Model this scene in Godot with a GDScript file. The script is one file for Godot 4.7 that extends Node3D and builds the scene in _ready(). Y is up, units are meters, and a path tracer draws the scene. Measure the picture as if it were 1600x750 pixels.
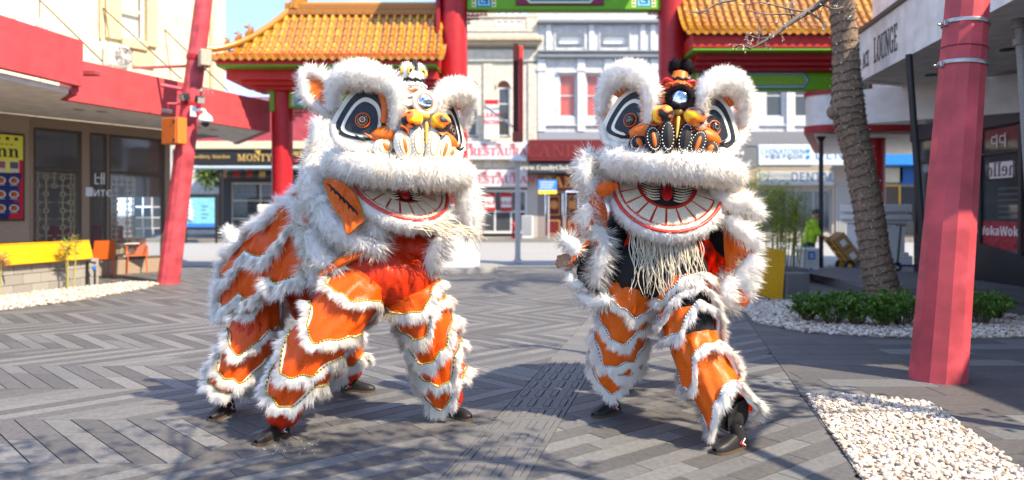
extends Node3D

const F := 1150.0      # focal length in photograph pixels
const EYE := 1.45
var T := {}            # shared noise textures
var MT := {}           # shared materials
var rng := RandomNumberGenerator.new()
var used := {}
var OFF := {}          # base of each thing modelled in world coordinates
var KIN := {}          # names already given under a parent


# ------------------------------------------------------------------ mesh buffer
class MB:
	var v := PackedVector3Array()
	var n := PackedVector3Array()
	var c := PackedColorArray()
	var uv := PackedVector2Array()
	var ix := PackedInt32Array()
	var tint := Color.WHITE

	func vert(p: Vector3, nn: Vector3, t := Vector2.ZERO) -> int:
		v.append(p); n.append(nn); c.append(tint); uv.append(t)
		return v.size() - 1

	func face(a: int, b: int, d: int) -> void:
		# wind so that the clockwise side agrees with the normals
		var g := (v[d] - v[a]).cross(v[b] - v[a])
		if g.dot(n[a] + n[b] + n[d]) < 0.0:
			ix.append(a); ix.append(d); ix.append(b)
		else:
			ix.append(a); ix.append(b); ix.append(d)

	func tri(a: Vector3, b: Vector3, d: Vector3) -> void:
		var g := (d - a).cross(b - a).normalized()
		var i := vert(a, g); vert(b, g); vert(d, g)
		ix.append(i); ix.append(i + 1); ix.append(i + 2)

	func quad(a: Vector3, b: Vector3, d: Vector3, e: Vector3, out := Vector3.ZERO) -> void:
		var g := (d - a).cross(b - a)
		if g.length_squared() < 1e-14:
			g = (e - a).cross(d - a)
		g = g.normalized()
		if not g.is_normalized(): g = Vector3.UP
		if out != Vector3.ZERO and g.dot(out) < 0.0: g = -g
		var i := vert(a, g, Vector2(0, 1)); vert(b, g, Vector2(1, 1)); vert(d, g, Vector2(1, 0)); vert(e, g, Vector2(0, 0))
		face(i, i + 1, i + 2); face(i, i + 2, i + 3)

	# box with chamfered edges, any frame
	func box(lo: Vector3, hi: Vector3, ch := 0.0, x := Transform3D.IDENTITY) -> void:
		var m := (lo + hi) * 0.5
		var h := (hi - lo).abs() * 0.5
		ch = minf(ch, minf(h.x, minf(h.y, h.z)) * 0.45)
		if ch <= 0.0:
			for ax in 3:
				for s in [-1.0, 1.0]:
					var o := Vector3.ZERO; o[ax] = s
					var p := []
					for k in [[-1, -1], [1, -1], [1, 1], [-1, 1]]:
						var q := Vector3.ZERO
						q[ax] = s * h[ax]; q[(ax + 1) % 3] = k[0] * h[(ax + 1) % 3]; q[(ax + 2) % 3] = k[1] * h[(ax + 2) % 3]
						p.append(x * (m + q))
					quad(p[0], p[1], p[2], p[3], x.basis * o)
			return
		var cor := {}
		for sx in [-1.0, 1.0]:
			for sy in [-1.0, 1.0]:
				for sz in [-1.0, 1.0]:
					var s := Vector3(sx, sy, sz)
					for ax in 3:
						var q := Vector3(h.x - ch, h.y - ch, h.z - ch)
						q[ax] = h[ax]
						cor[Vector4(sx, sy, sz, ax)] = x * (m + q * s)
					quad(cor[Vector4(sx, sy, sz, 0)], cor[Vector4(sx, sy, sz, 1)], cor[Vector4(sx, sy, sz, 2)], cor[Vector4(sx, sy, sz, 2)], x.basis * s)
		for ax in 3:
			var a1 := (ax + 1) % 3
			var a2 := (ax + 2) % 3
			for s in [-1.0, 1.0]:
				var p := []
				for k in [[-1.0, -1.0], [1.0, -1.0], [1.0, 1.0], [-1.0, 1.0]]:
					var q := Vector4.ZERO
					q[ax] = s; q[a1] = k[0]; q[a2] = k[1]; q.w = ax
					p.append(cor[q])
				var o := Vector3.ZERO; o[ax] = s
				quad(p[0], p[1], p[2], p[3], x.basis * o)
			for s1 in [-1.0, 1.0]:
				for s2 in [-1.0, 1.0]:
					var a := Vector4.ZERO; var b := Vector4.ZERO
					a[a1] = s1; a[a2] = s2; a[ax] = -1.0
					b[a1] = s1; b[a2] = s2; b[ax] = 1.0
					var a_1 := a; a_1.w = a1
					var a_2 := a; a_2.w = a2
					var b_1 := b; b_1.w = a1
					var b_2 := b; b_2.w = a2
					var o := Vector3.ZERO; o[a1] = s1; o[a2] = s2
					quad(cor[a_1], cor[a_2], cor[b_2], cor[b_1], x.basis * o)

	func bx(x0: float, y0: float, z0: float, x1: float, y1: float, z1: float, ch := 0.0) -> void:
		box(Vector3(x0, y0, z0), Vector3(x1, y1, z1), ch)

	# tube along a path; radius as an array (one each) or a float; sides; closed caps
	func tube(path: Array, radius, sides := 8, caps := true, flat := 1.0) -> void:
		var fr := MB.frames(path)
		var first := v.size()
		var cnt := path.size()
		var run := 0.0
		for i in cnt:
			var r: float = radius[i] if radius is Array else radius
			var fx: Vector3 = fr[i].x
			var fy: Vector3 = fr[i].y
			if i: run += path[i].distance_to(path[i - 1])
			for k in sides + 1:
				var a := TAU * k / sides
				var o := fx * cos(a) + fy * sin(a) * flat
				var nn := (fx * cos(a) * flat + fy * sin(a)).normalized()
				vert(path[i] + o * r, nn, Vector2(float(k) / sides, run))
		for i in cnt - 1:
			for k in sides:
				var a := first + i * (sides + 1) + k
				face(a, a + 1, a + sides + 2)
				face(a, a + sides + 2, a + sides + 1)
		if caps:
			for e in [0, cnt - 1]:
				var t: Vector3 = fr[e].z * (-1.0 if e == 0 else 1.0)
				var mid := vert(path[e], t)
				var base := v.size()
				for k in sides:
					vert(v[first + e * (sides + 1) + k], t)
				for k in sides:
					face(mid, base + k, base + (k + 1) % sides)

	static func frames(path: Array) -> Array:
		var out := []
		var up := Vector3.ZERO
		for i in path.size():
			var t: Vector3 = (path[mini(i + 1, path.size() - 1)] - path[maxi(i - 1, 0)])
			t = t.normalized() if t.length() > 1e-9 else Vector3.UP
			if i == 0:
				up = Vector3.UP if absf(t.y) < 0.9 else Vector3.RIGHT
			up = (up - t * t.dot(up)).normalized()
			out.append(Basis(up.cross(t).normalized(), up, t))
		return out

	# surface of revolution about y at a place; profile of (radius, height)
	func lathe(at: Vector3, prof: Array, sides := 16, x := Basis.IDENTITY, smooth := true) -> void:
		if smooth:
			var first := v.size()
			for i in prof.size():
				var a: Vector2 = prof[maxi(i - 1, 0)]
				var b: Vector2 = prof[mini(i + 1, prof.size() - 1)]
				var s := (b - a).normalized()
				for k in sides + 1:
					var an := TAU * k / sides
					var o := Vector3(cos(an), 0, sin(an))
					var nn := (o * s.y - Vector3.UP * s.x)
					vert(at + x * (o * prof[i].x + Vector3.UP * prof[i].y), (x * nn).normalized(), Vector2(float(k) / sides, prof[i].y))
			for i in prof.size() - 1:
				for k in sides:
					var a := first + i * (sides + 1) + k
					face(a, a + 1, a + sides + 2)
					face(a, a + sides + 2, a + sides + 1)
			return
		for i in prof.size() - 1:
			for k in sides:
				var p := []
				for q in [[i, k], [i, k + 1], [i + 1, k + 1], [i + 1, k]]:
					var an: float = TAU * (q[1] + 0.5) / sides
					p.append(at + x * Vector3(cos(an) * prof[q[0]].x, prof[q[0]].y, sin(an) * prof[q[0]].x))
				var mid: Vector3 = (p[0] + p[1] + p[2] + p[3]) * 0.25 - at
				var s: Vector2 = (prof[i + 1] - prof[i])
				var am := TAU * (k + 1.0) / sides
				quad(p[0], p[1], p[2], p[3], x * (Vector3(cos(am), 0, sin(am)) * s.y - Vector3.UP * s.x))

	func ball(at: Vector3, r: Vector3, rings := 8, sides := 12, x := Basis.IDENTITY) -> void:
		var first := v.size()
		for i in rings + 1:
			var la := PI * i / rings
			for k in sides + 1:
				var an := TAU * k / sides
				var d := Vector3(sin(la) * cos(an), cos(la), sin(la) * sin(an))
				vert(at + x * (d * r), (x * (d / r)).normalized(), Vector2(float(k) / sides, float(i) / rings))
		for i in rings:
			for k in sides:
				var a := first + i * (sides + 1) + k
				if i > 0: face(a, a + 1, a + sides + 2)
				if i < rings - 1: face(a, a + sides + 2, a + sides + 1)

	# flat outline (in a frame's x-y plane) given thickness along the frame's z
	func slab(poly: PackedVector2Array, z0: float, z1: float, x := Transform3D.IDENTITY, sides := true) -> void:
		var t := Geometry2D.triangulate_polygon(poly)
		var lo := Vector2(1e9, 1e9)
		var hi := -lo
		for p in poly:
			lo = lo.min(p); hi = hi.max(p)
		for z in [[z1, 1.0], [z0, -1.0]]:
			if z[1] < 0.0 and not sides: continue
			var first := v.size()
			for p in poly:
				vert(x * Vector3(p.x, p.y, z[0]), (x.basis * Vector3(0, 0, z[1])).normalized(), Vector2((p.x - lo.x) / (hi.x - lo.x), 1.0 - (p.y - lo.y) / (hi.y - lo.y)))
			for i in range(0, t.size(), 3):
				face(first + t[i], first + t[i + 1], first + t[i + 2])
		if sides:
			var area := 0.0
			for i in poly.size():
				area += poly[i].cross(poly[(i + 1) % poly.size()])
			for i in poly.size():
				var a := poly[i]
				var b := poly[(i + 1) % poly.size()]
				var o := Vector2(b.y - a.y, a.x - b.x) * signf(area)
				quad(x * Vector3(a.x, a.y, z0), x * Vector3(b.x, b.y, z0), x * Vector3(b.x, b.y, z1), x * Vector3(a.x, a.y, z1), x.basis * Vector3(o.x, o.y, 0))

	# a surface from a grid of points rows x cols (smooth)
	func grid(pts: Array, rows: int, cols: int, both := false) -> void:
		var first := v.size()
		for i in rows:
			for j in cols:
				var p: Vector3 = pts[i * cols + j]
				var du: Vector3 = pts[i * cols + mini(j + 1, cols - 1)] - pts[i * cols + maxi(j - 1, 0)]
				var dv: Vector3 = pts[mini(i + 1, rows - 1) * cols + j] - pts[maxi(i - 1, 0) * cols + j]
				vert(p, du.cross(dv).normalized(), Vector2(float(j) / (cols - 1), float(i) / (rows - 1)))
		for i in rows - 1:
			for j in cols - 1:
				var a := first + i * cols + j
				face(a, a + 1, a + cols + 1)
				face(a, a + cols + 1, a + cols)

	# one tapering hair
	func hair(p: Vector3, dir: Vector3, nn: Vector3, ln: float, w: float, droop: Vector3, twist: float) -> void:
		var side := dir.cross(nn)
		if side.length_squared() < 1e-8: side = dir.cross(Vector3(0.3, 0.5, 0.8))
		side = side.normalized()
		side = (side * cos(twist) + nn * sin(twist)) * (w * 0.5)
		var m := p + dir * (ln * 0.5) + droop * (ln * 0.16)
		var e := p + dir * (ln * 0.92) + droop * (ln * 0.62)
		var i := v.size()
		v.append(p - side); v.append(p + side); v.append(m - side * 0.75); v.append(m + side * 0.75); v.append(e)
		var g := (m - p).cross(side)
		if g.dot(nn) < 0.0: g = -g
		var n2 := (nn * 1.5 + g.normalized() * 0.5 + dir * 0.35).normalized()
		n.append(nn); n.append(nn); n.append(n2); n.append(n2); n.append(n2)
		for k in 5:
			c.append(tint); uv.append(Vector2.ZERO)
		if (v[i + 2] - v[i]).cross(v[i + 1] - v[i]).dot(nn) >= 0.0:
			ix.append_array([i, i + 1, i + 2, i + 1, i + 3, i + 2, i + 2, i + 3, i + 4])
		else:
			ix.append_array([i, i + 2, i + 1, i + 1, i + 2, i + 3, i + 2, i + 4, i + 3])

	func mesh(m: Material) -> ArrayMesh:
		var a := []
		a.resize(Mesh.ARRAY_MAX)
		a[Mesh.ARRAY_VERTEX] = v; a[Mesh.ARRAY_NORMAL] = n; a[Mesh.ARRAY_COLOR] = c; a[Mesh.ARRAY_TEX_UV] = uv; a[Mesh.ARRAY_INDEX] = ix
		var r := ArrayMesh.new()
		r.add_surface_from_arrays(Mesh.PRIMITIVE_TRIANGLES, a)
		r.surface_set_material(0, m)
		return r


# ------------------------------------------------------------------ scene helpers
func U(px: float, py: float, d: float) -> Vector3:
	return Vector3((px - 800.0) * d / F, EYE - (py - 335.0) * d / F, -d)

func G(px: float, py: float) -> Vector3:      # point of the ground seen at a pixel
	return U(px, py, F * EYE / (py - 335.0))

func numbered(s: String) -> String:
	var k: int = used.get(s, 0)
	used[s] = k + 1
	return s if k == 0 else "%s_%03d" % [s, k]

func meta(o: Node, label := "", category := "", group := "", kind := "") -> Node:
	if label: o.set_meta("label", label)
	if category: o.set_meta("category", category)
	if group: o.set_meta("group", group)
	if kind: o.set_meta("kind", kind)
	return o

# a thing at its base; world = its parts are modelled in world coordinates
func thing(called: String, label: String, category: String, at := Vector3.ZERO, turn := 0.0, group := "", world := true) -> Node3D:
	var o := Node3D.new()
	o.name = numbered(called)
	add_child(o)
	o.position = at
	o.rotation.y = turn
	if world: OFF[o] = at
	return meta(o, label, category, group)

func part(parent: Node, called: String, mb: MB, m: Material, label := "") -> MeshInstance3D:
	return piece(parent, called, mb.mesh(m), label)

func piece(parent: Node, called: String, me: Mesh, label := "") -> MeshInstance3D:
	var o := MeshInstance3D.new()
	o.mesh = me
	if not KIN.has(parent): KIN[parent] = {}
	var k: int = KIN[parent].get(called, 0)
	KIN[parent][called] = k + 1
	o.name = called if k == 0 else "%s_%03d" % [called, k]
	parent.add_child(o, true)
	if OFF.has(parent): o.position = -OFF[parent]
	if label: o.set_meta("label", label)
	return o

func solo(called: String, mb: MB, m: Material, label := "", category := "", group := "", kind := "") -> MeshInstance3D:
	var o := MeshInstance3D.new()
	o.mesh = mb.mesh(m)
	o.name = numbered(called)
	add_child(o, true)
	meta(o, label, category, group, kind)
	return o

func ground_piece(called: String, mb: MB, m: Material) -> MeshInstance3D:
	return solo(called, mb, m, "", "", "", "structure")

func copy(o: Node3D, called: String, label: String, at: Vector3, turn: float, group := "") -> Node3D:
	var r: Node3D = o.duplicate()
	r.name = numbered(called)
	add_child(r)
	r.position = at
	r.rotation.y = turn
	return meta(r, label, "", group)

func noise_tex(freq: float, lo: float, hi: float, seed_: int, type := FastNoiseLite.TYPE_SIMPLEX_SMOOTH, oct := 4, size := 512) -> NoiseTexture2D:
	var f := FastNoiseLite.new()
	f.seed = seed_; f.noise_type = type; f.frequency = freq; f.fractal_octaves = oct
	var t := NoiseTexture2D.new()
	t.width = size; t.height = size; t.seamless = true; t.noise = f
	var g := Gradient.new()
	g.set_color(0, Color(lo, lo, lo)); g.set_color(1, Color(hi, hi, hi))
	t.color_ramp = g
	return t

# linear base colour -> material; tex = noise multiplied onto it, in world space
func mk(c: Color, rough := 0.7, tex := "", scale := 1.0, bump := 0.0, more := {}) -> StandardMaterial3D:
	var m := StandardMaterial3D.new()
	m.albedo_color = c.linear_to_srgb()
	m.roughness = rough
	m.metallic_specular = 0.4
	if tex:
		m.albedo_texture = T[tex]
		m.uv1_triplanar = true
		m.uv1_world_triplanar = true
		m.uv1_scale = Vector3.ONE * scale
		if bump > 0.0:
			m.heightmap_enabled = true
			m.heightmap_texture = T[more.get("height", tex)]
			m.heightmap_scale = bump
	for k in more:
		if k != "height": m.set(k, more[k])
	return m

func lin(r: float, g: float, b: float) -> Color:
	return Color(r, g, b)

func text(parent: Node, s: String, h: float, at: Vector3, m: Material, font := "Droid Sans", bold := false, turn := 0.0, depth := 0.012, stretch := 1.0, local := false) -> MeshInstance3D:
	var f := SystemFont.new()
	f.font_names = PackedStringArray([font])
	f.font_weight = 700 if bold else 400
	var t := TextMesh.new()
	t.text = s; t.font = f; t.font_size = 64; t.pixel_size = h / 46.0; t.depth = depth; t.curve_step = 4.0
	t.material = m
	var o := piece(parent, "lettering", t)
	o.position = at - (OFF.get(parent, Vector3.ZERO) if not local else Vector3.ZERO)
	o.rotation.y = turn
	o.scale = Vector3(stretch, 1, 1)
	return o

func arc(a: Array, steps: int) -> Array:       # smooth curve through points
	var out := []
	for i in a.size() - 1:
		for k in steps:
			var t := float(k) / steps
			var p0 = a[maxi(i - 1, 0)]
			var p3 = a[mini(i + 2, a.size() - 1)]
			out.append(a[i].cubic_interpolate(a[i + 1], p0, p3, t) if not a[i] is float else cubic_interpolate(a[i], a[i + 1], p0, p3, t))
	out.append(a[-1])
	return out


func _ready() -> void:
	rng.seed = 7
	# ---- camera, sky, sun, exposure
	var cam := Camera3D.new()
	cam.name = "camera"
	cam.position = Vector3(0, EYE, 0)
	cam.projection = Camera3D.PROJECTION_FRUSTUM
	cam.near = 0.05
	cam.far = 400.0
	cam.size = 2.0 * cam.near * 375.0 / F
	cam.frustum_offset = Vector2(0, -40.0 / F * cam.near)
	add_child(cam)
	cam.current = true

	var sky_mat := ProceduralSkyMaterial.new()
	sky_mat.sky_top_color = Color(0.35, 0.46, 0.64)
	sky_mat.sky_horizon_color = Color(0.58, 0.655, 0.745)
	sky_mat.sky_curve = 0.16
	sky_mat.ground_bottom_color = Color(0.32, 0.31, 0.30)
	sky_mat.ground_horizon_color = Color(0.60, 0.62, 0.64)
	sky_mat.sky_energy_multiplier = 1.1
	sky_mat.sun_angle_max = 8.0
	sky_mat.sky_cover = clouds()
	sky_mat.sky_cover_modulate = Color(1, 1, 1, 0.9)
	var sky := Sky.new()
	sky.sky_material = sky_mat
	var env := Environment.new()
	env.background_mode = Environment.BG_SKY
	env.sky = sky
	env.tonemap_mode = Environment.TONE_MAPPER_LINEAR
	env.tonemap_exposure = 3.3
	env.sdfgi_enabled = true
	env.ssao_enabled = true
	env.ssil_enabled = true
	var we := WorldEnvironment.new()
	we.name = "environment"
	we.environment = env
	var lens := CameraAttributesPhysical.new()
	lens.frustum_focal_length = 26.0
	lens.frustum_focus_distance = 5.3
	lens.exposure_aperture = 1.1
	we.camera_attributes = lens
	add_child(we)

	var sun := DirectionalLight3D.new()
	sun.name = "sun"
	sun.light_energy = 1.2
	sun.light_color = Color(1.0, 0.94, 0.84)
	sun.light_angular_distance = 0.5
	sun.shadow_enabled = true
	add_child(sun)
	sun.look_at_from_position(Vector3(5.4, 7.4, 4.0), Vector3.ZERO)

	textures()
	# ---- the setting
	build_ground()
	build_gate()
	build_left_building()
	build_right_building()
	build_street()
	# ---- the things
	build_left_furniture()
	build_right_furniture()
	build_trees()
	build_lions()


func textures() -> void:
	T.grain = noise_tex(0.05, 0.78, 1.0, 1)
	T.speck = noise_tex(0.25, 0.62, 1.0, 2, FastNoiseLite.TYPE_SIMPLEX, 3)
	T.blotch = noise_tex(0.012, 0.84, 1.0, 3, FastNoiseLite.TYPE_SIMPLEX_SMOOTH, 5)
	T.stain = noise_tex(0.008, 0.55, 1.0, 4, FastNoiseLite.TYPE_SIMPLEX_SMOOTH, 6)
	T.wear = noise_tex(0.02, 0.74, 1.0, 8, FastNoiseLite.TYPE_SIMPLEX_SMOOTH, 5)
	T.bump = noise_tex(0.04, 0.0, 1.0, 5)
	T.fine = noise_tex(0.3, 0.0, 1.0, 6, FastNoiseLite.TYPE_SIMPLEX, 2)


func clouds() -> NoiseTexture2D:
	var f := FastNoiseLite.new()
	f.seed = 21; f.frequency = 0.007; f.fractal_octaves = 6; f.noise_type = FastNoiseLite.TYPE_SIMPLEX_SMOOTH
	var t := NoiseTexture2D.new()
	t.width = 1024; t.height = 512; t.seamless = true; t.noise = f
	var g := Gradient.new()
	g.offsets = PackedFloat32Array([0.0, 0.36, 0.52, 1.0])
	g.colors = PackedColorArray([Color(0.6, 0.66, 0.74, 0.0), Color(0.6, 0.66, 0.74, 0.0), Color(0.62, 0.66, 0.72, 0.55), Color(0.75, 0.76, 0.78, 0.85)])
	t.color_ramp = g
	return t


# ------------------------------------------------------------------ ground
func gp(x: float, d: float, y := 0.0) -> Vector3:
	return Vector3(x, y, -d)

func sheet(poly: PackedVector2Array, y: float) -> MB:        # poly in (x, distance)
	var m := MB.new()
	var t := Geometry2D.triangulate_polygon(poly)
	for p in poly: m.vert(gp(p.x, p.y, y), Vector3.UP, p)
	for i in range(0, t.size(), 3): m.face(t[i], t[i + 1], t[i + 2])
	return m

# a paver: an outline in (x, distance), sunk joints, chamfered top
func paver(m: MB, poly: PackedVector2Array, top: float) -> void:
	var ctr := Vector2.ZERO
	for p in poly: ctr += p / poly.size()
	var ins: Array = Geometry2D.offset_polygon(poly, -0.004)
	if ins.size() != 1: return
	var inn: PackedVector2Array = ins[0]
	var n := poly.size()
	var t := Geometry2D.triangulate_polygon(inn)
	var first := m.v.size()
	for p in inn: m.vert(gp(p.x, p.y, top), Vector3.UP, p)
	for i in range(0, t.size(), 3): m.face(first + t[i], first + t[i + 1], first + t[i + 2])
	for i in inn.size():
		var a := inn[i]
		var b := inn[(i + 1) % inn.size()]
		var oa := a + (a - ctr).normalized() * 0.003
		var ob := b + (b - ctr).normalized() * 0.003
		var up := Vector3((oa + ob).x - (a + b).x, 0.004, -((oa + ob).y - (a + b).y))
		m.quad(gp(a.x, a.y, top), gp(b.x, b.y, top), gp(ob.x, ob.y, top - 0.007), gp(oa.x, oa.y, top - 0.007), up)

const EDGE_A := Vector2(1.905, 4.0)     # right-hand edge of the herringbone field
const EDGE_K := 0.2185
func edge_x(d: float) -> float: return EDGE_A.x + (d - EDGE_A.y) * EDGE_K
func tact_l(d: float) -> float: return -0.402 + (d - 4.02) * 0.235
func tact_r(d: float) -> float: return 0.075 + (d - 4.02) * 0.235

func build_ground() -> void:
	# the earth below everything and the sheets upon it
	var m := sheet(PackedVector2Array([Vector2(-150, -40), Vector2(150, -40), Vector2(150, 200), Vector2(-150, 200)]), -0.06)
	ground_piece("ground", m, mk(lin(0.10, 0.10, 0.10), 0.95, "stain", 0.2))
	var plaza := ground_piece("plaza_paving", sheet(PackedVector2Array([Vector2(-22, -6), Vector2(16, -6), Vector2(16, 20.6), Vector2(-22, 20.6)]), -0.012), mk(lin(0.05, 0.05, 0.052), 0.95, "grain", 2.0))
	var tones := []
	for c in [lin(0.135, 0.130, 0.126), lin(0.160, 0.154, 0.149), lin(0.146, 0.137, 0.130), lin(0.225, 0.220, 0.211), lin(0.255, 0.248, 0.237), lin(0.205, 0.203, 0.197)]:
		tones.append(mk(c, 0.62, "speck", 2.2, 0.12, {"detail_enabled": true, "detail_albedo": T.wear, "detail_mask": T.stain, "detail_blend_mode": BaseMaterial3D.BLEND_MODE_MUL, "uv2_triplanar": true, "uv2_world_triplanar": true, "uv2_scale": Vector3.ONE * 0.31}))
	var far := []                  # pavers past the limit, one mesh per tone, joined below
	var list := []                 # [size in the picture, outline, tone]
	var w := 0.92
	var s := 0.2
	var zone_left := PackedVector2Array([Vector2(-16, 3.0), Vector2(-2.35, 3.0), Vector2(-1.61, 5.25), Vector2(tact_l(5.25), 5.25), Vector2(tact_l(20.4), 20.4), Vector2(-16, 20.4)])
	var zone_mid := PackedVector2Array([Vector2(-2.35, 3.0), Vector2(tact_l(3.0), 3.0), Vector2(tact_l(5.25), 5.25), Vector2(-1.61, 5.25)])
	var zone_right := PackedVector2Array([Vector2(tact_r(3.0), 3.0), Vector2(edge_x(3.0), 3.0), Vector2(edge_x(20.4), 20.4), Vector2(tact_r(20.4), 20.4)])
	# herringbone bands on the left
	for band in 18:
		var d0 := 3.37 + band * w
		var dir := -1.0 if band % 2 == 1 else 1.0
		var far_away := d0 > 9.0
		for k in range(-88, 30):
			var x := k * s + (0.07 if band % 2 else 0.0)
			var cut := rng.randf_range(0.3, 0.7)
			if far_away: cut = 0.5
			for h in [[0.0, cut], [cut, 1.0]]:
				var a: float = h[0] * w
				var b: float = h[1] * w
				var sh := 0.0 if dir > 0.0 else w
				list.append([PackedVector2Array([Vector2(x + sh + dir * a, d0 + a), Vector2(x + s + sh + dir * a, d0 + a), Vector2(x + s + sh + dir * b, d0 + b), Vector2(x + sh + dir * b, d0 + b)]), zone_left, k + (1 if rng.randf() < 0.1 else 0)])
	# the long slanted field in the middle and on the right
	for zn in [zone_mid, zone_right]:
		var u := Vector2(0.79, 0.61).normalized()
		var q := Vector2(-u.y, u.x)
		for row in range(-40, 100):
			var o := row * 0.148
			var t := -14.0 + rng.randf_range(0.0, 0.9)
			while t < 22.0:
				var l := rng.randf_range(0.55, 0.95)
				var c := u * (t + l * 0.5) + q * o
				if c.y > 2.6 and c.y < 20.5 and c.x > -3.5 and c.x < 8.0:
					list.append([PackedVector2Array([u * t + q * o, u * (t + l) + q * o, u * (t + l) + q * (o + 0.148), u * t + q * (o + 0.148)]), zn, row + (1 if rng.randf() < 0.16 else 0)])
				t += l
	# slabs in rows on the right
	var zone_slab := PackedVector2Array([Vector2(edge_x(3.0), 3.0), Vector2(13, 3.0), Vector2(13, 20.4), Vector2(edge_x(20.4), 20.4)])
	for row in 60:
		var d0 := 3.0 + row * 0.29
		var x := 1.4 + rng.randf_range(0.0, 0.5)
		while x < 13.0:
			var l := rng.randf_range(0.6, 1.1)
			list.append([PackedVector2Array([Vector2(x, d0), Vector2(x + l, d0), Vector2(x + l, d0 + 0.29), Vector2(x, d0 + 0.29)]), zone_slab, 2 if rng.randf() < 0.8 else 1])
			x += l
	# plain pavers between the tactile strip's end and the street
	for row in 44:
		var d0 := 7.3 + row * 0.3
		list.append([PackedVector2Array([Vector2(tact_l(d0), d0), Vector2(tact_r(d0), d0), Vector2(tact_r(d0 + 0.3), d0 + 0.3), Vector2(tact_l(d0 + 0.3), d0 + 0.3)]), PackedVector2Array(), 3])
	var cut_list := []
	for e in list:
		var pieces: Array = [e[0]] if e[1].size() == 0 else Geometry2D.intersect_polygons(e[0], e[1])
		for p in pieces:
			var c := Vector2.ZERO
			for q in p: c += q / p.size()
			var px: float = 800.0 + c.x * F / c.y
			var py: float = 335.0 + EYE * F / c.y
			var seen := px > -60 and px < 1660 and py < 790
			var area := 0.0
			for i in p.size(): area += p[i].cross(p[(i + 1) % p.size()]) * 0.5
			if absf(area) < 0.004 or Geometry2D.offset_polygon(p, -0.004).size() != 1: continue
			cut_list.append([absf(area) / pow(c.y, 3.0) if seen else 0.0, p, e[2]])
	cut_list.sort_custom(func(a, b): return a[0] > b[0])
	for i in tones.size(): far.append(MB.new())
	for i in cut_list.size():
		var e: Array = cut_list[i]
		var light: bool = posmod(e[2], 2) == 1
		var tone := (3 if light else 0) + rng.randi() % 3
		if i < 300:
			var one := MB.new()
			paver(one, e[1], rng.randf_range(-0.001, 0.001))
			part(plaza, "paver", one, tones[tone])
		else:
			paver(far[tone], e[1], rng.randf_range(-0.001, 0.001))
	for i in tones.size():
		meta(part(plaza, "far_pavers", far[i], tones[i]), "", "", "", "stuff")
	# tactile guide strip: tiles with four raised bars each
	var tact := mk(lin(0.165, 0.160, 0.155), 0.6, "speck", 2.2, 0.1)
	var dirv := Vector2(0.235, 1.0).normalized()
	for row in 14:
		var d0 := 3.1 + row * 0.3
		var tile := MB.new()
		paver(tile, PackedVector2Array([Vector2(tact_l(d0), d0), Vector2(tact_r(d0), d0), Vector2(tact_r(d0 + 0.3), d0 + 0.3), Vector2(tact_l(d0 + 0.3), d0 + 0.3)]), 0.0)
		var tp := part(plaza, "tactile_tile", tile, tact)
		for k in 4:
			var bar := MB.new()
			var a := Vector2(tact_l(d0 + 0.045) + 0.057 + k * 0.119, d0 + 0.045)
			var b := a + dirv * 0.215
			var q := Vector2(dirv.y, -dirv.x) * 0.026
			var lo := PackedVector2Array([a - q, a + q, b + q, b - q])
			var hi: PackedVector2Array = Geometry2D.offset_polygon(lo, -0.006)[0]
			var y := 0.007
			for i in 4:
				var j := (i + 1) % 4
				var best := [0, 0]
				var mid := (lo[i] + lo[j]) * 0.5
				var hh := [lo[i] + (a + b - lo[i] * 2.0).normalized() * 0.008, lo[j] + (a + b - lo[j] * 2.0).normalized() * 0.008]
				bar.quad(gp(lo[i].x, lo[i].y, -0.002), gp(lo[j].x, lo[j].y, -0.002), gp(hh[1].x, hh[1].y, y), gp(hh[0].x, hh[0].y, y), Vector3(mid.x - (a.x + b.x) * 0.5, 0.01, -(mid.y - (a.y + b.y) * 0.5)))
			bar.quad(gp(hi[0].x, hi[0].y, y), gp(hi[1].x, hi[1].y, y), gp(hi[2].x, hi[2].y, y), gp(hi[3].x, hi[3].y, y), Vector3.UP)
			part(tp, "bar", bar, tact)
	# road with kerbs, far pavement
	m = sheet(PackedVector2Array([Vector2(-90, 20.75), Vector2(90, 20.75), Vector2(90, 38.8), Vector2(-90, 38.8)]), -0.02)
	ground_piece("road", m, mk(lin(0.36, 0.35, 0.335), 0.9, "speck", 0.8))
	m = MB.new()
	for x in range(-30, 30): m.bx(x * 1.5 + 0.004, -0.1, -20.75, x * 1.5 + 1.496, 0.0, -20.6, 0.015)
	ground_piece("kerb", m, mk(lin(0.24, 0.235, 0.225), 0.85, "grain", 1.0))
	m = MB.new()
	for x in range(-30, 30): m.bx(x * 1.5 + 0.004, -0.1, -39.05, x * 1.5 + 1.496, 0.12, -38.8, 0.02)
	ground_piece("kerb", m, mk(lin(0.2, 0.19, 0.18), 0.85, "grain", 1.0))
	m = sheet(PackedVector2Array([Vector2(-90, 39.05), Vector2(90, 39.05), Vector2(90, 60), Vector2(-90, 60)]), 0.115)
	ground_piece("far_pavement", m, mk(lin(0.16, 0.14, 0.125), 0.9, "grain", 0.7))
	# lane line
	m = MB.new()
	for k in range(-9, 10): m.quad(gp(k * 9.0, 29.6, -0.014), gp(k * 9.0 + 3.0, 29.6, -0.014), gp(k * 9.0 + 3.0, 29.75, -0.014), gp(k * 9.0, 29.75, -0.014), Vector3.UP)
	ground_piece("lane_marking", m, mk(lin(0.7, 0.7, 0.68), 0.8, "speck", 1.0))
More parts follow.
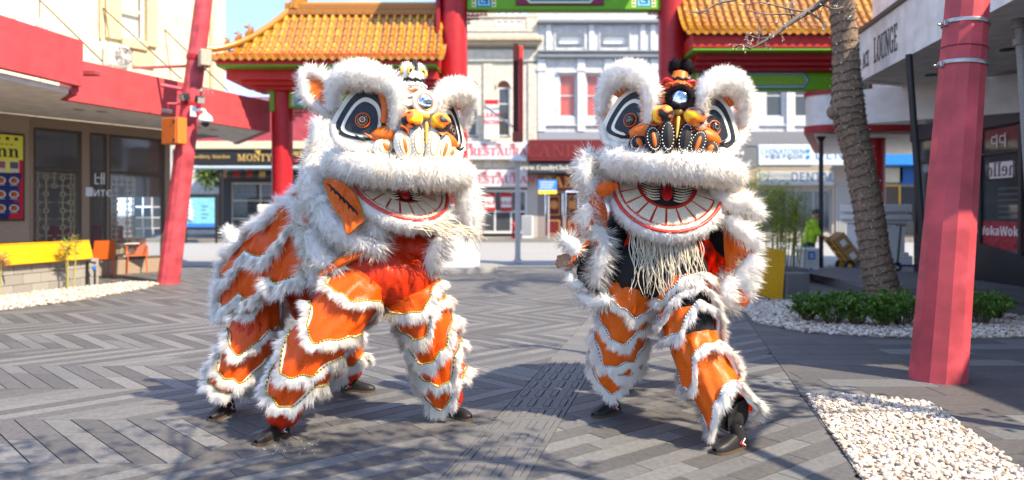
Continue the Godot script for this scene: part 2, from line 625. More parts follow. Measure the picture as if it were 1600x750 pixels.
	# pebble beds
	pebbles("pebble_bed", PackedVector2Array([Vector2(2.355, 5.92), Vector2(2.72, 5.86), Vector2(3.0, 5.72), Vector2(3.2, 5.62), Vector2(3.06, 4.95), Vector2(2.95, 4.45), Vector2(2.83, 4.0), Vector2(2.72, 3.3), Vector2(1.75, 3.3), Vector2(1.905, 4.0)]), 2000.0, 0.0165, "cream and white pebbles filling a curved bed in the paving")
	pebbles("pebble_bed", PackedVector2Array([Vector2(3.24, 9.75), Vector2(3.6, 9.0), Vector2(4.35, 8.65), Vector2(5.2, 8.55), Vector2(6.2, 8.65), Vector2(7.0, 9.3), Vector2(7.2, 10.4), Vector2(6.6, 11.0), Vector2(5.2, 11.2), Vector2(4.2, 13.4), Vector2(3.7, 12.4)]), 700.0, 0.024, "cream pebbles round the low shrubs and the yellow bench")
	pebbles("pebble_bed", PackedVector2Array([Vector2(-9.0, 10.4), Vector2(-7.7, 11.0), Vector2(-7.25, 12.4), Vector2(-7.1, 14.2), Vector2(-7.4, 15.6), Vector2(-8.1, 15.6), Vector2(-9.3, 12.2)]), 420.0, 0.028, "pale pebbles along the foot of the grey block bench")


func pebbles(called: String, poly: PackedVector2Array, density: float, r: float, label: String) -> void:
	var bed := ground_piece(called, sheet(poly, 0.006), mk(lin(0.42, 0.36, 0.29), 0.95, "speck", 3.0))
	var base := MB.new()
	base.ball(Vector3.ZERO, Vector3(1, 0.62, 0.78), 5, 8)
	var mm := MultiMesh.new()
	mm.transform_format = MultiMesh.TRANSFORM_3D
	mm.use_colors = true
	mm.mesh = base.mesh(mk(lin(1, 1, 1), 0.7, "grain", 9.0, 0.0, {"vertex_color_use_as_albedo": true}))
	var lo := Vector2(1e9, 1e9)
	var hi := -lo
	for p in poly:
		lo = lo.min(p); hi = hi.max(p)
	var area := 0.0
	for i in poly.size(): area += poly[i].cross(poly[(i + 1) % poly.size()]) * 0.5
	var want := int(absf(area) * density)
	var xf: Array[Transform3D] = []
	while xf.size() < want:
		var p := Vector2(rng.randf_range(lo.x, hi.x), rng.randf_range(lo.y, hi.y))
		if not Geometry2D.is_point_in_polygon(p, poly): continue
		var k := r * rng.randf_range(0.55, 1.35)
		var b := Basis.from_euler(Vector3(rng.randf_range(-0.5, 0.5), rng.randf() * TAU, rng.randf_range(-0.5, 0.5)))
		b = b * Basis.from_scale(Vector3(k, k * rng.randf_range(0.75, 1.2), k * rng.randf_range(0.75, 1.1)))
		xf.append(Transform3D(b, gp(p.x, p.y, 0.008 + rng.randf() * r * 0.9)))
	mm.instance_count = want
	for i in want:
		mm.set_instance_transform(i, xf[i])
		var t := rng.randf()
		var c: Color = lin(0.74, 0.68, 0.60).lerp(lin(0.46, 0.34, 0.24), pow(t, 1.4 if r < 0.023 else 0.9))
		if rng.randf() < 0.05: c = lin(0.30, 0.22, 0.16)
		mm.set_instance_color(i, c)
	var o := MultiMeshInstance3D.new()
	o.multimesh = mm
	o.name = numbered("pebbles")
	add_child(o)
	meta(o, label, "pebbles", "", "stuff")


# ------------------------------------------------------------------ the gate
func gX(px: float) -> float: return (px - 800.0) * 19.0 / F
func gY(py: float) -> float: return EYE + (335.0 - py) * 19.0 / F

# painted board: green ground, key-pattern ends, gilt scroll marks
func beam_paint(w: int, h: int, panel: bool) -> ImageTexture:
	var im := Image.create(w, h, false, Image.FORMAT_RGB8)
	im.fill(Color(0.36, 0.60, 0.05))
	var blue := Color(0.08, 0.35, 0.55)
	var cream := Color(0.85, 0.83, 0.62)
	for e in [0, w - h]:
		var u := h / 16.0
		im.fill_rect(Rect2i(e + int(u * 2), int(u), int(u * 2), int(u * 14)), cream)
		im.fill_rect(Rect2i(e + int(u * 12), int(u), int(u * 2), int(u * 14)), cream)
		for k in 7:
			im.fill_rect(Rect2i(e + int(u * 2.4), int(u * (1.4 + k * 2)), int(u * 1.2), int(u)), Color(0.25, 0.28, 0.3))
			im.fill_rect(Rect2i(e + int(u * 12.4), int(u * (1.4 + k * 2)), int(u * 1.2), int(u)), Color(0.25, 0.28, 0.3))
		im.fill_rect(Rect2i(e + int(u * 4.4), int(u), int(u * 7.2), int(u * 14)), blue)
		for y0 in [1.6, 8.4]:
			for r in [[5, 0, 6, .8], [5, 0, .8, 6], [5, 5.2, 6, .8], [10.2, 1.6, .8, 4.4], [6.6, 1.6, 4.4, .8], [6.6, 1.6, .8, 2.6], [6.6, 3.5, 2.4, .8]]:
				im.fill_rect(Rect2i(e + int(u * r[0]), int(u * (y0 + r[1])), maxi(1, int(u * r[2])), maxi(1, int(u * r[3]))), Color(0.55, 0.78, 0.80))
	var g := RandomNumberGenerator.new()
	g.seed = 5
	for k in 60 if panel else 90:          # gilt flourishes
		var x := g.randf_range(h * 1.3, w - h * 1.3)
		var y := h * (0.5 + g.randf_range(-0.24, 0.24))
		if panel and x > w * 0.3 and x < w * 0.7: continue
		for t in 14:
			var a := t * 0.5 + g.randf() * 0.2
			im.fill_rect(Rect2i(int(x + cos(a) * (t * h * 0.008)), int(y + sin(a) * t * h * 0.008), 2, 2), Color(0.72, 0.70, 0.22))
	return ImageTexture.create_from_image(im)

func hexa(x0: float, y0: float, x1: float, y1: float, c: float, inset := 0.0) -> PackedVector2Array:
	var i := inset
	return PackedVector2Array([Vector2(x0 + i * 1.3, (y0 + y1) / 2), Vector2(x0 + c + i * 0.4, y0 + i), Vector2(x1 - c - i * 0.4, y0 + i), Vector2(x1 - i * 1.3, (y0 + y1) / 2), Vector2(x1 - c - i * 0.4, y1 - i), Vector2(x0 + c + i * 0.4, y1 - i)])

func painted(g: Node3D, x0: float, y0: float, x1: float, y1: float, z: float, th: float, green: Material, panel: bool) -> void:
	var m := MB.new()
	m.bx(x0, y0, z - th, x1, y1, z, 0.02)
	var b := part(g, "painted_beam", m, green)
	m = MB.new()
	m.quad(Vector3(x0 + 0.03, y0 + 0.03, z + 0.004), Vector3(x1 - 0.03, y0 + 0.03, z + 0.004), Vector3(x1 - 0.03, y1 - 0.03, z + 0.004), Vector3(x0 + 0.03, y1 - 0.03, z + 0.004), Vector3.BACK)
	var im := mk(Color.WHITE, 0.5)
	im.albedo_texture = beam_paint(int(128 * (x1 - x0) / (y1 - y0)), 128, panel)
	part(b, "paintwork", m, im)

# stepped lattice bracket in a corner under a beam
func lattice(g: Node3D, x: float, top: float, dirx: float, z: float, m: Material, k := 1.0) -> void:
	var s := 0.11 * k
	var b := MB.new()
	var cells := [[0, 0], [1, 0], [2, 0], [3, 0], [4, 0], [0, 1], [1, 1], [2, 1], [0, 2]]
	for c in cells:
		var x0: float = x + dirx * c[0] * s
		var y0: float = top - c[1] * s
		var t := 0.018
		var hx: float = dirx * s
		b.bx(minf(x0, x0 + hx), y0 - t, z - 0.03, maxf(x0, x0 + hx), y0, z + 0.03)
		b.bx(minf(x0, x0 + dirx * t), y0 - s, z - 0.028, maxf(x0, x0 + dirx * t), y0 - t, z + 0.028)
		b.bx(minf(x0 + hx * 0.35, x0 + hx * 0.75), y0 - s * 0.72, z - 0.026, maxf(x0 + hx * 0.35, x0 + hx * 0.75), y0 - s * 0.42, z + 0.026)
		b.bx(minf(x0, x0 + hx), y0 - s, z - 0.029, maxf(x0, x0 + hx), y0 - s + t * 0.8, z + 0.029)
	part(g, "lattice_bracket", b, m)

# roof slope: y and z at a share t from ridge (0) to eave (1)
func slope(t: float, ridge: Vector2, eave: Vector2) -> Vector2:
	var y := lerpf(ridge.y, eave.y, 1.0 - pow(maxf(1.0 - t, 0.0), 1.55))
	return Vector2(lerpf(ridge.x, eave.x, t), y)      # (z, y)

var spare := [MB.new(), MB.new(), MB.new(), MB.new()]     # tiles past the limit

func wing(g: Node3D, x0: float, x1: float, ridge_x0: float, ridge_x1: float, ridge: Vector2, eave: Vector2, hip_left: bool, tile_mats: Array) -> void:
	# under-surface
	var m := MB.new()
	var n := 10
	for side in [1.0, -1.0]:
		for i in n:
			var a := slope(float(i) / n, ridge, eave)
			var b := slope(float(i + 1) / n, ridge, eave)
			var za: float = ridge.x + (a.x - ridge.x) * side
			var zb: float = ridge.x + (b.x - ridge.x) * side
			var xa := lerpf(ridge_x0, x0, float(i) / n)
			var xb := lerpf(ridge_x0, x0, float(i + 1) / n)
			m.quad(Vector3(xa, a.y - 0.03, za), Vector3(lerpf(ridge_x1, x1, float(i) / n), a.y - 0.03, za), Vector3(lerpf(ridge_x1, x1, float(i + 1) / n), b.y - 0.03, zb), Vector3(xb, b.y - 0.03, zb), Vector3(0, 1, side * 0.5))
	if hip_left:
		for i in n:
			var a := slope(float(i) / n, ridge, eave)
			var b := slope(float(i + 1) / n, ridge, eave)
			var da := a.x - ridge.x
			var db := b.x - ridge.x
			m.quad(Vector3(lerpf(ridge_x0, x0, float(i) / n), a.y - 0.03, ridge.x - da), Vector3(lerpf(ridge_x0, x0, float(i) / n), a.y - 0.03, ridge.x + da), Vector3(lerpf(ridge_x0, x0, float(i + 1) / n), b.y - 0.03, ridge.x + db), Vector3(lerpf(ridge_x0, x0, float(i + 1) / n), b.y - 0.03, ridge.x - db), Vector3(-1, 0.5, 0))
	var deck := part(g, "roof", m, mk(lin(0.42, 0.20, 0.03), 0.4, "blotch", 1.0))
	# barrel tiles, a column every 0.2 m
	var sp := 0.2
	var cols := int((x1 - x0) / sp)
	var rows := 8
	for c in cols:
		var x := x0 + (c + 0.5) * sp
		for r in rows:
			var t0 := float(r) / rows
			var t1 := float(r + 1) / rows
			var lim := lerpf(ridge_x0, x0, t1)
			if x < lim - 0.02 and hip_left: continue
			if x > lerpf(ridge_x1, x1, t1) + 0.02: continue
			var a := slope(maxf(t0 - 0.015, 0.0), ridge, eave)
			var b := slope(t1 + (0.03 if r == rows - 1 else 0.012), ridge, eave)
			var tile := MB.new()
			var j := rng.randf_range(-0.006, 0.006)
			tile.tube([Vector3(x + j, a.y + 0.012, a.x), Vector3(x + j, (a.y + b.y) / 2 + 0.02, (a.x + b.x) / 2), Vector3(x + j, b.y + 0.03, b.x)], [0.052, 0.058, 0.066], 7)
			var which := (c * 7 + c / 3) % 4 if rng.randf() < 0.7 else rng.randi() % 4
			if KIN[g].get("roof_tile", 0) < 300: part(g, "roof_tile", tile, tile_mats[which])
			else: spare[which].tube([Vector3(x + j, a.y + 0.012, a.x), Vector3(x + j, b.y + 0.03, b.x)], [0.052, 0.066], 7)
		# pan tiles lie between the barrels: dipped strips with a lip at each course
	var pans := MB.new()
	for c in cols + 1:
		var x := x0 + c * sp
		for r in rows:
			var t0 := float(r) / rows
			var t1 := float(r + 1) / rows
			if hip_left and x < lerpf(ridge_x0, x0, t1): continue
			if x > lerpf(ridge_x1, x1, t1): continue
			var a := slope(t0, ridge, eave)
			var b := slope(t1 + 0.02, ridge, eave)
			for k in 3:
				var xa := x - 0.08 + k * 0.0533
				var dip := [0.0, -0.022, -0.022, 0.0]
				pans.quad(Vector3(xa, a.y + dip[k] + 0.004, a.x), Vector3(xa + 0.0533, a.y + dip[k + 1] + 0.004, a.x), Vector3(xa + 0.0533, b.y + dip[k + 1] + 0.022, b.x), Vector3(xa, b.y + dip[k] + 0.022, b.x), Vector3(0, 1, 0.5))
		if not hip_left or x > x0 + 0.1:
			var e := slope(1.0, ridge, eave)          # drip tile tongue
			pans.slab(PackedVector2Array([Vector2(x - 0.075, e.y + 0.03), Vector2(x + 0.075, e.y + 0.03), Vector2(x + 0.06, e.y - 0.04), Vector2(x, e.y - 0.075), Vector2(x - 0.06, e.y - 0.04)]), e.x + 0.012, e.x + 0.03)
	meta(part(g, "pan_tiles", pans, tile_mats[1]), "", "", "", "stuff")
	# ridge
	m = MB.new()
	var rx0 := ridge_x0 - (0.1 if hip_left else 0.0)
	m.bx(rx0, ridge.y - 0.05, ridge.x - 0.1, ridge_x1, ridge.y + 0.1, ridge.x + 0.1, 0.02)
	m.bx(rx0, ridge.y + 0.1, ridge.x - 0.07, ridge_x1, ridge.y + 0.24, ridge.x + 0.07, 0.015)
	var rd := part(g, "ridge", m, mk(lin(0.34, 0.14, 0.025), 0.4, "blotch", 2.0))
	m = MB.new()
	m.tube([Vector3(rx0, ridge.y + 0.26, ridge.x), Vector3(ridge_x1, ridge.y + 0.26, ridge.x)], 0.055, 8)
	part(rd, "ridge_cap", m, tile_mats[0])
	for k in int((ridge_x1 - rx0) / 0.34):
		m = MB.new()
		m.bx(rx0 + k * 0.34 + 0.33, ridge.y + 0.0, ridge.x + 0.1, rx0 + k * 0.34 + 0.35, ridge.y + 0.1, ridge.x + 0.112)
		part(rd, "ridge_joint", m, tile_mats[2])


func build_gate() -> void:
	var g := thing("street_gate", "red pillared Chinese street gate with yellow glazed tile roofs", "gate", Vector3(1.3, 0, -19))
	var red := mk(lin(0.42, 0.012, 0.016), 0.42, "blotch", 0.6)
	var red2 := mk(lin(0.52, 0.022, 0.016), 0.45, "blotch", 0.7)
	var dark := mk(lin(0.26, 0.008, 0.012), 0.5, "blotch", 0.6)
	var white := mk(lin(0.70, 0.69, 0.66), 0.75, "grain", 1.2)
	var green := mk(lin(0.16, 0.36, 0.02), 0.5, "grain", 1.0)
	var tiles := []
	for c in [lin(0.50, 0.225, 0.014), lin(0.45, 0.19, 0.013), lin(0.39, 0.15, 0.011), lin(0.54, 0.255, 0.018)]:
		tiles.append(mk(c, 0.22, "blotch", 3.0, 0.0, {"clearcoat_enabled": true, "clearcoat": 0.6, "clearcoat_roughness": 0.2}))
	var m: MB
	# columns with plinths: main pair, outer pair
	for c in [[708.0, 0.37, 10.5, 0.66], [1050.0, 0.35, 10.5, 0.66], [441.0, 0.265, 6.0, 0.5], [1367.0, 0.25, 6.0, 0.64]]:
		var x := gX(c[0])
		m = MB.new()
		m.lathe(Vector3(x, 0, -19), [Vector2(c[1], 0.9), Vector2(c[1], 3.0), Vector2(c[1] * 0.99, c[2]), Vector2(0, c[2])], 28)
		part(g, "column", m, red)
		m = MB.new()
		var r: float = c[3]
		for q in [[r, 0.1, 0.42], [r * 0.9, 0.42, 0.5], [r * 0.8, 0.5, 1.22], [r * 0.9, 1.22, 1.3], [r * 0.98, 1.3, 1.44], [r * 0.86, 1.44, 1.5], [r * 0.98, 1.5, 1.7]]:
			m.bx(x - q[0], q[1], -19 - q[0], x + q[0], q[2], -19 + q[0], 0.025)
		var pl := part(g, "plinth", m, white)
		m = MB.new()
		m.lathe(Vector3(x, 0, -19), [Vector2(r * 1.75, -0.02), Vector2(r * 1.75, 0.09), Vector2(r * 1.7, 0.11), Vector2(0, 0.11)], 32)
		part(pl, "base_step", m, mk(lin(0.25, 0.245, 0.235), 0.85, "grain", 1.5))
	# centre span
	var xl := gX(730)
	var xr := gX(1031)
	painted(g, xl, gY(18), xr, gY(-32), -18.86, 0.3, green, true)
	m = MB.new()
	m.bx(gX(806), gY(11), -18.86, gX(942), gY(-34), -18.80, 0.02)
	var pn := part(g, "name_board", m, mk(lin(0.22, 0.015, 0.06), 0.5, "grain", 1.0))
	var rings := [[0.0, lin(0.55, 0.62, 0.40)], [0.05, lin(0.02, 0.10, 0.22)], [0.1, lin(0.50, 0.62, 0.55)], [0.15, lin(0.02, 0.22, 0.28)]]
	for i in rings.size():
		m = MB.new()
		m.slab(hexa(gX(809), gY(8.5), gX(939), gY(-32), 0.3, rings[i][0]), 0, 0.012 + i * 0.006, Transform3D(Basis.IDENTITY, Vector3(0, 0, -18.80)))
		part(pn, "border", m, mk(rings[i][1], 0.5))
	m = MB.new()
	m.bx(xl, gY(-32), -19.1, xr, gY(-60), -18.8, 0.02)
	part(g, "beam", m, red)
	lattice(g, gX(729), gY(18.5), 1, -18.95, dark, 1.0)
	lattice(g, gX(1031), gY(10), -1, -18.95, dark, 1.0)
	# boards beside the right main column
	m = MB.new()
	m.bx(gX(1069), gY(112), -19.2, gX(1078), 10.0, -18.8, 0.02)
	m.bx(gX(1078), gY(78), -19.2, gX(1098), 10.0, -18.98, 0.0)
	m.bx(gX(1098), gY(84), -19.2, gX(1106), 10.0, -18.82, 0.02)
	part(g, "side_board", m, red2)
	m = MB.new()
	m.bx(gX(683), gY(98), -19.3, gX(690), 9.0, -18.6, 0.02)
	part(g, "side_board", m, dark)
	# ---- left wing
	var ez := -17.7
	var k := (19.0 - 1.3) / 19.0
	var ey := EYE + (335.0 - 90.0) * 17.7 / F
	wing(g, (325.0 - 800.0) * 17.7 / F, (694.0 - 800.0) * 17.7 / F, gX(452), gX(690), Vector2(-19.0, gY(22)), Vector2(ez, ey), true, tiles)
	m = MB.new()
	var fx0 := (336.0 - 800.0) * 17.8 / F
	var fx1 := (684.0 - 800.0) * 17.8 / F
	var fy := EYE + (335.0 - 104.0) * 17.8 / F
	m.bx(fx0, fy + 0.06, -20.2, fx1, fy + 0.33, -17.8, 0.015)
	part(g, "fascia", m, red2)
	m = MB.new()
	m.bx(fx0 + 0.02, fy + 0.01, -20.18, fx1 - 0.02, fy + 0.06, -17.82)
	part(g, "soffit", m, green)
	var st := [[353.0, 108.0, 124.0, 18.2], [376.0, 124.5, 132.5, 18.4], [394.0, 133.0, 140.0, 18.6]]
	for s in st:
		m = MB.new()
		m.bx((s[0] - 800.0) * s[3] / F, EYE + (335.0 - s[2]) * s[3] / F, -19.0 - (19.0 - s[3]), gX(688), EYE + (335.0 - s[1]) * s[3] / F + 0.02, -s[3], 0.015)
		part(g, "stepped_beam", m, red2)
	painted(g, gX(453), gY(170), gX(686), gY(140), -18.86, 0.28, green, false)
	lattice(g, gX(457), gY(171), 1, -18.95, dark, 0.9)
	m = MB.new()
	m.bx(gX(426), gY(176), -19.0, gX(434), gY(139), -18.72, 0.02)
	part(g, "bracket_board", m, green)
	# hip ridge with beasts and the big ridge-end ornament
	m = MB.new()
	var hip := []
	for i in 9:
		var t := i / 8.0
		var s := slope(t, Vector2(-19.0, gY(22)), Vector2(ez, ey))
		hip.append(Vector3(lerpf(gX(452), (318.0 - 800.0) * 17.7 / F, t), s.y + 0.1 + t * t * 0.12, s.x))
	m.tube(hip, 0.085, 8)
	part(g, "hip_ridge", m, tiles[1])
	for i in 3:
		beast(g, hip[4 + i] + Vector3(0, 0.07, 0), 0.55 - i * 0.11, tiles[2], "roof_beast")
	beast(g, Vector3(gX(462), gY(20) + 0.1, -19.0), 1.15, tiles[1], "ridge_dragon")
	# ---- right wing
	var ry := EYE + (335.0 - 50.0) * 17.7 / F
	wing(g, (1077.0 - 800.0) * 17.7 / F, (1440.0 - 800.0) * 17.7 / F, gX(1076), gX(1410), Vector2(-19.0, gY(-14)), Vector2(ez, ry), false, tiles)
	m = MB.new()
	fx0 = (1082.0 - 800.0) * 17.8 / F
	fx1 = (1432.0 - 800.0) * 17.8 / F
	fy = EYE + (335.0 - 78.0) * 17.8 / F
	m.bx(fx0, fy + 0.06, -20.2, fx1, fy + 0.4, -17.8, 0.015)
	part(g, "fascia", m, red2)
	m = MB.new()
	m.bx(fx0 + 0.02, fy, -20.18, fx1 - 0.02, fy + 0.06, -17.82)
	part(g, "soffit", m, green)
	for s in [[1076.0, 81.0, 93.0, 18.2], [1076.0, 93.5, 102.0, 18.4], [1076.0, 102.5, 110.0, 18.6]]:
		m = MB.new()
		m.bx((s[0] - 800.0) * 19.0 / F, EYE + (335.0 - s[2]) * s[3] / F, -19.0 - (19.0 - s[3]), gX(1440), EYE + (335.0 - s[1]) * s[3] / F + 0.02, -s[3], 0.015)
		part(g, "stepped_beam", m, red)
	painted(g, gX(1080), gY(143), gX(1360), gY(110.5), -18.86, 0.28, green, true)
	rings = [[0.0, lin(0.02, 0.10, 0.22)], [0.035, lin(0.45, 0.60, 0.40)], [0.06, lin(0.02, 0.16, 0.25)], [0.085, lin(0.17, 0.36, 0.03)]]
	for i in rings.size():
		m = MB.new()
		m.slab(hexa(gX(1152), gY(140), gX(1262), gY(114), 0.16, rings[i][0]), 0, 0.012 + i * 0.006, Transform3D(Basis.IDENTITY, Vector3(0, 0, -18.856)))
		var bp := part(g, "border_panel", m, mk(rings[i][1], 0.5))
		if i == 3:
			for q in 16:           # gilt scrolls
				m = MB.new()
				var c := Vector3(gX(1170) + q * 0.093, gY(127) + (0.03 if q % 2 else -0.03), -18.82)
				var pts := []
				for a in 7: pts.append(c + Vector3(cos(a * 0.9) * 0.012 * a * 0.8, sin(a * 0.9) * 0.012 * a * 0.8, 0))
				m.tube(pts, 0.008, 4)
				part(bp, "gilt_scroll", m, mk(lin(0.45, 0.40, 0.06), 0.4))
	# main roof high above the centre (its shade falls on the left wing)
	wing(g, gX(690), gX(1072), gX(715), gX(1047), Vector2(-19.0, gY(-190)), Vector2(-17.5, gY(-110)), false, tiles)
	for i in spare.size():
		if spare[i].v.size(): meta(part(g, "upper_roof_tiles", spare[i], tiles[i]), "", "", "", "stuff")


# small glazed roof figure: body, head, crest, tail
func beast(g: Node3D, at: Vector3, s: float, m: Material, called: String) -> void:
	var b := MB.new()
	b.tube([at, at + Vector3(0.02, 0.12, 0) * s, at + Vector3(0.1, 0.26, 0) * s, at + Vector3(0.04, 0.38, 0) * s], [0.1 * s, 0.11 * s, 0.09 * s, 0.05 * s], 8)
	b.ball(at + Vector3(-0.04, 0.42, 0) * s, Vector3(0.1, 0.075, 0.07) * s, 6, 8)
	b.tube([at + Vector3(-0.12, 0.4, 0) * s, at + Vector3(-0.2, 0.43, 0) * s], [0.035 * s, 0.015 * s], 6)
	for k in 4:
		b.tube([at + Vector3(0.0 + k * 0.05, 0.46 - k * 0.06, 0) * s, at + Vector3(0.08 + k * 0.07, 0.58 - k * 0.09, 0) * s], [0.03 * s, 0.006 * s], 5)
	b.tube([at + Vector3(0.08, 0.1, 0) * s, at + Vector3(0.22, 0.2, 0) * s, at + Vector3(0.24, 0.38, 0) * s, at + Vector3(0.16, 0.46, 0) * s], [0.06 * s, 0.05 * s, 0.035 * s, 0.01 * s], 6)
	for sz in [-1, 1]: b.tube([at + Vector3(-0.04, 0.2, 0.06 * sz) * s, at + Vector3(-0.1, 0.0, 0.07 * sz) * s], [0.04 * s, 0.03 * s], 6)
	part(g, called, b, m)


# ------------------------------------------------------------------ facades
# a facade's own axes: x along the wall, y up, z outwards
class Wall:
	var p0: Vector2          # (x, distance)
	var u: Vector2
	var turn: float
	func _init(a: Vector2, b: Vector2) -> void:
		p0 = a
		u = (b - a).normalized()
		turn = atan2(u.y, u.x)
	func s(px: float) -> float:
		var k := (px - 800.0) / 1150.0
		return (k * p0.y - p0.x) / (u.x - k * u.y)
	func d(px: float) -> float: return p0.y + s(px) * u.y
	func y(px: float, py: float) -> float: return 1.45 + (335.0 - py) * d(px) / 1150.0

func facade(called: String, label: String, w: Wall) -> Node3D:
	return thing(called, label, "building", Vector3(w.p0.x, 0, -w.p0.y), w.turn, "", false)

# an opening: frame bars, panes set back, a sill if wanted
func window(g: Node3D, x0: float, y0: float, x1: float, y1: float, z: float, frame: Material, glass: Material, nx := 2, ny := 2, bar := 0.05, sill := false, called := "window", back := 0.06) -> MeshInstance3D:
	var m := MB.new()
	m.bx(x0, y0, z - back, x0 + bar, y1, z, 0.008)
	m.bx(x1 - bar, y0, z - back, x1, y1, z, 0.008)
	m.bx(x0 + bar, y1 - bar, z - back, x1 - bar, y1, z, 0.008)
	m.bx(x0 + bar, y0, z - back, x1 - bar, y0 + bar, z, 0.008)
	var b2 := bar * 0.7
	for i in range(1, nx):
		var x := lerpf(x0, x1, float(i) / nx)
		m.bx(x - b2 / 2, y0 + bar, z - back, x + b2 / 2, y1 - bar, z - 0.008)
	for j in range(1, ny):
		var y := lerpf(y0, y1, float(j) / ny)
		m.bx(x0 + bar, y - b2 / 2, z - back, x1 - bar, y + b2 / 2, z - 0.012)
	var o := part(g, called, m, frame)
	for i in nx:
		for j in ny:
			var p := MB.new()
			var a0 := lerpf(x0 + bar * 0.5, x1 - bar * 0.5, float(i) / nx)
			var a1 := lerpf(x0 + bar * 0.5, x1 - bar * 0.5, float(i + 1) / nx)
			var c0 := lerpf(y0 + bar * 0.5, y1 - bar * 0.5, float(j) / ny)
			var c1 := lerpf(y0 + bar * 0.5, y1 - bar * 0.5, float(j + 1) / ny)
			p.bx(a0, c0, z - back * 0.7, a1, c1, z - back * 0.5)
			part(o, "pane", p, glass)
	if sill:
		m = MB.new()
		m.bx(x0 - 0.08, y0 - 0.09, z - 0.04, x1 + 0.08, y0, z + 0.1, 0.015)
		part(o, "sill", m, frame)
	return o

# a wall sheet with holes: rectangles [x0,y0,x1,y1]; thickness behind z
func holed(m: MB, x0: float, y0: float, x1: float, y1: float, z: float, th: float, holes: Array) -> void:
	var xs := [x0, x1]
	var ys := [y0, y1]
	for h in holes:
		for q in [h[0], h[2]]:
			if not xs.has(q) and q > x0 and q < x1: xs.append(q)
		for q in [h[1], h[3]]:
			if not ys.has(q) and q > y0 and q < y1: ys.append(q)
	xs.sort(); ys.sort()
	for i in xs.size() - 1:
		for j in ys.size() - 1:
			var c := Vector2((xs[i] + xs[i + 1]) / 2, (ys[j] + ys[j + 1]) / 2)
			var open := false
			for h in holes:
				if c.x > h[0] and c.x < h[2] and c.y > h[1] and c.y < h[3]: open = true
			if open: continue
			m.quad(Vector3(xs[i], ys[j], z), Vector3(xs[i + 1], ys[j], z), Vector3(xs[i + 1], ys[j + 1], z), Vector3(xs[i], ys[j + 1], z), Vector3.BACK)
			m.quad(Vector3(xs[i], ys[j], z - th), Vector3(xs[i + 1], ys[j], z - th), Vector3(xs[i + 1], ys[j + 1], z - th), Vector3(xs[i], ys[j + 1], z - th), Vector3.FORWARD)
	for h in holes:
		var a := maxf(h[0], x0); var b := minf(h[2], x1); var c := maxf(h[1], y0); var d := minf(h[3], y1)
		m.quad(Vector3(a, c, z), Vector3(a, d, z), Vector3(a, d, z - th), Vector3(a, c, z - th), Vector3.RIGHT)
		m.quad(Vector3(b, c, z), Vector3(b, d, z), Vector3(b, d, z - th), Vector3(b, c, z - th), Vector3.LEFT)
		m.quad(Vector3(a, d, z), Vector3(b, d, z), Vector3(b, d, z - th), Vector3(a, d, z - th), Vector3.DOWN)
		m.quad(Vector3(a, c, z), Vector3(b, c, z), Vector3(b, c, z - th), Vector3(a, c, z - th), Vector3.UP)
	for e in [[x0, Vector3.LEFT], [x1, Vector3.RIGHT]]:
		m.quad(Vector3(e[0], y0, z), Vector3(e[0], y1, z), Vector3(e[0], y1, z - th), Vector3(e[0], y0, z - th), e[1])
	m.quad(Vector3(x0, y1, z), Vector3(x1, y1, z), Vector3(x1, y1, z - th), Vector3(x0, y1, z - th), Vector3.UP)


func glassy(c: Color, a: float) -> StandardMaterial3D:
	var m := mk(c, 0.05)
	m.transparency = BaseMaterial3D.TRANSPARENCY_ALPHA
	m.albedo_color.a = a
	return m


func menu_print() -> ImageTexture:
	var w := 256
	var h := 512
	var im := Image.create(w, h, false, Image.FORMAT_RGB8)
	im.fill(Color(0.86, 0.83, 0.28))
	for y in range(150, h):
		for x in w:
			var navy := y > 230 and x < w * (0.99 - 0.0009 * (y - 230))
			if navy: im.set_pixel(x, y, Color(0.10, 0.12, 0.30))
			elif x + y * 0.35 > 290: im.set_pixel(x, y, Color(0.72, 0.05, 0.14))
	for i in 6: im.fill_rect(Rect2i(16 + i * 40, 14, 16, 18), Color(0.12, 0.1, 0.1))
	for i in 9: im.fill_rect(Rect2i(20 + i * 22, 56, 14, 5), Color(0.2, 0.18, 0.1))
	for i in 4:
		im.fill_rect(Rect2i(12 + i * 60, 158, 46, 70), Color(0.75, 0.74, 0.68))
		im.fill_rect(Rect2i(16 + i * 60, 164, 38, 40), Color(0.35 + 0.1 * (i % 3), 0.33, 0.30))
	for j in 3:
		for i in 4:
			var cx := 34 + i * 60
			var cy := 278 + j * 84
			im.fill_rect(Rect2i(cx - 26, cy - 36, 52, 70), Color(0.14, 0.17, 0.40))
			for y in range(-22, 23):
				for x in range(-22, 23):
					var r := x * x + y * y
					if r < 480: im.set_pixel(clampi(cx + x, 0, w - 1), clampi(cy + y, 0, h - 1), Color(0.85, 0.82, 0.76) if r > 290 else Color(0.55 + 0.02 * ((x * 7 + y * 13 + i * 31) % 9), 0.30 + 0.02 * ((x * 5 + y * 3) % 7), 0.12))
			im.fill_rect(Rect2i(cx - 18, cy + 26, 36, 3), Color(0.8, 0.8, 0.75))
	return ImageTexture.create_from_image(im)


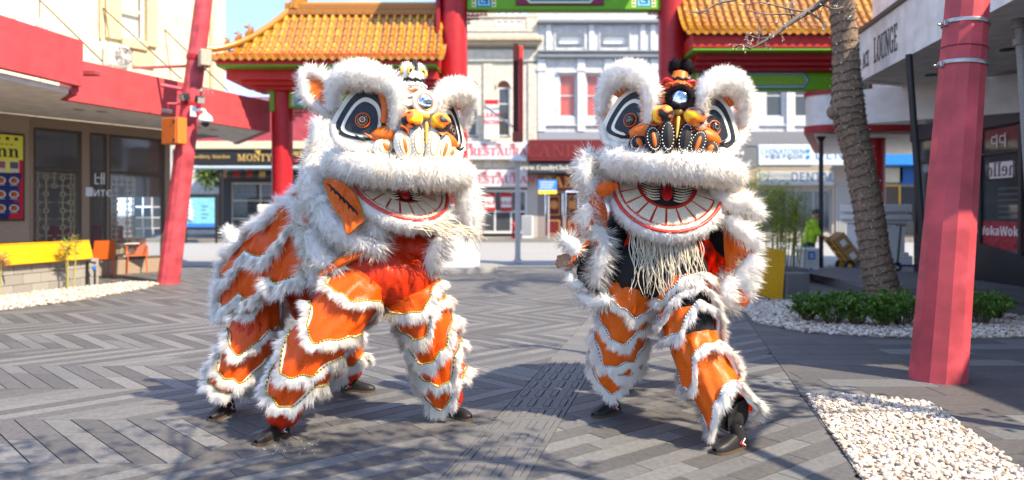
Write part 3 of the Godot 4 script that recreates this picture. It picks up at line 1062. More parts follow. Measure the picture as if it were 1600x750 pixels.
func build_left_building() -> void:
	var wl := Wall.new(Vector2(-10.85, 15.6), Vector2(-8.76, 19.0))
	var g := facade("restaurant_building", "cream restaurant building with brown shopfront behind the orange chairs", wl)
	var cream := mk(lin(0.64, 0.55, 0.39), 0.85, "blotch", 0.5, 0.0)
	var trim := mk(lin(0.60, 0.47, 0.27), 0.8, "blotch", 0.8)
	var brown := mk(lin(0.34, 0.25, 0.175), 0.8, "grain", 0.8)
	var bronze := mk(lin(0.10, 0.075, 0.05), 0.45, "grain", 1.0)
	var glass := glassy(lin(0.2, 0.21, 0.21), 0.10)
	var L := wl.s(-420.0)
	var R := wl.s(350.0)
	# ---- ground floor
	var m := MB.new()
	var wx := [[wl.s(52), wl.s(128)], [wl.s(140), wl.s(168)], [wl.s(170), wl.s(258)]]
	var top := 3.42
	var holes := []
	for q in wx: holes.append([q[0], 0.35, q[1], top - 0.05])
	var E := wl.s(266)
	holed(m, L, 0.0, E, 3.6, 0.0, 0.22, holes)
	part(g, "wall", m, brown)
	m = MB.new()
	m.bx(L, 0.0, 0.0, wl.s(52) - 0.1, 3.6, 0.05, 0.02)
	part(g, "pilaster", m, mk(lin(0.42, 0.31, 0.215), 0.8, "grain", 0.8))
	for q in wx:
		var w := window(g, q[0], 0.35, q[1], top - 0.05, -0.02, bronze, glass, 1, 1, 0.06)
		m = MB.new()
		m.bx(q[0] + 0.06, 2.42, -0.08, q[1] - 0.06, 2.5, -0.01, 0.01)
		part(w, "transom", m, bronze)
	# room behind the glass: floor, back wall, ceiling, side wall, a counter
	m = MB.new()
	m.bx(L, 0.0, -5.2, E, 3.6, -5.0)
	part(g, "back_wall", m, mk(lin(0.5, 0.45, 0.37), 0.9, "grain", 1.0))
	m = MB.new()
	m.bx(E - 0.2, 0.0, -5.0, E, 3.6, -2.4)
	m.bx(E - 0.2, 1.9, -2.4, E, 3.6, -0.22)
	part(g, "side_wall", m, brown)
	m = MB.new()
	m.bx(L, 3.6, -5.2, R, 3.75, -0.22)
	part(g, "ceiling", m, mk(lin(0.25, 0.23, 0.2), 0.9))
	m = MB.new()
	m.bx(wl.s(150), 0, -2.2, wl.s(250), 1.15, -1.6, 0.02)
	part(g, "counter", m, mk(lin(0.2, 0.02, 0.03), 0.5))
	# carved screens in the two big windows
	for q in [[wx[0][0] + 0.08, wx[0][1] - 0.08], [wx[2][0] + 0.08, wx[2][0] + 0.75]]:
		lattice_screen(g, q[0], 0.5, q[1], 2.38, -0.16, mk(lin(0.42, 0.34, 0.20), 0.5))
	# notices stuck inside the last window
	var nb := MB.new()
	var nx0 := wl.s(214)
	for i in 3:
		for j in 4:
			m = MB.new()
			var x := nx0 + i * 0.25 + rng.randf_range(-0.02, 0.02)
			var y := 0.85 + j * 0.27
			m.bx(x, y, -0.105, x + 0.2, y + 0.23, -0.1)
			part(g, "notice", m, mk([lin(0.62, 0.60, 0.52), lin(0.35, 0.45, 0.45), lin(0.55, 0.48, 0.34), lin(0.2, 0.3, 0.36)][rng.randi() % 4], 0.8))
	# lettering on the glass door
	var pale := mk(lin(0.6, 0.62, 0.62), 0.6)
	text(g, "ƎИTЄ", 0.16, Vector3((wx[1][0] + wx[1][1]) / 2, 1.95, 0.004), pale, "Droid Sans", true, 0.0, 0.004, 1.0, true)
	m = MB.new()
	var cx: float = (wx[1][0] + wx[1][1]) / 2
	for r in [[-0.1, 2.16, 0.0, 2.19], [-0.1, 2.30, 0.06, 2.33], [-0.1, 2.16, -0.07, 2.42], [0.05, 2.16, 0.08, 2.44], [0.11, 2.16, 0.14, 2.44], [0.05, 2.29, 0.14, 2.32]]:
		m.bx(cx + r[0], r[1], 0.001, cx + r[2], r[3], 0.006)
	part(g, "glass_sign", m, pale)
	# ---- upper storey
	m = MB.new()
	var uw := [wl.s(186), wl.y(205, 62), wl.s(226), wl.y(205, -30)]
	holed(m, L, 4.0, R, 9.2, 0.05, 0.3, [[uw[0], uw[1], uw[2], uw[3]]])
	part(g, "upper_wall", m, cream)
	var uwin := window(g, uw[0], uw[1], uw[2], uw[3], -0.03, mk(lin(0.72, 0.66, 0.52), 0.6), glass, 1, 2, 0.07)
	m = MB.new()
	m.bx(uw[0], uw[1], -0.2, uw[2], uw[3], -0.18)
	part(uwin, "curtain", m, mk(lin(0.7, 0.68, 0.6), 0.9))
	m = MB.new()
	var tx := 0.38
	m.bx(uw[0] - tx, uw[1] - 0.1, 0.05, uw[0], uw[3] + 0.3, 0.13, 0.02)
	m.bx(uw[2], uw[1] - 0.1, 0.05, uw[2] + tx * 0.7, uw[3] + 0.3, 0.13, 0.02)
	m.bx(uw[0], uw[1] - 0.24, 0.05, uw[2], uw[1], 0.17, 0.02)
	part(g, "window_surround", m, trim)
	m = MB.new()
	m.bx(wl.s(204), wl.y(204, 103), 0.05, wl.s(238), wl.y(238, 80), 0.10, 0.01)
	part(g, "panel", m, trim)
	m = MB.new()
	m.bx(R - 0.5, 4.0, 0.05, R - 0.42, 9.2, 0.12, 0.02)
	m.bx(L, 8.9, 0.05, R, 9.2, 0.3, 0.03)
	part(g, "trim", m, trim)
	m = MB.new()
	m.tube([Vector3(wl.s(154), 5.6, 0.1), Vector3(wl.s(154), 9.0, 0.1)], 0.035, 8)
	part(g, "downpipe", m, trim)
	m = MB.new()
	m.bx(R - 0.3, 3.75, -8.0, R, 9.2, -0.25)
	m.bx(L, 3.75, -8.2, R, 9.2, -8.0)
	m.bx(L, 9.0, -8.0, R, 9.2, -0.25)
	part(g, "rear_wall", m, cream)
	# ---- air conditioners on brackets
	var dz := 0.33
	for a in [[157.0, 70.0, 188.0, 106.0, "white air conditioner box on the cream wall under the window"], [12.0, 26.0, 68.0, 46.0, "white air conditioner box behind the pink fascia, farther left"]]:
		var x0 := wl.s(a[0]); var x1 := wl.s(a[2])
		var y0 := wl.y(a[0], a[3]); var y1 := wl.y(a[0], a[1])
		var base := Vector3(wl.p0.x, 0, -wl.p0.y) + Basis(Vector3.UP, wl.turn) * Vector3((x0 + x1) / 2, y0, 0.08 + dz / 2)
		var ac := thing("air_conditioner", a[4], "air conditioner", base, wl.turn, "", false)
		var hw := (x1 - x0) / 2
		var hh := y1 - y0
		m = MB.new()
		m.bx(-hw, 0.04, -dz / 2, hw, hh, dz / 2, 0.03)
		part(ac, "casing", m, mk(lin(0.78, 0.77, 0.74), 0.5, "grain", 1.0))
		m = MB.new()
		var c := Vector3(hw * 0.3, hh * 0.52, dz / 2)
		for r in [0.4, 0.3, 0.2, 0.1]:
			var pts := []
			for k in 25: pts.append(c + Vector3(cos(k * TAU / 24), sin(k * TAU / 24), 0.03) * Vector3(hh * r, hh * r, 1))
			m.tube(pts, 0.008, 5)
		for k in 8: m.tube([c + Vector3(0, 0, 0.03), c + Vector3(cos(k * TAU / 8) * hh * 0.4, sin(k * TAU / 8) * hh * 0.4, 0.03)], 0.006, 4)
		part(ac, "grille", m, mk(lin(0.5, 0.5, 0.48), 0.5))
		m = MB.new()
		m.slab(circle(Vector2(c.x, c.y), hh * 0.41, 24), dz / 2, dz / 2 + 0.004)
		var fan := part(ac, "fan_opening", m, mk(lin(0.06, 0.055, 0.05), 0.6))
		m = MB.new()
		m.ball(c + Vector3(0, 0, 0.012), Vector3(hh * 0.13, hh * 0.13, 0.02), 6, 12)
		for k in 3:
			var q := Basis(Vector3.BACK, k * TAU / 3)
			m.slab(PackedVector2Array([Vector2(0.02, -0.03), Vector2(hh * 0.36, -0.07), Vector2(hh * 0.36, 0.1), Vector2(0.02, 0.05)]), 0.006, 0.01, Transform3D(q, c))
		part(fan, "fan", m, mk(lin(0.55, 0.5, 0.42), 0.5))
		m = MB.new()
		m.bx(-hw * 0.8, -0.02, -dz / 2 - 0.1, -hw * 0.72, 0.04, dz / 2)
		m.bx(hw * 0.72, -0.02, -dz / 2 - 0.1, hw * 0.8, 0.04, dz / 2)
		part(ac, "bracket", m, mk(lin(0.4, 0.4, 0.4), 0.6))
	# ---- menu poster in its frame
	var mb_at := Vector3(wl.p0.x, 0, -wl.p0.y) + Basis(Vector3.UP, wl.turn) * Vector3(wl.s(-12), 0, 0.06)
	var sign_ := thing("menu_board", "framed yellow menu poster with rows of dish photos on the brown wall", "sign", mb_at, wl.turn, "", false)
	var ww := wl.s(35) - wl.s(-12)
	var py0 := wl.y(20, 342)
	var py1 := wl.y(20, 212)
	m = MB.new()
	m.bx(-ww, py0 - 0.04, 0.0, ww, py1 + 0.04, 0.05, 0.012)
	part(sign_, "frame", m, mk(lin(0.03, 0.03, 0.03), 0.5))
	m = MB.new()
	m.quad(Vector3(-ww + 0.04, py0, 0.054), Vector3(ww - 0.04, py0, 0.054), Vector3(ww - 0.04, py1, 0.054), Vector3(-ww + 0.04, py1, 0.054), Vector3.BACK)
	var pm := mk(Color.WHITE, 0.4)
	pm.albedo_texture = menu_print()
	part(sign_, "poster", m, pm)
	text(sign_, "nn", 0.24, Vector3(ww * 0.42, py1 - 0.36, 0.058), mk(lin(0.02, 0.02, 0.02), 0.6), "Droid Serif", true, 0.0, 0.004, 1.0, true)

	# ---- pink awning
	var pink := mk(lin(0.50, 0.062, 0.068), 0.6, "blotch", 0.35)
	var aw := thing("shop_awning", "pink red awning with deep fascia and white underside on the restaurant", "awning", Vector3(-8, 3.6, -15))
	var q0 := Vector2(-8.22, 14.2)
	var q1 := Vector2(-6.31, 19.2)
	var wallp := func(px: float) -> Vector2: return wl.p0 + wl.u * wl.s(px)
	var front := [Vector2(-8.42, 9.0), Vector2(-7.75, 13.3)]
	var fascia := func(a: Vector2, b: Vector2, y0: float, y1: float, th: float) -> MB:
		var n := Vector2((b - a).y, -(b - a).x).normalized()
		var mm := MB.new()
		var poly := PackedVector2Array([a, b, b - n * th, a - n * th])
		var x := Transform3D(Basis(Vector3.RIGHT, Vector3.FORWARD, Vector3.UP), Vector3.ZERO)
		mm.slab(poly, y0, y1, x)
		return mm
	part(aw, "fascia", fascia.call(q0 - (q1 - q0).normalized() * 0.4, q1, 3.6, 4.4, 0.15), pink)
	part(aw, "fascia", fascia.call(front[0], front[1], 3.76, 4.58, 0.15), pink)
	part(aw, "fascia", fascia.call(front[1] + Vector2(-0.08, 0.003), q0 + Vector2(-0.22, -0.25), 3.62, 4.57, 0.12), pink)
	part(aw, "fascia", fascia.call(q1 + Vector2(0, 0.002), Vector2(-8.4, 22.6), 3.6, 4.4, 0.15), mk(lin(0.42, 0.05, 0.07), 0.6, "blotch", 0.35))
	m = MB.new()
	var so := PackedVector2Array([q0 + Vector2(-0.3, -0.3), q1 + Vector2(-0.05, 0), Vector2(-8.4, 22.5), wallp.call(300.0), wallp.call(-420.0), Vector2(-9.6, 8.0), Vector2(-8.6, 9.0), Vector2(-7.95, 13.2)])
	m.slab(so, 3.62, 3.72, Transform3D(Basis(Vector3.RIGHT, Vector3.FORWARD, Vector3.UP), Vector3.ZERO))
	part(aw, "soffit", m, mk(lin(0.80, 0.755, 0.68), 0.85, "blotch", 0.4))
	for a in [[150.0, 190.0, 15.2], [185.0, 180.0, 15.5], [330.0, 218.0, 18.3], [355.0, 222.0, 18.8]]:
		m = MB.new()
		m.lathe(Vector3((a[0] - 800.0) * a[2] / F - 0.35, 3.6, -a[2]), [Vector2(0.1, 0.03), Vector2(0.1, 0.0), Vector2(0.0, 0.0)], 14)
		part(aw, "downlight", m, mk(lin(0.35, 0.33, 0.3), 0.6))
	m = MB.new()
	var e0 := Vector3(-7.9, 4.38, -13.75)
	m.bx(-8.0, 4.0, -13.6, -7.6, 4.09, -13.45, 0.01)
	part(aw, "rain_spout", m, mk(lin(0.3, 0.05, 0.05), 0.5))
	# cable stays from the wall to the fascia
	var cable := mk(lin(0.05, 0.05, 0.05), 0.5)
	for c in [[60.0, -2.0, 160.0, 96.0, 14.6], [158.0, 10.0, 284.0, 124.0, 16.6], [255.0, 44.0, 356.0, 142.0, 18.0]]:
		var w2: Vector2 = wallp.call(c[0])
		m = MB.new()
		m.tube([U(c[0], c[1], w2.y), U(c[2], c[3], c[4])], 0.016, 6)
		part(aw, "stay_cable", m, cable)

func circle(c: Vector2, r: float, n: int, ry := -1.0) -> PackedVector2Array:
	var p := PackedVector2Array()
	for k in n: p.append(c + Vector2(cos(TAU * k / n) * r, sin(TAU * k / n) * (r if ry < 0 else ry)))
	return p

# fretwork screen of square bars
func lattice_screen(g: Node3D, x0: float, y0: float, x1: float, y1: float, z: float, m: Material) -> void:
	var b := MB.new()
	var t := 0.022
	b.bx(x0, y0, z - 0.02, x0 + t, y1, z + 0.02)
	b.bx(x1 - t, y0, z - 0.02, x1, y1, z + 0.02)
	b.bx(x0, y1 - t, z - 0.019, x1, y1, z + 0.019)
	b.bx(x0, y0, z - 0.019, x1, y0 + t, z + 0.019)
	var nx := 5
	var ny := int((y1 - y0) / ((x1 - x0) / nx))
	var sx := (x1 - x0) / nx
	var sy := (y1 - y0) / ny
	for j in ny:
		for i in nx:
			var cx := x0 + (i + 0.5) * sx
			var cy := y0 + (j + 0.5) * sy
			if i == 2 and j > 1 and j < ny - 2: continue
			var w := sx * 0.3
			if (i + j) % 2 == 0:
				b.bx(cx - w, cy + w - t, z - 0.016, cx + w, cy + w, z + 0.016)
				b.bx(cx - w, cy - w, z - 0.016, cx + w, cy - w + t, z + 0.016)
				b.bx(cx - w, cy - w + t, z - 0.015, cx - w + t, cy + w - t, z + 0.015)
				b.bx(cx + w - t, cy - w + t, z - 0.015, cx + w, cy + w - t, z + 0.015)
			else:
				b.bx(cx - sx * 0.7, cy - t / 2, z - 0.013, cx + sx * 0.7, cy + t / 2, z + 0.013)
				b.bx(cx - t / 2, cy - sy * 0.7, z - 0.012, cx + t / 2, cy + sy * 0.7, z + 0.012)
	part(g, "screen", b, m)


# ------------------------------------------------------------------ across the street
const SD := 42.0
var fore := 0.0        # how far a sign or canopy stands out from the facades
func sx(px: float) -> float: return (px - 800.0) * (SD - fore) / F
func sy(py: float) -> float: return EYE + (335.0 - py) * (SD - fore) / F

func shop(called: String, label: String, px0: float, px1: float) -> Node3D:
	return thing(called, label, "building", Vector3((sx(px0) + sx(px1)) / 2, 0.12, -SD))

# window let into a frontal facade, by pixels
func swin(g: Node3D, a: float, b: float, c: float, d: float, frame: Material, glass: Material, nx := 1, ny := 2, bar := 0.07, sill := true, z := -SD - 0.12) -> MeshInstance3D:
	return window(g, sx(a), sy(d), sx(c), sy(b), z, frame, glass, nx, ny, bar, sill)

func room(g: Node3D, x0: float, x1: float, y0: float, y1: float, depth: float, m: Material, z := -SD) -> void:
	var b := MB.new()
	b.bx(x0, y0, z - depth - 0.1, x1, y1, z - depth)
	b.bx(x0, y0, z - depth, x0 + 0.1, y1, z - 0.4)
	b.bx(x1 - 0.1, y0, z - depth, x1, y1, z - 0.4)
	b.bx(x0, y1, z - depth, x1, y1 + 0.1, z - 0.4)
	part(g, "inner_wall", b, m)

func stroke_text(g: Node3D, at: Vector3, h: float, glyphs: Array, gap: float, m: Material) -> void:
	for i in glyphs.size():
		var b := MB.new()
		for r in glyphs[i]:
			var a := Vector2(r[0], r[1]) * h / 10.0
			var e := Vector2(r[2], r[3]) * h / 10.0
			var o := at + Vector3(i * gap, 0, 0)
			var dr := (e - a).normalized() * h * 0.045
			var q := Vector2(-dr.y, dr.x)
			b.quad(o + Vector3(a.x - dr.x - q.x, a.y - dr.y - q.y, 0), o + Vector3(e.x + dr.x - q.x, e.y + dr.y - q.y, 0), o + Vector3(e.x + dr.x + q.x, e.y + dr.y + q.y, 0), o + Vector3(a.x - dr.x + q.x, a.y - dr.y + q.y, 0), Vector3.BACK)
		part(g, "character", b, m)

# the characters on the dental sign, as strokes in a 10 x 10 square
func dental_glyphs() -> Array:
	return [
		[[1, 7, 9, 7], [1, 4, 9, 4], [1, 7, 1, 4], [9, 7, 9, 4], [5, 10, 5, 0]],
		[[1, 9, 9, 9], [1, 1, 9, 1], [1, 9, 1, 1], [9, 9, 9, 1], [3, 7, 7, 7], [3, 5, 5, 5], [3, 5, 3, 3], [5, 5, 5, 3], [3, 3, 6, 3], [6, 8, 7, 3]],
		[[0, 7, 3, 7], [1.5, 9, 1.5, 2], [0, 2, 3, 3], [4, 8, 9, 8], [4, 8, 4, 1], [4, 5, 6, 5], [6, 5, 6, 2], [7, 10, 9, 1], [9, 5, 7, 2]],
		[[2, 9, 8, 9], [3, 9, 2, 6], [2, 6, 9, 6], [6, 9, 6, 0], [6, 6, 1, 1]],
		[[0, 9, 4, 9], [0, 9, 0, 6], [0, 6, 4, 6], [2, 9, 2, 6], [5, 9, 9, 9], [6, 7, 9, 6], [1, 4, 9, 4], [2, 2, 8, 2], [2, 0, 8, 0], [2, 4, 2, 0], [8, 4, 8, 0], [5, 4, 5, 0]],
		[[0, 9, 3, 9], [0, 6, 3, 6], [0.5, 4, 2.5, 4], [0.5, 4, 0.5, 1], [2.5, 4, 2.5, 1], [0.5, 1, 2.5, 1], [7, 10, 4, 6], [7, 10, 10, 6], [8, 6, 5, 4], [9, 4, 5, 2], [9, 2, 5, 0]],
		[[0, 9, 4, 9], [0, 7, 4, 7], [4, 7, 4, 4], [0, 7, 0, 0], [0, 4, 4, 4], [9, 10, 6, 8], [6, 8, 5, 0], [6, 6, 10, 6], [8, 6, 8, 0]]]

func build_street() -> void:
	var cream := mk(lin(0.58, 0.525, 0.43), 0.85, "blotch", 0.35)
	var creamd := mk(lin(0.52, 0.43, 0.30), 0.85, "blotch", 0.6)
	var grey := mk(lin(0.53, 0.535, 0.53), 0.85, "blotch", 0.35)
	var greyl := mk(lin(0.62, 0.625, 0.62), 0.8, "blotch", 0.4)
	var greyd := mk(lin(0.20, 0.225, 0.25), 0.8, "grain", 0.5)
	var black := mk(lin(0.018, 0.017, 0.018), 0.5, "grain", 0.8)
	var glass := glassy(lin(0.10, 0.11, 0.12), 0.35)
	var white := mk(lin(0.72, 0.72, 0.70), 0.7, "grain", 0.5)
	var red := mk(lin(0.50, 0.02, 0.02), 0.6, "grain", 0.5)
	var maroon := mk(lin(0.13, 0.012, 0.014), 0.5, "blotch", 0.8)
	var gold := mk(lin(0.55, 0.36, 0.10), 0.4)
	var m: MB
	# ================= pawn shop with black fascia
	var g := shop("corner_shop", "dark shopfront with black signboard behind the pink pole and red column", 300, 700)
	m = MB.new()
	holed(m, sx(342), 0.12, sx(722), sy(268), -SD, 0.3, [[sx(360), sy(370), sx(452), sy(285)], [sx(520), sy(372), sx(640), sy(285)]])
	part(g, "wall", m, mk(lin(0.055, 0.058, 0.065), 0.7, "grain", 0.5))
	var w := swin(g, 360, 285, 452, 370, mk(lin(0.5, 0.48, 0.42), 0.6), glass, 2, 3, 0.09, false)
	swin(g, 520, 285, 640, 372, mk(lin(0.5, 0.48, 0.42), 0.6), glass, 3, 3, 0.09, false)
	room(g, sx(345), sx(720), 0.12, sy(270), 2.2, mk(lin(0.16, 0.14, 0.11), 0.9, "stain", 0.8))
	m = MB.new()
	for k in 3: m.bx(sx(362), 1.2 + k * 0.7, -SD - 1.2, sx(450), 1.24 + k * 0.7, -SD - 0.7)
	part(g, "shelf", m, mk(lin(0.4, 0.36, 0.3), 0.7))
	for k in 34:
		m = MB.new()
		var x := sx(364) + k * 0.094
		m.bx(x, 1.24 + (k % 3) * 0.7, -SD - 1.0, x + 0.075, 1.5 + (k % 3) * 0.7 + rng.randf() * 0.12, -SD - 0.8)
		part(g, "shelf_goods", m, mk(lin(0.15 + 0.3 * rng.randf(), 0.14 + 0.2 * rng.randf(), 0.12 + 0.15 * rng.randf()), 0.8))
	fore = 2.7
	m = MB.new()
	m.bx(sx(270), sy(258), -SD + 2.6, sx(724), sy(234), -SD + 2.75, 0.02)
	var fs := part(g, "signboard", m, black)
	m = MB.new()
	m.bx(sx(270), sy(233), -SD, sx(724), sy(221), -SD + 2.85, 0.02)
	part(g, "awning_roof", m, mk(lin(0.66, 0.60, 0.42), 0.8, "grain", 0.5))
	m = MB.new()
	m.tube([Vector3(sx(270), sy(262), -SD + 2.7), Vector3(sx(724), sy(262), -SD + 2.7)], 0.1, 10)
	part(g, "awning_beam", m, mk(lin(0.30, 0.37, 0.42), 0.6))
	text(g, "MONTY'S", 0.36, Vector3(sx(404), sy(248) + 0.05, -SD + 2.77), gold, "Droid Serif", false)
	text(g, "Jewellery, Watches", 0.17, Vector3(sx(329), sy(245), -SD + 2.77), gold, "Droid Serif")
	text(g, "Buy - Sell", 0.3, Vector3(sx(480), sy(239), -SD + 2.77), gold, "Droid Serif", true)
	text(g, "www.montys", 0.26, Vector3(sx(484), sy(250), -SD + 2.77), red, "Droid Serif", true)
	m = MB.new()
	m.ball(Vector3(sx(404), sy(238), -SD + 2.78), Vector3(0.12, 0.12, 0.03), 6, 8)
	for k in [-1, 0, 1]: m.tube([Vector3(sx(404) + k * 0.1, sy(238) + 0.05, -SD + 2.78), Vector3(sx(404) + k * 0.17, sy(235), -SD + 2.78)], [0.05, 0.015], 6)
	part(g, "crown_mark", m, gold)
	# iron trusses under the awning and red banners
	m = MB.new()
	for k in 13:
		var x := sx(305) + k * 1.2
		m.tube([Vector3(x, sy(266), -SD + 2.6), Vector3(x + 0.6, sy(276), -SD + 2.6)], 0.025, 4)
		m.tube([Vector3(x + 0.6, sy(276), -SD + 2.6), Vector3(x + 1.2, sy(266), -SD + 2.6)], 0.025, 4)
	m.tube([Vector3(sx(305), sy(276.5), -SD + 2.6), Vector3(sx(700), sy(276.5), -SD + 2.6)], 0.03, 5)
	part(g, "iron_truss", m, black)
	for k in 6:
		m = MB.new()
		m.bx(sx(327 + k * 21), sy(276), -SD + 1.2, sx(337 + k * 21), sy(264), -SD + 1.25)
		part(g, "hanging_sign", m, red if k % 3 else gold)
	for px in [346.0, 500.0, 648.0]:
		m = MB.new()
		m.tube([Vector3(sx(px), 0.12, -SD + 2.6), Vector3(sx(px), sy(264), -SD + 2.6)], 0.07, 8)
		part(g, "post", m, black)
	fore = 0.0
	m = MB.new()
	m.bx(sx(300), sy(221), -SD - 8, sx(722), sy(150), -SD - 0.3)
	part(g, "upper_wall", m, mk(lin(0.33, 0.05, 0.07), 0.8, "blotch", 0.3))
	for k in 5:
		m = MB.new()
		m.bx(sx(392 + k * 14), sy(160), -SD - 0.3, sx(402 + k * 14), sy(152), -SD - 0.25)
		part(g, "vent", m, greyd)

	# ================= cream building with balustrade and arched windows
	g = shop("cream_building", "cream Victorian facade with arched windows, dentil cornice and pierced parapet", 722, 840)
	m = MB.new()
	var X0 := sx(722)
	var X1 := sx(840)
	var arches := [[737.5, 8.5], [787.0, 9.5]]
	var holes := []
	for a in arches: holes.append([sx(a[0] - a[1]), sy(213), sx(a[0] + a[1]), sy(127)])
	holed(m, X0, sy(262), X1, sy(70), -SD, 0.35, holes)
	part(g, "wall", m, cream)
	for a in arches:
		var cx := sx(a[0])
		var r := sx(800 + a[1])
		var sp := sy(127) - r           # spring line
		m = MB.new()                   # corners of the arch filled
		for s in [-1.0, 1.0]:
			var poly := PackedVector2Array([Vector2(cx + s * r, sy(127) + 0.01)])
			for k in 9: poly.append(Vector2(cx + s * r * sin(k * PI / 16), sp + r * cos(k * PI / 16)))
			m.slab(poly, -SD - 0.3, -SD + 0.002)
		part(g, "arch", m, cream)
		m = MB.new()
		m.slab(PackedVector2Array(range(13).map(func(k): return Vector2(cx + r * cos(k * PI / 12), sp + r * sin(k * PI / 12)))), -SD - 0.2, -SD - 0.15)
		part(g, "fanlight", m, mk(lin(0.35, 0.11, 0.05), 0.6, "grain", 1.0))
		window(g, cx - r, sy(213), cx + r, sp, -SD - 0.1, white, glass, 1, 3, 0.08, true)
		m = MB.new()
		var pts := []
		for k in 17: pts.append(Vector3(cx + (r + 0.07) * cos(k * PI / 16), sp + (r + 0.07) * sin(k * PI / 16), -SD + 0.02))
		m.tube(pts, 0.07, 6)
		part(g, "arch_moulding", m, cream)
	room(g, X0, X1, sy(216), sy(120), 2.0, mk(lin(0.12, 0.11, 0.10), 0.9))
	m = MB.new()
	m.bx(X0, sy(66), -SD - 0.3, X1 + 0.25, sy(60), -SD + 0.55, 0.03)
	m.bx(X0, sy(71), -SD - 0.3, X1 + 0.1, sy(66), -SD + 0.3, 0.02)
	part(g, "cornice", m, creamd)
	for k in 22:
		m = MB.new()
		m.bx(X0 + k * 0.2 + 0.03, sy(74), -SD, X0 + k * 0.2 + 0.14, sy(66.3), -SD + 0.26, 0.01)
		part(g, "dentil", m, creamd)
	m = MB.new()
	m.bx(X0, sy(77), -SD, X1, sy(75), -SD + 0.1)
	m.bx(X0, sy(97.5), -SD, X1, sy(95.5), -SD + 0.09)
	part(g, "string_course", m, mk(lin(0.13, 0.16, 0.14), 0.7))
	# parapet: piers, rails, balusters, holes
	m = MB.new()
	m.bx(X0, sy(60), -SD - 0.3, X1, sy(50), -SD + 0.05)
	m.bx(X0, sy(50), -SD - 0.3, X1, sy(46), -SD + 0.1, 0.02)
	holed(m, sx(772), sy(46), sx(822), sy(28), -SD + 0.06, 0.3, [[sx(778), sy(41), sx(783), sy(34)], [sx(788), sy(41), sx(793), sy(34)], [sx(798), sy(41), sx(803), sy(34)], [sx(808), sy(41), sx(813), sy(34)]])
	m.bx(X0, sy(28), -SD - 0.3, X1, sy(24), -SD + 0.12, 0.02)
	m.bx(sx(822), sy(46), -SD - 0.3, X1, sy(28), -SD + 0.1, 0.02)
	m.bx(X0, sy(46), -SD - 0.3, sx(772), sy(28), -SD + 0.04)
	part(g, "parapet", m, cream)
	for k in 4:
		m = MB.new()
		m.lathe(Vector3(sx(781 + k * 11), sy(24), -SD - 0.1), [Vector2(0.09, 0), Vector2(0.06, 0.05), Vector2(0.13, 0.25), Vector2(0.05, 0.48), Vector2(0.1, 0.56)], 10)
		part(g, "baluster", m, cream)
	m = MB.new()
	m.bx(X0, sy(9), -SD - 0.3, X1, sy(4), -SD + 0.1, 0.02)
	m.bx(sx(826), sy(24), -SD - 0.3, X1, sy(9), -SD + 0.1, 0.02)
	m.bx(X0, sy(24), -SD - 0.3, sx(776), sy(9), -SD + 0.1, 0.02)
	part(g, "balustrade_rail", m, cream)
	for px in [762.0, 832.0]:
		m = MB.new()
		m.bx(sx(px - 7), sy(262), -SD, sx(px + 7), sy(100), -SD + 0.09, 0.015)
		part(g, "pilaster", m, cream)
	m = MB.new()
	m.bx(X0, sy(60), -SD - 9.0, X0 + 0.3, 0.12, -SD - 0.35)
	m.bx(X1 - 0.3, sy(60), -SD - 9.0, X1, 0.12, -SD - 0.35)
	m.bx(X0 + 0.3, sy(64), -SD - 9.0, X1 - 0.3, sy(60), -SD - 0.35)
	part(g, "side_wall", m, cream)
	# restaurant ground floor
	m = MB.new()
	holed(m, X0, 0.12, X1, sy(262), -SD, 0.3, [[sx(722), sy(296), sx(824), sy(275)], [sx(748), sy(370), sx(824), sy(296)]])
	part(g, "shopfront", m, mk(lin(0.50, 0.46, 0.42), 0.8, "grain", 0.4))
	swin(g, 748, 296, 824, 365, white, glass, 3, 2, 0.14, false, -SD - 0.05)
	swin(g, 724, 276, 824, 294, white, glass, 4, 1, 0.08, false, -SD - 0.05)
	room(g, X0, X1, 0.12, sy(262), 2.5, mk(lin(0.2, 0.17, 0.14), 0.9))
	for a in [[731.0, 752.0], [755.0, 774.0], [782.0, 800.0]]:          # sale posters
		m = MB.new()
		m.bx(sx(a[0]), sy(330), -SD - 0.02, sx(a[1]), sy(301), -SD, 0.0)
		var po := part(g, "poster", m, red)
		m = MB.new()
		m.bx(sx(a[0] + 1), sy(324), -SD + 0.0, sx(a[1] - 1), sy(308), -SD + 0.006)
		part(po, "paper", m, white)
		text(g, "SALE", 0.2, Vector3((sx(a[0]) + sx(a[1])) / 2, sy(317), -SD + 0.01), red, "Droid Sans", true)
	for a in [[222.0, 250.0, 0.26], [266.0, 292.0, 0.2]]:
		m = MB.new()
		m.bx(sx(705), sy(a[1]), -SD + 0.1, sx(824), sy(a[0]), -SD + 0.1 + a[2], 0.02)
		var sb := part(g, "signboard", m, mk(lin(0.74, 0.70, 0.71), 0.6, "grain", 0.4))
		text(g, "B.B.Q. RESTAURANT", 0.42, Vector3(sx(764), sy((a[0] + a[1]) / 2 + 2), -SD + 0.11 + a[2]), mk(lin(0.42, 0.06, 0.10), 0.6), "Droid Serif", true)
		for k in 4:
			m = MB.new()
			var c := Vector3(sx(735 + k * 22), sy(a[0] + 7), -SD + 0.12 + a[2])
			for q in [[-0.16, 0.1, 0.16, 0.13], [-0.16, 0.0, 0.16, 0.03], [-0.02, -0.1, 0.02, 0.17], [-0.14, -0.12, 0.14, -0.09], [0.1, -0.08, 0.13, 0.1]]:
				m.bx(c.x + q[0], c.y + q[1], c.z - 0.01, c.x + q[2], c.y + q[3], c.z)
			part(g, "character", m, red)
	# ================= grey white building with red curtained windows
	g = shop("grey_building", "pale grey painted facade with dark string courses and red curtained windows", 838, 1290)
	X0 = sx(840)
	X1 = sx(1292)
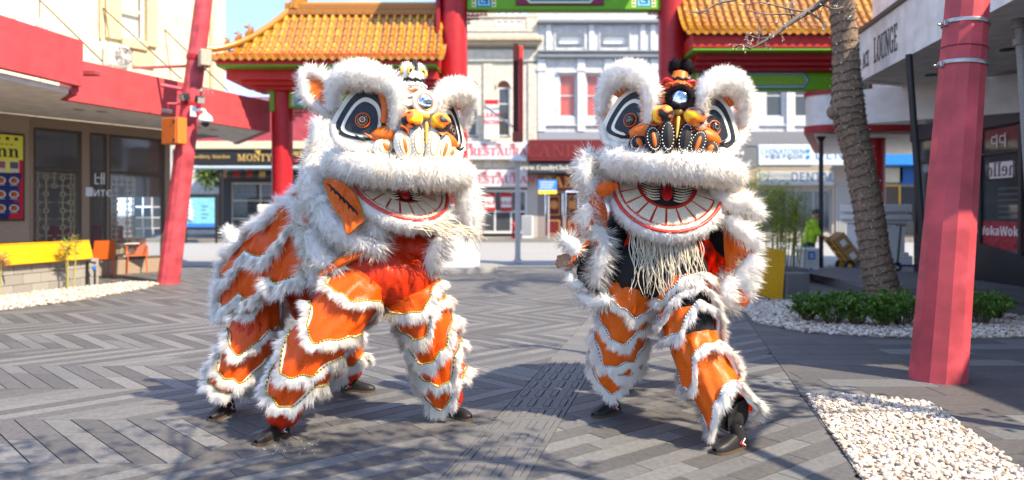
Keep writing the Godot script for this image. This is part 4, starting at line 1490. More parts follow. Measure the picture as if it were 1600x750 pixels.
	var ws := [[874.0, 900.0], [916.0, 942.0], [958.0, 984.0], [1100.0, 1128.0], [1197.0, 1224.0], [1242.0, 1270.0]]
	holes = []
	for a in ws: holes.append([sx(a[0]), sy(182), sx(a[1]), sy(116)])
	for a in [[874.0, 908.0], [943.0, 978.0]]: holes.append([sx(a[0]), sy(68), sx(a[1]), sy(56)])
	m = MB.new()
	holed(m, X0, sy(222), X1, sy(-30), -SD, 0.35, holes)
	part(g, "wall", m, grey)
	var curtain := mk(lin(0.70, 0.07, 0.025), 0.8, "blotch", 1.2)
	var clear := glassy(lin(0.3, 0.3, 0.3), 0.06)
	for i in ws.size():
		var a: Array = ws[i]
		var wn := swin(g, a[0], 116, a[1], 182, white, clear if i < 3 else glass, 1, 2, 0.07, true)
		if i < 3:
			m = MB.new()
			var cols := 24
			var pts := []
			for r in 2:
				for c in cols + 1:
					pts.append(Vector3(lerpf(sx(a[0]), sx(a[1]), float(c) / cols), sy(182) if r == 0 else sy(116), -SD - 0.24 + 0.03 * sin(c * 1.9)))
			m.grid(pts, 2, cols + 1)
			part(wn, "curtain", m, curtain)
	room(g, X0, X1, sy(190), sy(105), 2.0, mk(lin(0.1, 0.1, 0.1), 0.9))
	for a in [[874.0, 908.0], [943.0, 978.0]]:
		m = MB.new()
		m.bx(sx(a[0]) - 0.12, sy(71), -SD, sx(a[1]) + 0.12, sy(68), -SD + 0.07)
		m.bx(sx(a[0]) - 0.12, sy(56), -SD, sx(a[1]) + 0.12, sy(53), -SD + 0.07)
		m.bx(sx(a[0]) - 0.12, sy(68), -SD, sx(a[0]), sy(56), -SD + 0.065)
		m.bx(sx(a[1]), sy(68), -SD, sx(a[1]) + 0.12, sy(56), -SD + 0.065)
		part(g, "panel_frame", m, greyd)
		m = MB.new()
		m.bx(sx(a[0]), sy(68), -SD - 0.2, sx(a[1]), sy(56), -SD - 0.1)
		part(g, "white_panel", m, mk(lin(0.8, 0.8, 0.79), 0.7))
	for q in [[33.0, 38.0, 0.34], [79.5, 82.5, 0.22], [87.0, 91.5, 0.3], [195.0, 197.0, 0.1]]:
		m = MB.new()
		m.bx(X0, sy(q[1]), -SD, X1, sy(q[0]), -SD + q[2], 0.03)
		part(g, "string_course", m, greyd if q[0] != 195.0 else grey)
	m = MB.new()
	m.bx(X0, sy(222), -SD, sx(1040), sy(206), -SD + 0.08, 0.02)
	m.bx(sx(1140), sy(222), -SD, X1, sy(206), -SD + 0.08, 0.02)
	part(g, "dado_band", m, mk(lin(0.30, 0.33, 0.37), 0.8, "grain", 0.5))
	for px in [846.0, 908.0, 950.0, 1006.0, 1022.0, 1068.0, 1146.0, 1160.0, 1178.0, 1234.0, 1282.0]:
		m = MB.new()
		m.bx(sx(px - 6), sy(206), -SD, sx(px + 6), sy(92), -SD + 0.12, 0.02)
		m.bx(sx(px - 7.5), sy(112), -SD, sx(px + 7.5), sy(107), -SD + 0.17, 0.02)
		part(g, "pilaster", m, greyl)
	for px in [857.0, 924.0, 1004.0, 1020.0]:
		m = MB.new()
		m.bx(sx(px - 4), sy(79), -SD, sx(px + 4), sy(38), -SD + 0.1, 0.02)
		part(g, "pilaster", m, greyl)
	for a in [[866.0, 915.0], [936.0, 985.0]]:           # recessed panel mouldings
		m = MB.new()
		m.bx(sx(a[0]), sy(76), -SD, sx(a[0]) + 0.06, sy(44), -SD + 0.05)
		m.bx(sx(a[1]) - 0.06, sy(76), -SD, sx(a[1]), sy(44), -SD + 0.05)
		m.bx(sx(a[0]), sy(44), -SD, sx(a[1]), sy(42.3), -SD + 0.055)
		part(g, "panel_moulding", m, greyl)
	for a in ws:
		m = MB.new()
		m.bx(sx(a[0]) - 0.1, sy(114.5), -SD, sx(a[1]) + 0.1, sy(111), -SD + 0.14, 0.02)
		part(g, "window_hood", m, greyl)
	m = MB.new()
	m.bx(X0, sy(-26), -SD - 9, X0 + 0.3, 0.12, -SD - 0.35)
	m.bx(X1 - 0.3, sy(-26), -SD - 9, X1, 0.12, -SD - 0.35)
	m.bx(X0 + 0.3, sy(-22), -SD - 9, X1 - 0.3, sy(-26), -SD - 0.35)
	part(g, "side_wall", m, grey)
	# club ground floor
	m = MB.new()
	holed(m, X0, 0.12, sx(1140), sy(222), -SD - 0.01, 0.3, [[sx(852), sy(368), sx(880), sy(302)], [sx(884), sy(372), sx(924), sy(298)], [sx(930), sy(370), sx(1020), sy(302)]])
	part(g, "shopfront", m, mk(lin(0.30, 0.26, 0.24), 0.8, "grain", 0.4))
	fore = 1.35
	m = MB.new()
	m.bx(sx(826), sy(252), -SD + 0.1, sx(1135), sy(218), -SD + 1.4, 0.03)
	part(g, "canopy_sign", m, maroon)
	m = MB.new()
	m.bx(sx(826), sy(270), -SD + 0.1, sx(1135), sy(254), -SD + 1.3, 0.02)
	part(g, "canopy_edge", m, mk(lin(0.035, 0.037, 0.045), 0.6))
	text(g, "www.CandyClub.com", 0.24, Vector3(sx(862), sy(262), -SD + 1.31), mk(lin(0.6, 0.58, 0.5), 0.5), "Droid Serif", true)
	text(g, "CANDYS", 0.7, Vector3(sx(880), sy(236), -SD + 1.41), mk(lin(0.15, 0.02, 0.016), 0.5), "Droid Serif", true)
	fore = 0.0
	var cs := text(g, "CANDY'S", 0.62, Vector3(sx(900), sy(285), -SD + 0.25), mk(lin(0.75, 0.40, 0.08), 0.4), "Droid Serif", true)
	m = MB.new()
	m.bx(sx(868), sy(298), -SD - 0.1, sx(1030), sy(274), -SD + 0.2, 0.02)
	part(g, "name_band", m, mk(lin(0.20, 0.02, 0.02), 0.5))
	for a in [[853.0, 879.0], [885.0, 904.0], [905.0, 923.0]]:
		m = MB.new()
		m.bx(sx(a[0]), sy(371), -SD - 0.25, sx(a[1]), sy(300), -SD - 0.15, 0.01)
		var dr := part(g, "door", m, mk(lin(0.16, 0.01, 0.015), 0.5, "grain", 0.6))
		for q in [[366.0, 344.0], [336.0, 306.0]]:
			m = MB.new()
			var x0 := sx(a[0] + 4); var x1 := sx(a[1] - 4)
			m.bx(x0, sy(q[0]), -SD - 0.15, x1, sy(q[0]) + 0.04, -SD - 0.12)
			m.bx(x0, sy(q[1]) - 0.04, -SD - 0.15, x1, sy(q[1]), -SD - 0.12)
			m.bx(x0, sy(q[0]) + 0.04, -SD - 0.15, x0 + 0.04, sy(q[1]) - 0.04, -SD - 0.12)
			m.bx(x1 - 0.04, sy(q[0]) + 0.04, -SD - 0.15, x1, sy(q[1]) - 0.04, -SD - 0.12)
			part(dr, "panel", m, gold)
		m = MB.new()
		m.ball(Vector3((sx(a[0]) + sx(a[1])) / 2, sy(320), -SD - 0.13), Vector3(0.25, 0.25, 0.03), 6, 12)
		part(dr, "emblem", m, mk(lin(0.5, 0.2, 0.05), 0.4))
	swin(g, 930, 302, 1020, 370, maroon, glass, 3, 2, 0.1, false)
	# ================= dental clinic and neighbours
	g = shop("dental_clinic", "shop under the pale CHINATOWN DENTAL signboard, grey tiled front", 1140, 1292)
	m = MB.new()
	holed(m, sx(1140), 0.12, sx(1345), sy(222), -SD - 0.02, 0.3, [[sx(1188), sy(366), sx(1300), sy(296)]])
	part(g, "wall", m, mk(lin(0.42, 0.36, 0.29), 0.85, "grain", 0.5))
	swin(g, 1188, 296, 1300, 366, mk(lin(0.3, 0.3, 0.3), 0.5), glass, 4, 1, 0.1, false)
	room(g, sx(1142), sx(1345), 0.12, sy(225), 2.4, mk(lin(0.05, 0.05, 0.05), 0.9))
	fore = 1.68
	m = MB.new()
	m.bx(sx(1185), sy(258), -SD + 1.4, sx(1348), sy(226), -SD + 1.7, 0.03)
	var ds := part(g, "signboard", m, mk(lin(0.62, 0.72, 0.78), 0.5, "grain", 0.3))
	var navy := mk(lin(0.05, 0.12, 0.25), 0.5)
	var tz := -SD + 1.705
	text(g, "CHINATOWN", 0.30, Vector3(sx(1223), sy(237), tz), navy)
	stroke_text(g, Vector3(sx(1194.5), sy(249), tz + 0.008), 0.27, dental_glyphs(), 0.31, mk(lin(0.12, 0.17, 0.24), 0.5))
	text(g, "DENTAL", 0.62, Vector3(sx(1316), sy(240.5), tz), navy)
	for q in [[1262.0, 236.0], [1262.0, 245.5]]:
		m = MB.new()
		m.slab(circle(Vector2(sx(q[0]), sy(q[1])), 0.12, 12), tz, tz + 0.02)
		part(g, "dot", m, mk(lin(0.03, 0.18, 0.38), 0.5))
	m = MB.new()
	m.bx(sx(1140), sy(262), -SD + 0.5, sx(1184.4), sy(230), -SD + 1.65, 0.02)
	part(g, "grey_sign", m, mk(lin(0.12, 0.125, 0.13), 0.6))
	text(g, "€", 0.36, Vector3(sx(1171), sy(256), -SD + 1.66), white)
	for k in 2:
		m = MB.new()
		var o := Vector2(sx(1149 + k * 7), sy(239))
		m.slab(PackedVector2Array([o, o + Vector2(0.22, -0.14), o + Vector2(0.22, 0.14)]), -SD + 1.65, -SD + 1.66)
		part(g, "arrow_mark", m, white)
	fore = 0.0
	m = MB.new()
	m.bx(sx(1140), sy(230), -SD + 0.1, sx(1290), sy(207), -SD + 0.6, 0.02)
	part(g, "upper_band", m, mk(lin(0.22, 0.22, 0.235), 0.7, "grain", 0.4))
	m = MB.new()
	m.bx(sx(1178), sy(290), -SD + 0.3, sx(1298), sy(268), -SD + 0.42, 0.02)
	part(g, "inner_sign", m, mk(lin(0.36, 0.38, 0.40), 0.6))
	text(g, "DENTAL", 0.5, Vector3(sx(1265), sy(277), -SD + 0.43), navy)
	text(g, "CHINATOWN", 0.22, Vector3(sx(1208), sy(275), -SD + 0.43), mk(lin(0.3, 0.33, 0.36), 0.5))
	m = MB.new()
	for k in 8: m.bx(sx(1306 + k * 4.5), 0.12, -SD + 0.0, sx(1308.6 + k * 4.5), sy(290), -SD + 0.06)
	m.bx(sx(1304), sy(289.5), -SD + 0.0, sx(1342), sy(288), -SD + 0.07)
	part(g, "shutter_gate", m, mk(lin(0.34, 0.34, 0.33), 0.5))
	g = shop("blue_shop", "shop with a deep bright blue awning beyond the palm trunk", 1345, 1500)
	m = MB.new()
	m.bx(sx(1346), 0.12, -SD - 0.4, sx(1560), sy(205), -SD - 0.02)
	part(g, "wall", m, mk(lin(0.3, 0.27, 0.22), 0.85, "grain", 0.5))
	fore = 1.75
	m = MB.new()
	m.bx(sx(1348), sy(258), -SD, sx(1560), sy(220), -SD + 1.75, 0.03)
	part(g, "awning", m, mk(lin(0.012, 0.20, 0.62), 0.6, "grain", 0.4))
	fore = 0.0
	for q in [[1382.0, 262.0, 1410.0, 285.0, lin(0.5, 0.45, 0.36)], [1382.0, 288.0, 1402.0, 322.0, lin(0.06, 0.04, 0.03)], [1404.0, 262.0, 1434.0, 288.0, lin(0.01, 0.09, 0.32)], [1406.0, 292.0, 1460.0, 366.0, lin(0.02, 0.02, 0.025)]]:
		m = MB.new()
		m.bx(sx(q[0]), sy(q[3]), -SD - 0.02, sx(q[2]), sy(q[1]), -SD + 0.08, 0.02)
		part(g, "panel", m, mk(q[4], 0.5))
	m = MB.new()
	m.bx(sx(1381), sy(291), -SD + 0.08, sx(1404), sy(289), -SD + 0.14)
	m.bx(sx(1403), sy(340), -SD + 0.08, sx(1405), sy(289), -SD + 0.14)
	part(g, "yellow_frame", m, mk(lin(0.65, 0.38, 0.02), 0.5))
	g = shop("far_block", "plain pale block rising behind the blue awning shop", 1292, 1700)
	m = MB.new()
	m.bx(sx(1293), sy(205), -SD - 8, sx(1900), sy(60), -SD - 0.5)
	part(g, "wall", m, cream)
	# ================= street furniture between road and shops
	# banner post
	var bd := 22.0
	var bxp := (809.0 - 800.0) * bd / F
	var ly := func(py: float) -> float: return EYE + (335.0 - py) * bd / F
	g = thing("banner_post", "pale street post with a tall dark red banner above the road", "street lamp", Vector3(bxp, 0, -bd))
	m = MB.new()
	m.lathe(Vector3(bxp, 0, -bd), [Vector2(0.12, 0), Vector2(0.12, 0.1), Vector2(0.085, 0.14), Vector2(0.07, ly.call(252.0)), Vector2(0, ly.call(252.0))], 14)
	part(g, "post", m, mk(lin(0.55, 0.55, 0.54), 0.5, "grain", 1.0))
	m = MB.new()
	m.lathe(Vector3(bxp, ly.call(252.0), -bd), [Vector2(0.26, 0), Vector2(0.24, 0.05), Vector2(0.1, 0.16), Vector2(0.07, 0.2), Vector2(0, 0.2)], 18)
	part(g, "cap", m, mk(lin(0.62, 0.61, 0.58), 0.5))
	m = MB.new()
	m.bx(bxp - 0.16, ly.call(222.0), -bd - 0.12, bxp + 0.16, ly.call(206.0), -bd + 0.12, 0.03)
	part(g, "bracket_box", m, mk(lin(0.28, 0.07, 0.05), 0.5))
	m = MB.new()
	m.bx(bxp - 0.14, ly.call(206.0), -bd - 0.03, bxp + 0.02, ly.call(68.0), -bd + 0.03, 0.01)
	part(g, "banner", m, mk(lin(0.09, 0.02, 0.025), 0.6, "grain", 1.0))
	m = MB.new()
	m.bx(bxp + 0.022, ly.call(206.0), -bd - 0.06, bxp + 0.16, ly.call(72.0), -bd + 0.06, 0.02)
	part(g, "banner_arm", m, mk(lin(0.55, 0.05, 0.05), 0.5))
	m = MB.new()
	m.tube([Vector3(bxp - 0.1, ly.call(200.0), -bd), Vector3(bxp - 1.0, ly.call(165.0), -bd)], 0.03, 6)
	part(g, "stay", m, mk(lin(0.6, 0.6, 0.6), 0.5))
	# hanging lease board on the cream facade
	g = thing("lease_board", "white and red board hung on the cream facade beside the banner", "sign", Vector3(sx(768), sy(219), -SD + 0.5))
	m = MB.new()
	m.bx(sx(757), sy(219), -SD + 0.45, sx(780), sy(157), -SD + 0.55, 0.01)
	part(g, "board", m, white)
	m = MB.new()
	m.bx(sx(758), sy(165), -SD + 0.551, sx(779), sy(158), -SD + 0.56)
	part(g, "red_band", m, red)
	text(g, "FOR LEASE", 0.14, Vector3(sx(768.5), sy(172), -SD + 0.555), mk(lin(0.1, 0.1, 0.1), 0.6), "Droid Sans", true)
	text(g, "LEASE", 0.26, Vector3(sx(768.5), sy(182), -SD + 0.555), red, "Droid Sans", true)
	text(g, "NOW", 0.26, Vector3(sx(768.5), sy(193), -SD + 0.555), red, "Droid Sans", true)
	# blue and yellow notice on a post
	g = thing("notice_sign", "blue and yellow sign on a thin grey post before the club doors", "sign", Vector3(sx(857), 0.12, -SD + 1.8))
	fore = 1.85
	m = MB.new()
	m.tube([Vector3(sx(857), 0.12, -SD + 1.8), Vector3(sx(857), sy(282), -SD + 1.8)], 0.045, 8)
	part(g, "post", m, mk(lin(0.4, 0.4, 0.4), 0.5))
	m = MB.new()
	m.bx(sx(841), sy(297), -SD + 1.86, sx(870), sy(281), -SD + 1.9)
	var bl := part(g, "board", m, mk(lin(0.03, 0.20, 0.62), 0.5))
	m = MB.new()
	m.bx(sx(841), sy(303), -SD + 1.86, sx(870), sy(297.1), -SD + 1.9)
	part(g, "yellow_band", m, mk(lin(0.75, 0.55, 0.04), 0.5))
	for k in 3:
		m = MB.new()
		m.bx(sx(844), sy(285.5 + k * 4.2), -SD + 1.901, sx(867 - k * 2), sy(284 + k * 4.2), -SD + 1.905)
		part(bl, "text_line", m, white)
	fore = 0.0
	# grey cabinet and red standpipe
	g = thing("utility_cabinet", "pale louvred cabinet standing on the far pavement behind the post", "cabinet", Vector3(sx(825), 0.12, -SD + 1.6))
	fore = 1.8
	m = MB.new()
	m.bx(sx(815), 0.12, -SD + 1.2, sx(833), sy(337), -SD + 2.0, 0.03)
	part(g, "casing", m, mk(lin(0.5, 0.5, 0.48), 0.6))
	for k in 9:
		m = MB.new()
		m.bx(sx(817), 0.35 + k * 0.12, -SD + 2.0, sx(831), 0.4 + k * 0.12, -SD + 2.03, 0.01)
		part(g, "louvre", m, mk(lin(0.22, 0.23, 0.25), 0.6))
	m = MB.new()
	m.lathe(Vector3(sx(802), 0.12, -SD + 1.5), [Vector2(0.13, 0), Vector2(0.13, 0.05), Vector2(0.08, 0.08), Vector2(0.08, 0.75), Vector2(0.11, 0.78), Vector2(0.11, 0.84), Vector2(0.0, 0.9)], 12)
	solo("standpipe", m, red, "short red standpipe at the restaurant front", "pipe")
	fore = 0.0
	# bus stop poster with a far tree behind it
	var pd := 37.5
	var qx := func(px: float) -> float: return (px - 800.0) * pd / F
	var qy := func(py: float) -> float: return EYE + (335.0 - py) * pd / F
	g = thing("advert_panel", "teal poster panel in a black frame across the street by the pink pole", "sign", Vector3(qx.call(312.0), 0, -pd))
	m = MB.new()
	m.bx(qx.call(286.0), qy.call(359.0), -pd - 0.15, qx.call(341.0), qy.call(303.0), -pd + 0.05, 0.03)
	m.bx(qx.call(288.0), -0.02, -pd - 0.1, qx.call(291.0), qy.call(358.0), -pd)
	m.bx(qx.call(336.0), -0.02, -pd - 0.1, qx.call(339.0), qy.call(358.0), -pd)
	part(g, "frame", m, black)
	m = MB.new()
	m.bx(qx.call(289.0), qy.call(355.0), -pd + 0.05, qx.call(336.0), qy.call(309.0), -pd + 0.06)
	part(g, "poster", m, mk(lin(0.20, 0.52, 0.60), 0.4, "blotch", 0.5))
	m = MB.new()
	m.bx(qx.call(289.0), qy.call(355.0), -pd + 0.061, qx.call(336.0), qy.call(349.0), -pd + 0.066)
	part(g, "blue_band", m, mk(lin(0.03, 0.15, 0.45), 0.5))
	m = MB.new()
	var sq := []
	for k in 10: sq.append(Vector3(qx.call(294.0 + (k % 2) * 6.0 + (2.0 if k > 4 else 0.0)), qy.call(313.0 + k * 3.4), -pd + 0.08))
	m.tube(arc(sq, 3), 0.07, 6)
	part(g, "white_squiggle", m, white)
	for k in 4:
		m = MB.new()
		m.bx(qx.call(316.0), qy.call(323.5 + k * 6.0), -pd + 0.061, qx.call(326.0 - (k % 2) * 3.0), qy.call(321.5 + k * 6.0), -pd + 0.065)
		part(g, "text_line", m, navy)


# ------------------------------------------------------------------ right-hand building
func build_right_building() -> void:
	var cream := mk(lin(0.80, 0.76, 0.70), 0.8, "blotch", 0.4)
	var soff := mk(lin(0.80, 0.77, 0.72), 0.85, "blotch", 0.4)
	var black := mk(lin(0.022, 0.022, 0.024), 0.4, "grain", 1.0)
	var granite := mk(lin(0.03, 0.03, 0.033), 0.25, "speck", 2.0)
	var glass := glassy(lin(0.10, 0.11, 0.11), 0.3)
	var m: MB
	# shopfront along x = 9
	var g := thing("glass_shop", "dark framed glass shopfront on black granite base beside the thick pink column", "building", Vector3(9, 0.2, -12))
	var wx := 8.97
	m = MB.new()
	m.slab(PackedVector2Array([Vector2(16.4, 0.0), Vector2(16.4, 1.02), Vector2(14.4, 0.94), Vector2(12.9, 0.72), Vector2(6.0, 0.5), Vector2(6.0, 0.0)]), wx - 0.02, wx + 0.25, Transform3D(Basis(Vector3.FORWARD, Vector3.UP, Vector3.RIGHT), Vector3.ZERO))
	part(g, "base_wall", m, granite)
	for d in [16.4, 15.3, 14.15, 13.02, 11.4, 9.6, 7.8]:
		m = MB.new()
		m.bx(wx, 0.4, -d - 0.045, wx + 0.12, 3.1, -d + 0.045, 0.01)
		part(g, "mullion", m, black)
	m = MB.new()
	m.bx(wx - 0.06, 3.06, -16.5, wx + 0.3, 3.4, -6.0, 0.02)
	part(g, "head_beam", m, black)
	m = MB.new()
	m.bx(wx + 0.01, 2.56, -16.4, wx + 0.1, 2.62, -6.0, 0.01)
	part(g, "transom", m, black)
	var ds := [16.4, 15.3, 14.15, 13.02, 11.4, 9.6, 7.8, 6.0]
	for i in 7:
		for yy in [[0.5, 2.56], [2.62, 3.06]]:
			m = MB.new()
			m.bx(wx + 0.05, yy[0], -ds[i] + 0.045, wx + 0.06, yy[1], -ds[i + 1] - 0.045)
			part(g, "pane", m, glass)
	m = MB.new()
	for i in 5: m.quad(Vector3(wx + 0.045, 0.80, -ds[i] + 0.05), Vector3(wx + 0.045, 0.80, -ds[i + 1] - 0.05), Vector3(wx + 0.045, 1.32, -ds[i + 1] - 0.05), Vector3(wx + 0.045, 1.32, -ds[i] + 0.05), Vector3.LEFT)
	part(g, "red_window_band", m, mk(lin(0.48, 0.03, 0.05), 0.5, "stain", 2.0))
	var pale := mk(lin(0.66, 0.6, 0.58), 0.5)
	text(g, "WokaWoka", 0.17, Vector3(wx + 0.042, 1.14, -13.6), pale, "Droid Sans", true, -PI / 2, 0.004)
	text(g, "WokaWoka", 0.17, Vector3(wx + 0.042, 1.14, -14.7), pale, "Droid Sans", true, -PI / 2, 0.004)
	m = MB.new()
	m.quad(Vector3(wx + 0.045, 2.12, -13.9), Vector3(wx + 0.045, 2.12, -13.25), Vector3(wx + 0.045, 2.42, -13.25), Vector3(wx + 0.045, 2.42, -13.9), Vector3.LEFT)
	part(g, "paper_sign", m, pale)
	var mir := text(g, "hello", 0.24, Vector3(wx + 0.042, 2.27, -13.57), mk(lin(0.1, 0.1, 0.1), 0.6), "Droid Serif", true, -PI / 2, 0.003)
	mir.scale.x = -1.0
	for c in [[-13.75, 2.78], [-13.52, 2.78]]:
		m = MB.new()
		for r in [[-0.08, 0.1, 0.08, 0.13], [-0.08, -0.02, -0.05, 0.13], [-0.08, -0.02, 0.05, 0.01], [0.07, -0.1, 0.1, 0.16]]:
			m.bx(wx + 0.03, c[1] + r[1], c[0] + r[0], wx + 0.034, c[1] + r[3], c[0] + r[2])
		part(g, "character", m, pale)
	# inside
	m = MB.new()
	m.bx(wx + 4.0, 0, -16.5, wx + 4.2, 3.6, -6.0)
	m.bx(wx + 0.3, 3.42, -16.5, wx + 4.2, 3.6, -6.0)
	m.bx(wx + 0.3, 0, -16.7, wx + 4.0, 3.4, -16.5)
	m.bx(wx + 0.3, 0, -6.0, wx + 4.0, 3.4, -5.8)
	part(g, "inner_wall", m, mk(lin(0.20, 0.20, 0.19), 0.9, "grain", 0.6))
	m = MB.new()
	for k in 9: m.bx(wx + 1.2, 1.0 + k * 0.12, -15.4, wx + 1.22, 1.05 + k * 0.12, -13.2)
	part(g, "menu_rack", m, mk(lin(0.34, 0.34, 0.32), 0.7))
	# upper storeys above the awning (outside the frame, they shade the paving)
	m = MB.new()
	m.bx(wx - 0.4, 4.0, -17.5, wx + 9.0, 6.6, 6.0)
	part(g, "upper_wall", m, cream)
	m = MB.new()
	m.tube([U(1588, -60, 9.3), U(1612, 330, 9.3), U(1623, 514, 9.3)], 0.062, 12)
	m.tube([U(1589.5, 20, 9.3), U(1591.5, 44, 9.3)], 0.075, 12)
	m.tube([U(1592.5, 60, 9.3), U(1593.5, 70, 9.3)], 0.075, 12)
	part(g, "drainpipe", m, mk(lin(0.30, 0.29, 0.27), 0.5, "grain", 1.0))
	m = MB.new()
	m.tube([U(1583, -40, 9.35), U(1588, 26, 9.35)], 0.07, 10)
	part(g, "pipe_sleeve", m, black)
	# lounge awning
	g = thing("lounge_awning", "white awning with black LOUNGE lettering on its fascia, right of the palm", "awning", Vector3(7, 3.9, -11))
	var a := Vector2(5.27, 5.0)
	var b := Vector2(6.42, 13.55)
	var fx := Transform3D(Basis(Vector3.RIGHT, Vector3.FORWARD, Vector3.UP), Vector3.ZERO)
	var n := Vector2((b - a).y, -(b - a).x).normalized()
	m = MB.new()
	m.slab(PackedVector2Array([a, b, b + n * 0.12, a + n * 0.12]), 3.9, 4.78, fx)
	part(g, "fascia", m, cream)
	m = MB.new()
	m.slab(PackedVector2Array([a - n * 0.04, b - n * 0.04, b + n * 0.16, a + n * 0.16]), 4.782, 4.86, fx)
	part(g, "cap", m, mk(lin(0.09, 0.07, 0.06), 0.6))
	m = MB.new()
	m.slab(PackedVector2Array([b + n * 0.12 + Vector2(-0.05, 0.0), b + Vector2(-0.05, 0.12), Vector2(8.4, 14.5), Vector2(8.4, 14.3)]), 3.9, 4.78, fx)
	part(g, "end_fascia", m, cream)
	m = MB.new()
	m.slab(PackedVector2Array([a + n * 0.12, b + n * 0.12, Vector2(8.5, 14.4), Vector2(8.5, 5.0)]), 3.92, 4.05, fx)
	part(g, "soffit", m, soff)
	m = MB.new()
	m.slab(PackedVector2Array([Vector2(6.9, 14.6), Vector2(6.98, 14.7), Vector2(8.95, 13.0), Vector2(8.95, 12.85)]), 3.24, 3.92, fx)
	part(g, "drop_panel", m, cream)
	var ti := mk(lin(0.05, 0.05, 0.05), 0.5)
	var dir := (b - a).normalized()
	var turn := atan2(dir.y, dir.x) + PI
	for q in [["LOUNGE", 1383.0, 0.44, 0.40], ["ACE", 1353.0, 0.28, 0.42]]:
		var k: float = (q[1] - 800.0) / F
		var d: float = (a.x - a.y * dir.x / dir.y) / (k - dir.x / dir.y)
		var p := Vector2(a.x + (d - a.y) * dir.x / dir.y, d)
		p -= n * 0.004
		text(g, q[0], q[2], Vector3(p.x, 4.30 if q[0] == "LOUNGE" else 4.24, -p.y), ti, "Droid Serif", true, turn, 0.006, q[3])
	m = MB.new()
	m.tube([U(1420, 85, 11.3), Vector3(6.38, 0.0, -11.3)], 0.05, 10)
	part(g, "post", m, black)
	for c in [[1460.0, 112.0], [1570.0, 60.0]]:
		m = MB.new()
		m.lathe(Vector3(7.4, 3.9, -11 - (0 if c[0] > 1500 else 2)), [Vector2(0.1, 0.02), Vector2(0.1, 0.0), Vector2(0, 0)], 14)
		part(g, "downlight", m, ti)
	# second awning, farther
	g = thing("side_awning", "cream awning with red edges and a rounded corner beyond the palm", "awning", Vector3(9, 3.45, -20))
	var poly := PackedVector2Array()
	for k in 7: poly.append(Vector2(7.75 - 0.47 * sin(k * PI / 12), 18.25 - 0.47 * cos(k * PI / 12)))
	poly.append_array(PackedVector2Array([Vector2(9.9, 24.0), Vector2(14.0, 24.0), Vector2(14.0, 17.78)]))
	m = MB.new()
	m.slab(poly, 3.62, 4.36, fx)
	part(g, "fascia", m, cream)
	var red := mk(lin(0.40, 0.03, 0.03), 0.55, "grain", 0.8)
	for y in [[3.45, 3.62], [4.36, 4.46]]:
		m = MB.new()
		m.slab(Geometry2D.offset_polygon(poly, 0.04)[0], y[0], y[1], fx)
		part(g, "red_edge", m, red)
	m = MB.new()
	m.slab(Geometry2D.offset_polygon(poly, -0.2)[0], 3.40, 3.45, fx)
	part(g, "soffit", m, soff)
	for q in [[1283.0, 18.5], [1437.0, 20.0]]:
		m = MB.new()
		var x: float = (q[0] - 800.0) * q[1] / F
		m.tube([Vector3(x, 0, -q[1]), Vector3(x, 3.42, -q[1])], 0.055, 10)
		m.lathe(Vector3(x, 3.28, -q[1]), [Vector2(0.055, 0), Vector2(0.12, 0.12), Vector2(0.12, 0.14)], 10)
		part(g, "post", m, black)
	# raised terrace with its kerb
	m = MB.new()
	m.slab(PackedVector2Array([Vector2(7.0, 17.6), Vector2(6.05, 12.6), Vector2(6.3, 12.25), Vector2(9.0, 12.0), Vector2(13, 12.0), Vector2(13, 17.6)]), -0.02, 0.17, fx)
	ground_piece("terrace", m, mk(lin(0.12, 0.12, 0.122), 0.7, "grain", 1.5))
	var slabs := MB.new()
	for i in 20:
		for j in 9:
			var x0 := 6.4 + i * 0.34
			var d0 := 12.5 + j * 0.56
			paver(slabs, PackedVector2Array([Vector2(x0, d0), Vector2(x0 + 0.34, d0), Vector2(x0 + 0.34, d0 + 0.56), Vector2(x0, d0 + 0.56)]), 0.182)
	var tp := ground_piece("terrace_paving", slabs, mk(lin(0.15, 0.15, 0.15), 0.65, "speck", 2.0))


# ------------------------------------------------------------------ leaning poles
func pole(label: String, base: Vector3, top: Vector3, r0: float, r1: float, called := "leaning_column") -> Node3D:
	var g := thing(called, label, "column", base)
	var m := MB.new()
	var ax := (top - base).normalized()
	var side := ax.cross(Vector3.BACK).normalized()
	var x := Basis(-side, ax, (-side).cross(ax))
	var l := base.distance_to(top)
	m.lathe(base, [Vector2(r0, -0.05), Vector2(r0, 0.0), Vector2(r1, l), Vector2(0, l)], 12, x, false)
	part(g, "shaft", m, mk(lin(0.74, 0.095, 0.115), 0.45, "blotch", 0.5, 0.0, {"detail_enabled": true, "detail_albedo": T.stain, "detail_mask": T.speck, "detail_blend_mode": BaseMaterial3D.BLEND_MODE_MUL, "uv2_triplanar": true, "uv2_world_triplanar": true, "uv2_scale": Vector3(1.3, 0.35, 1.3)}))
	return g

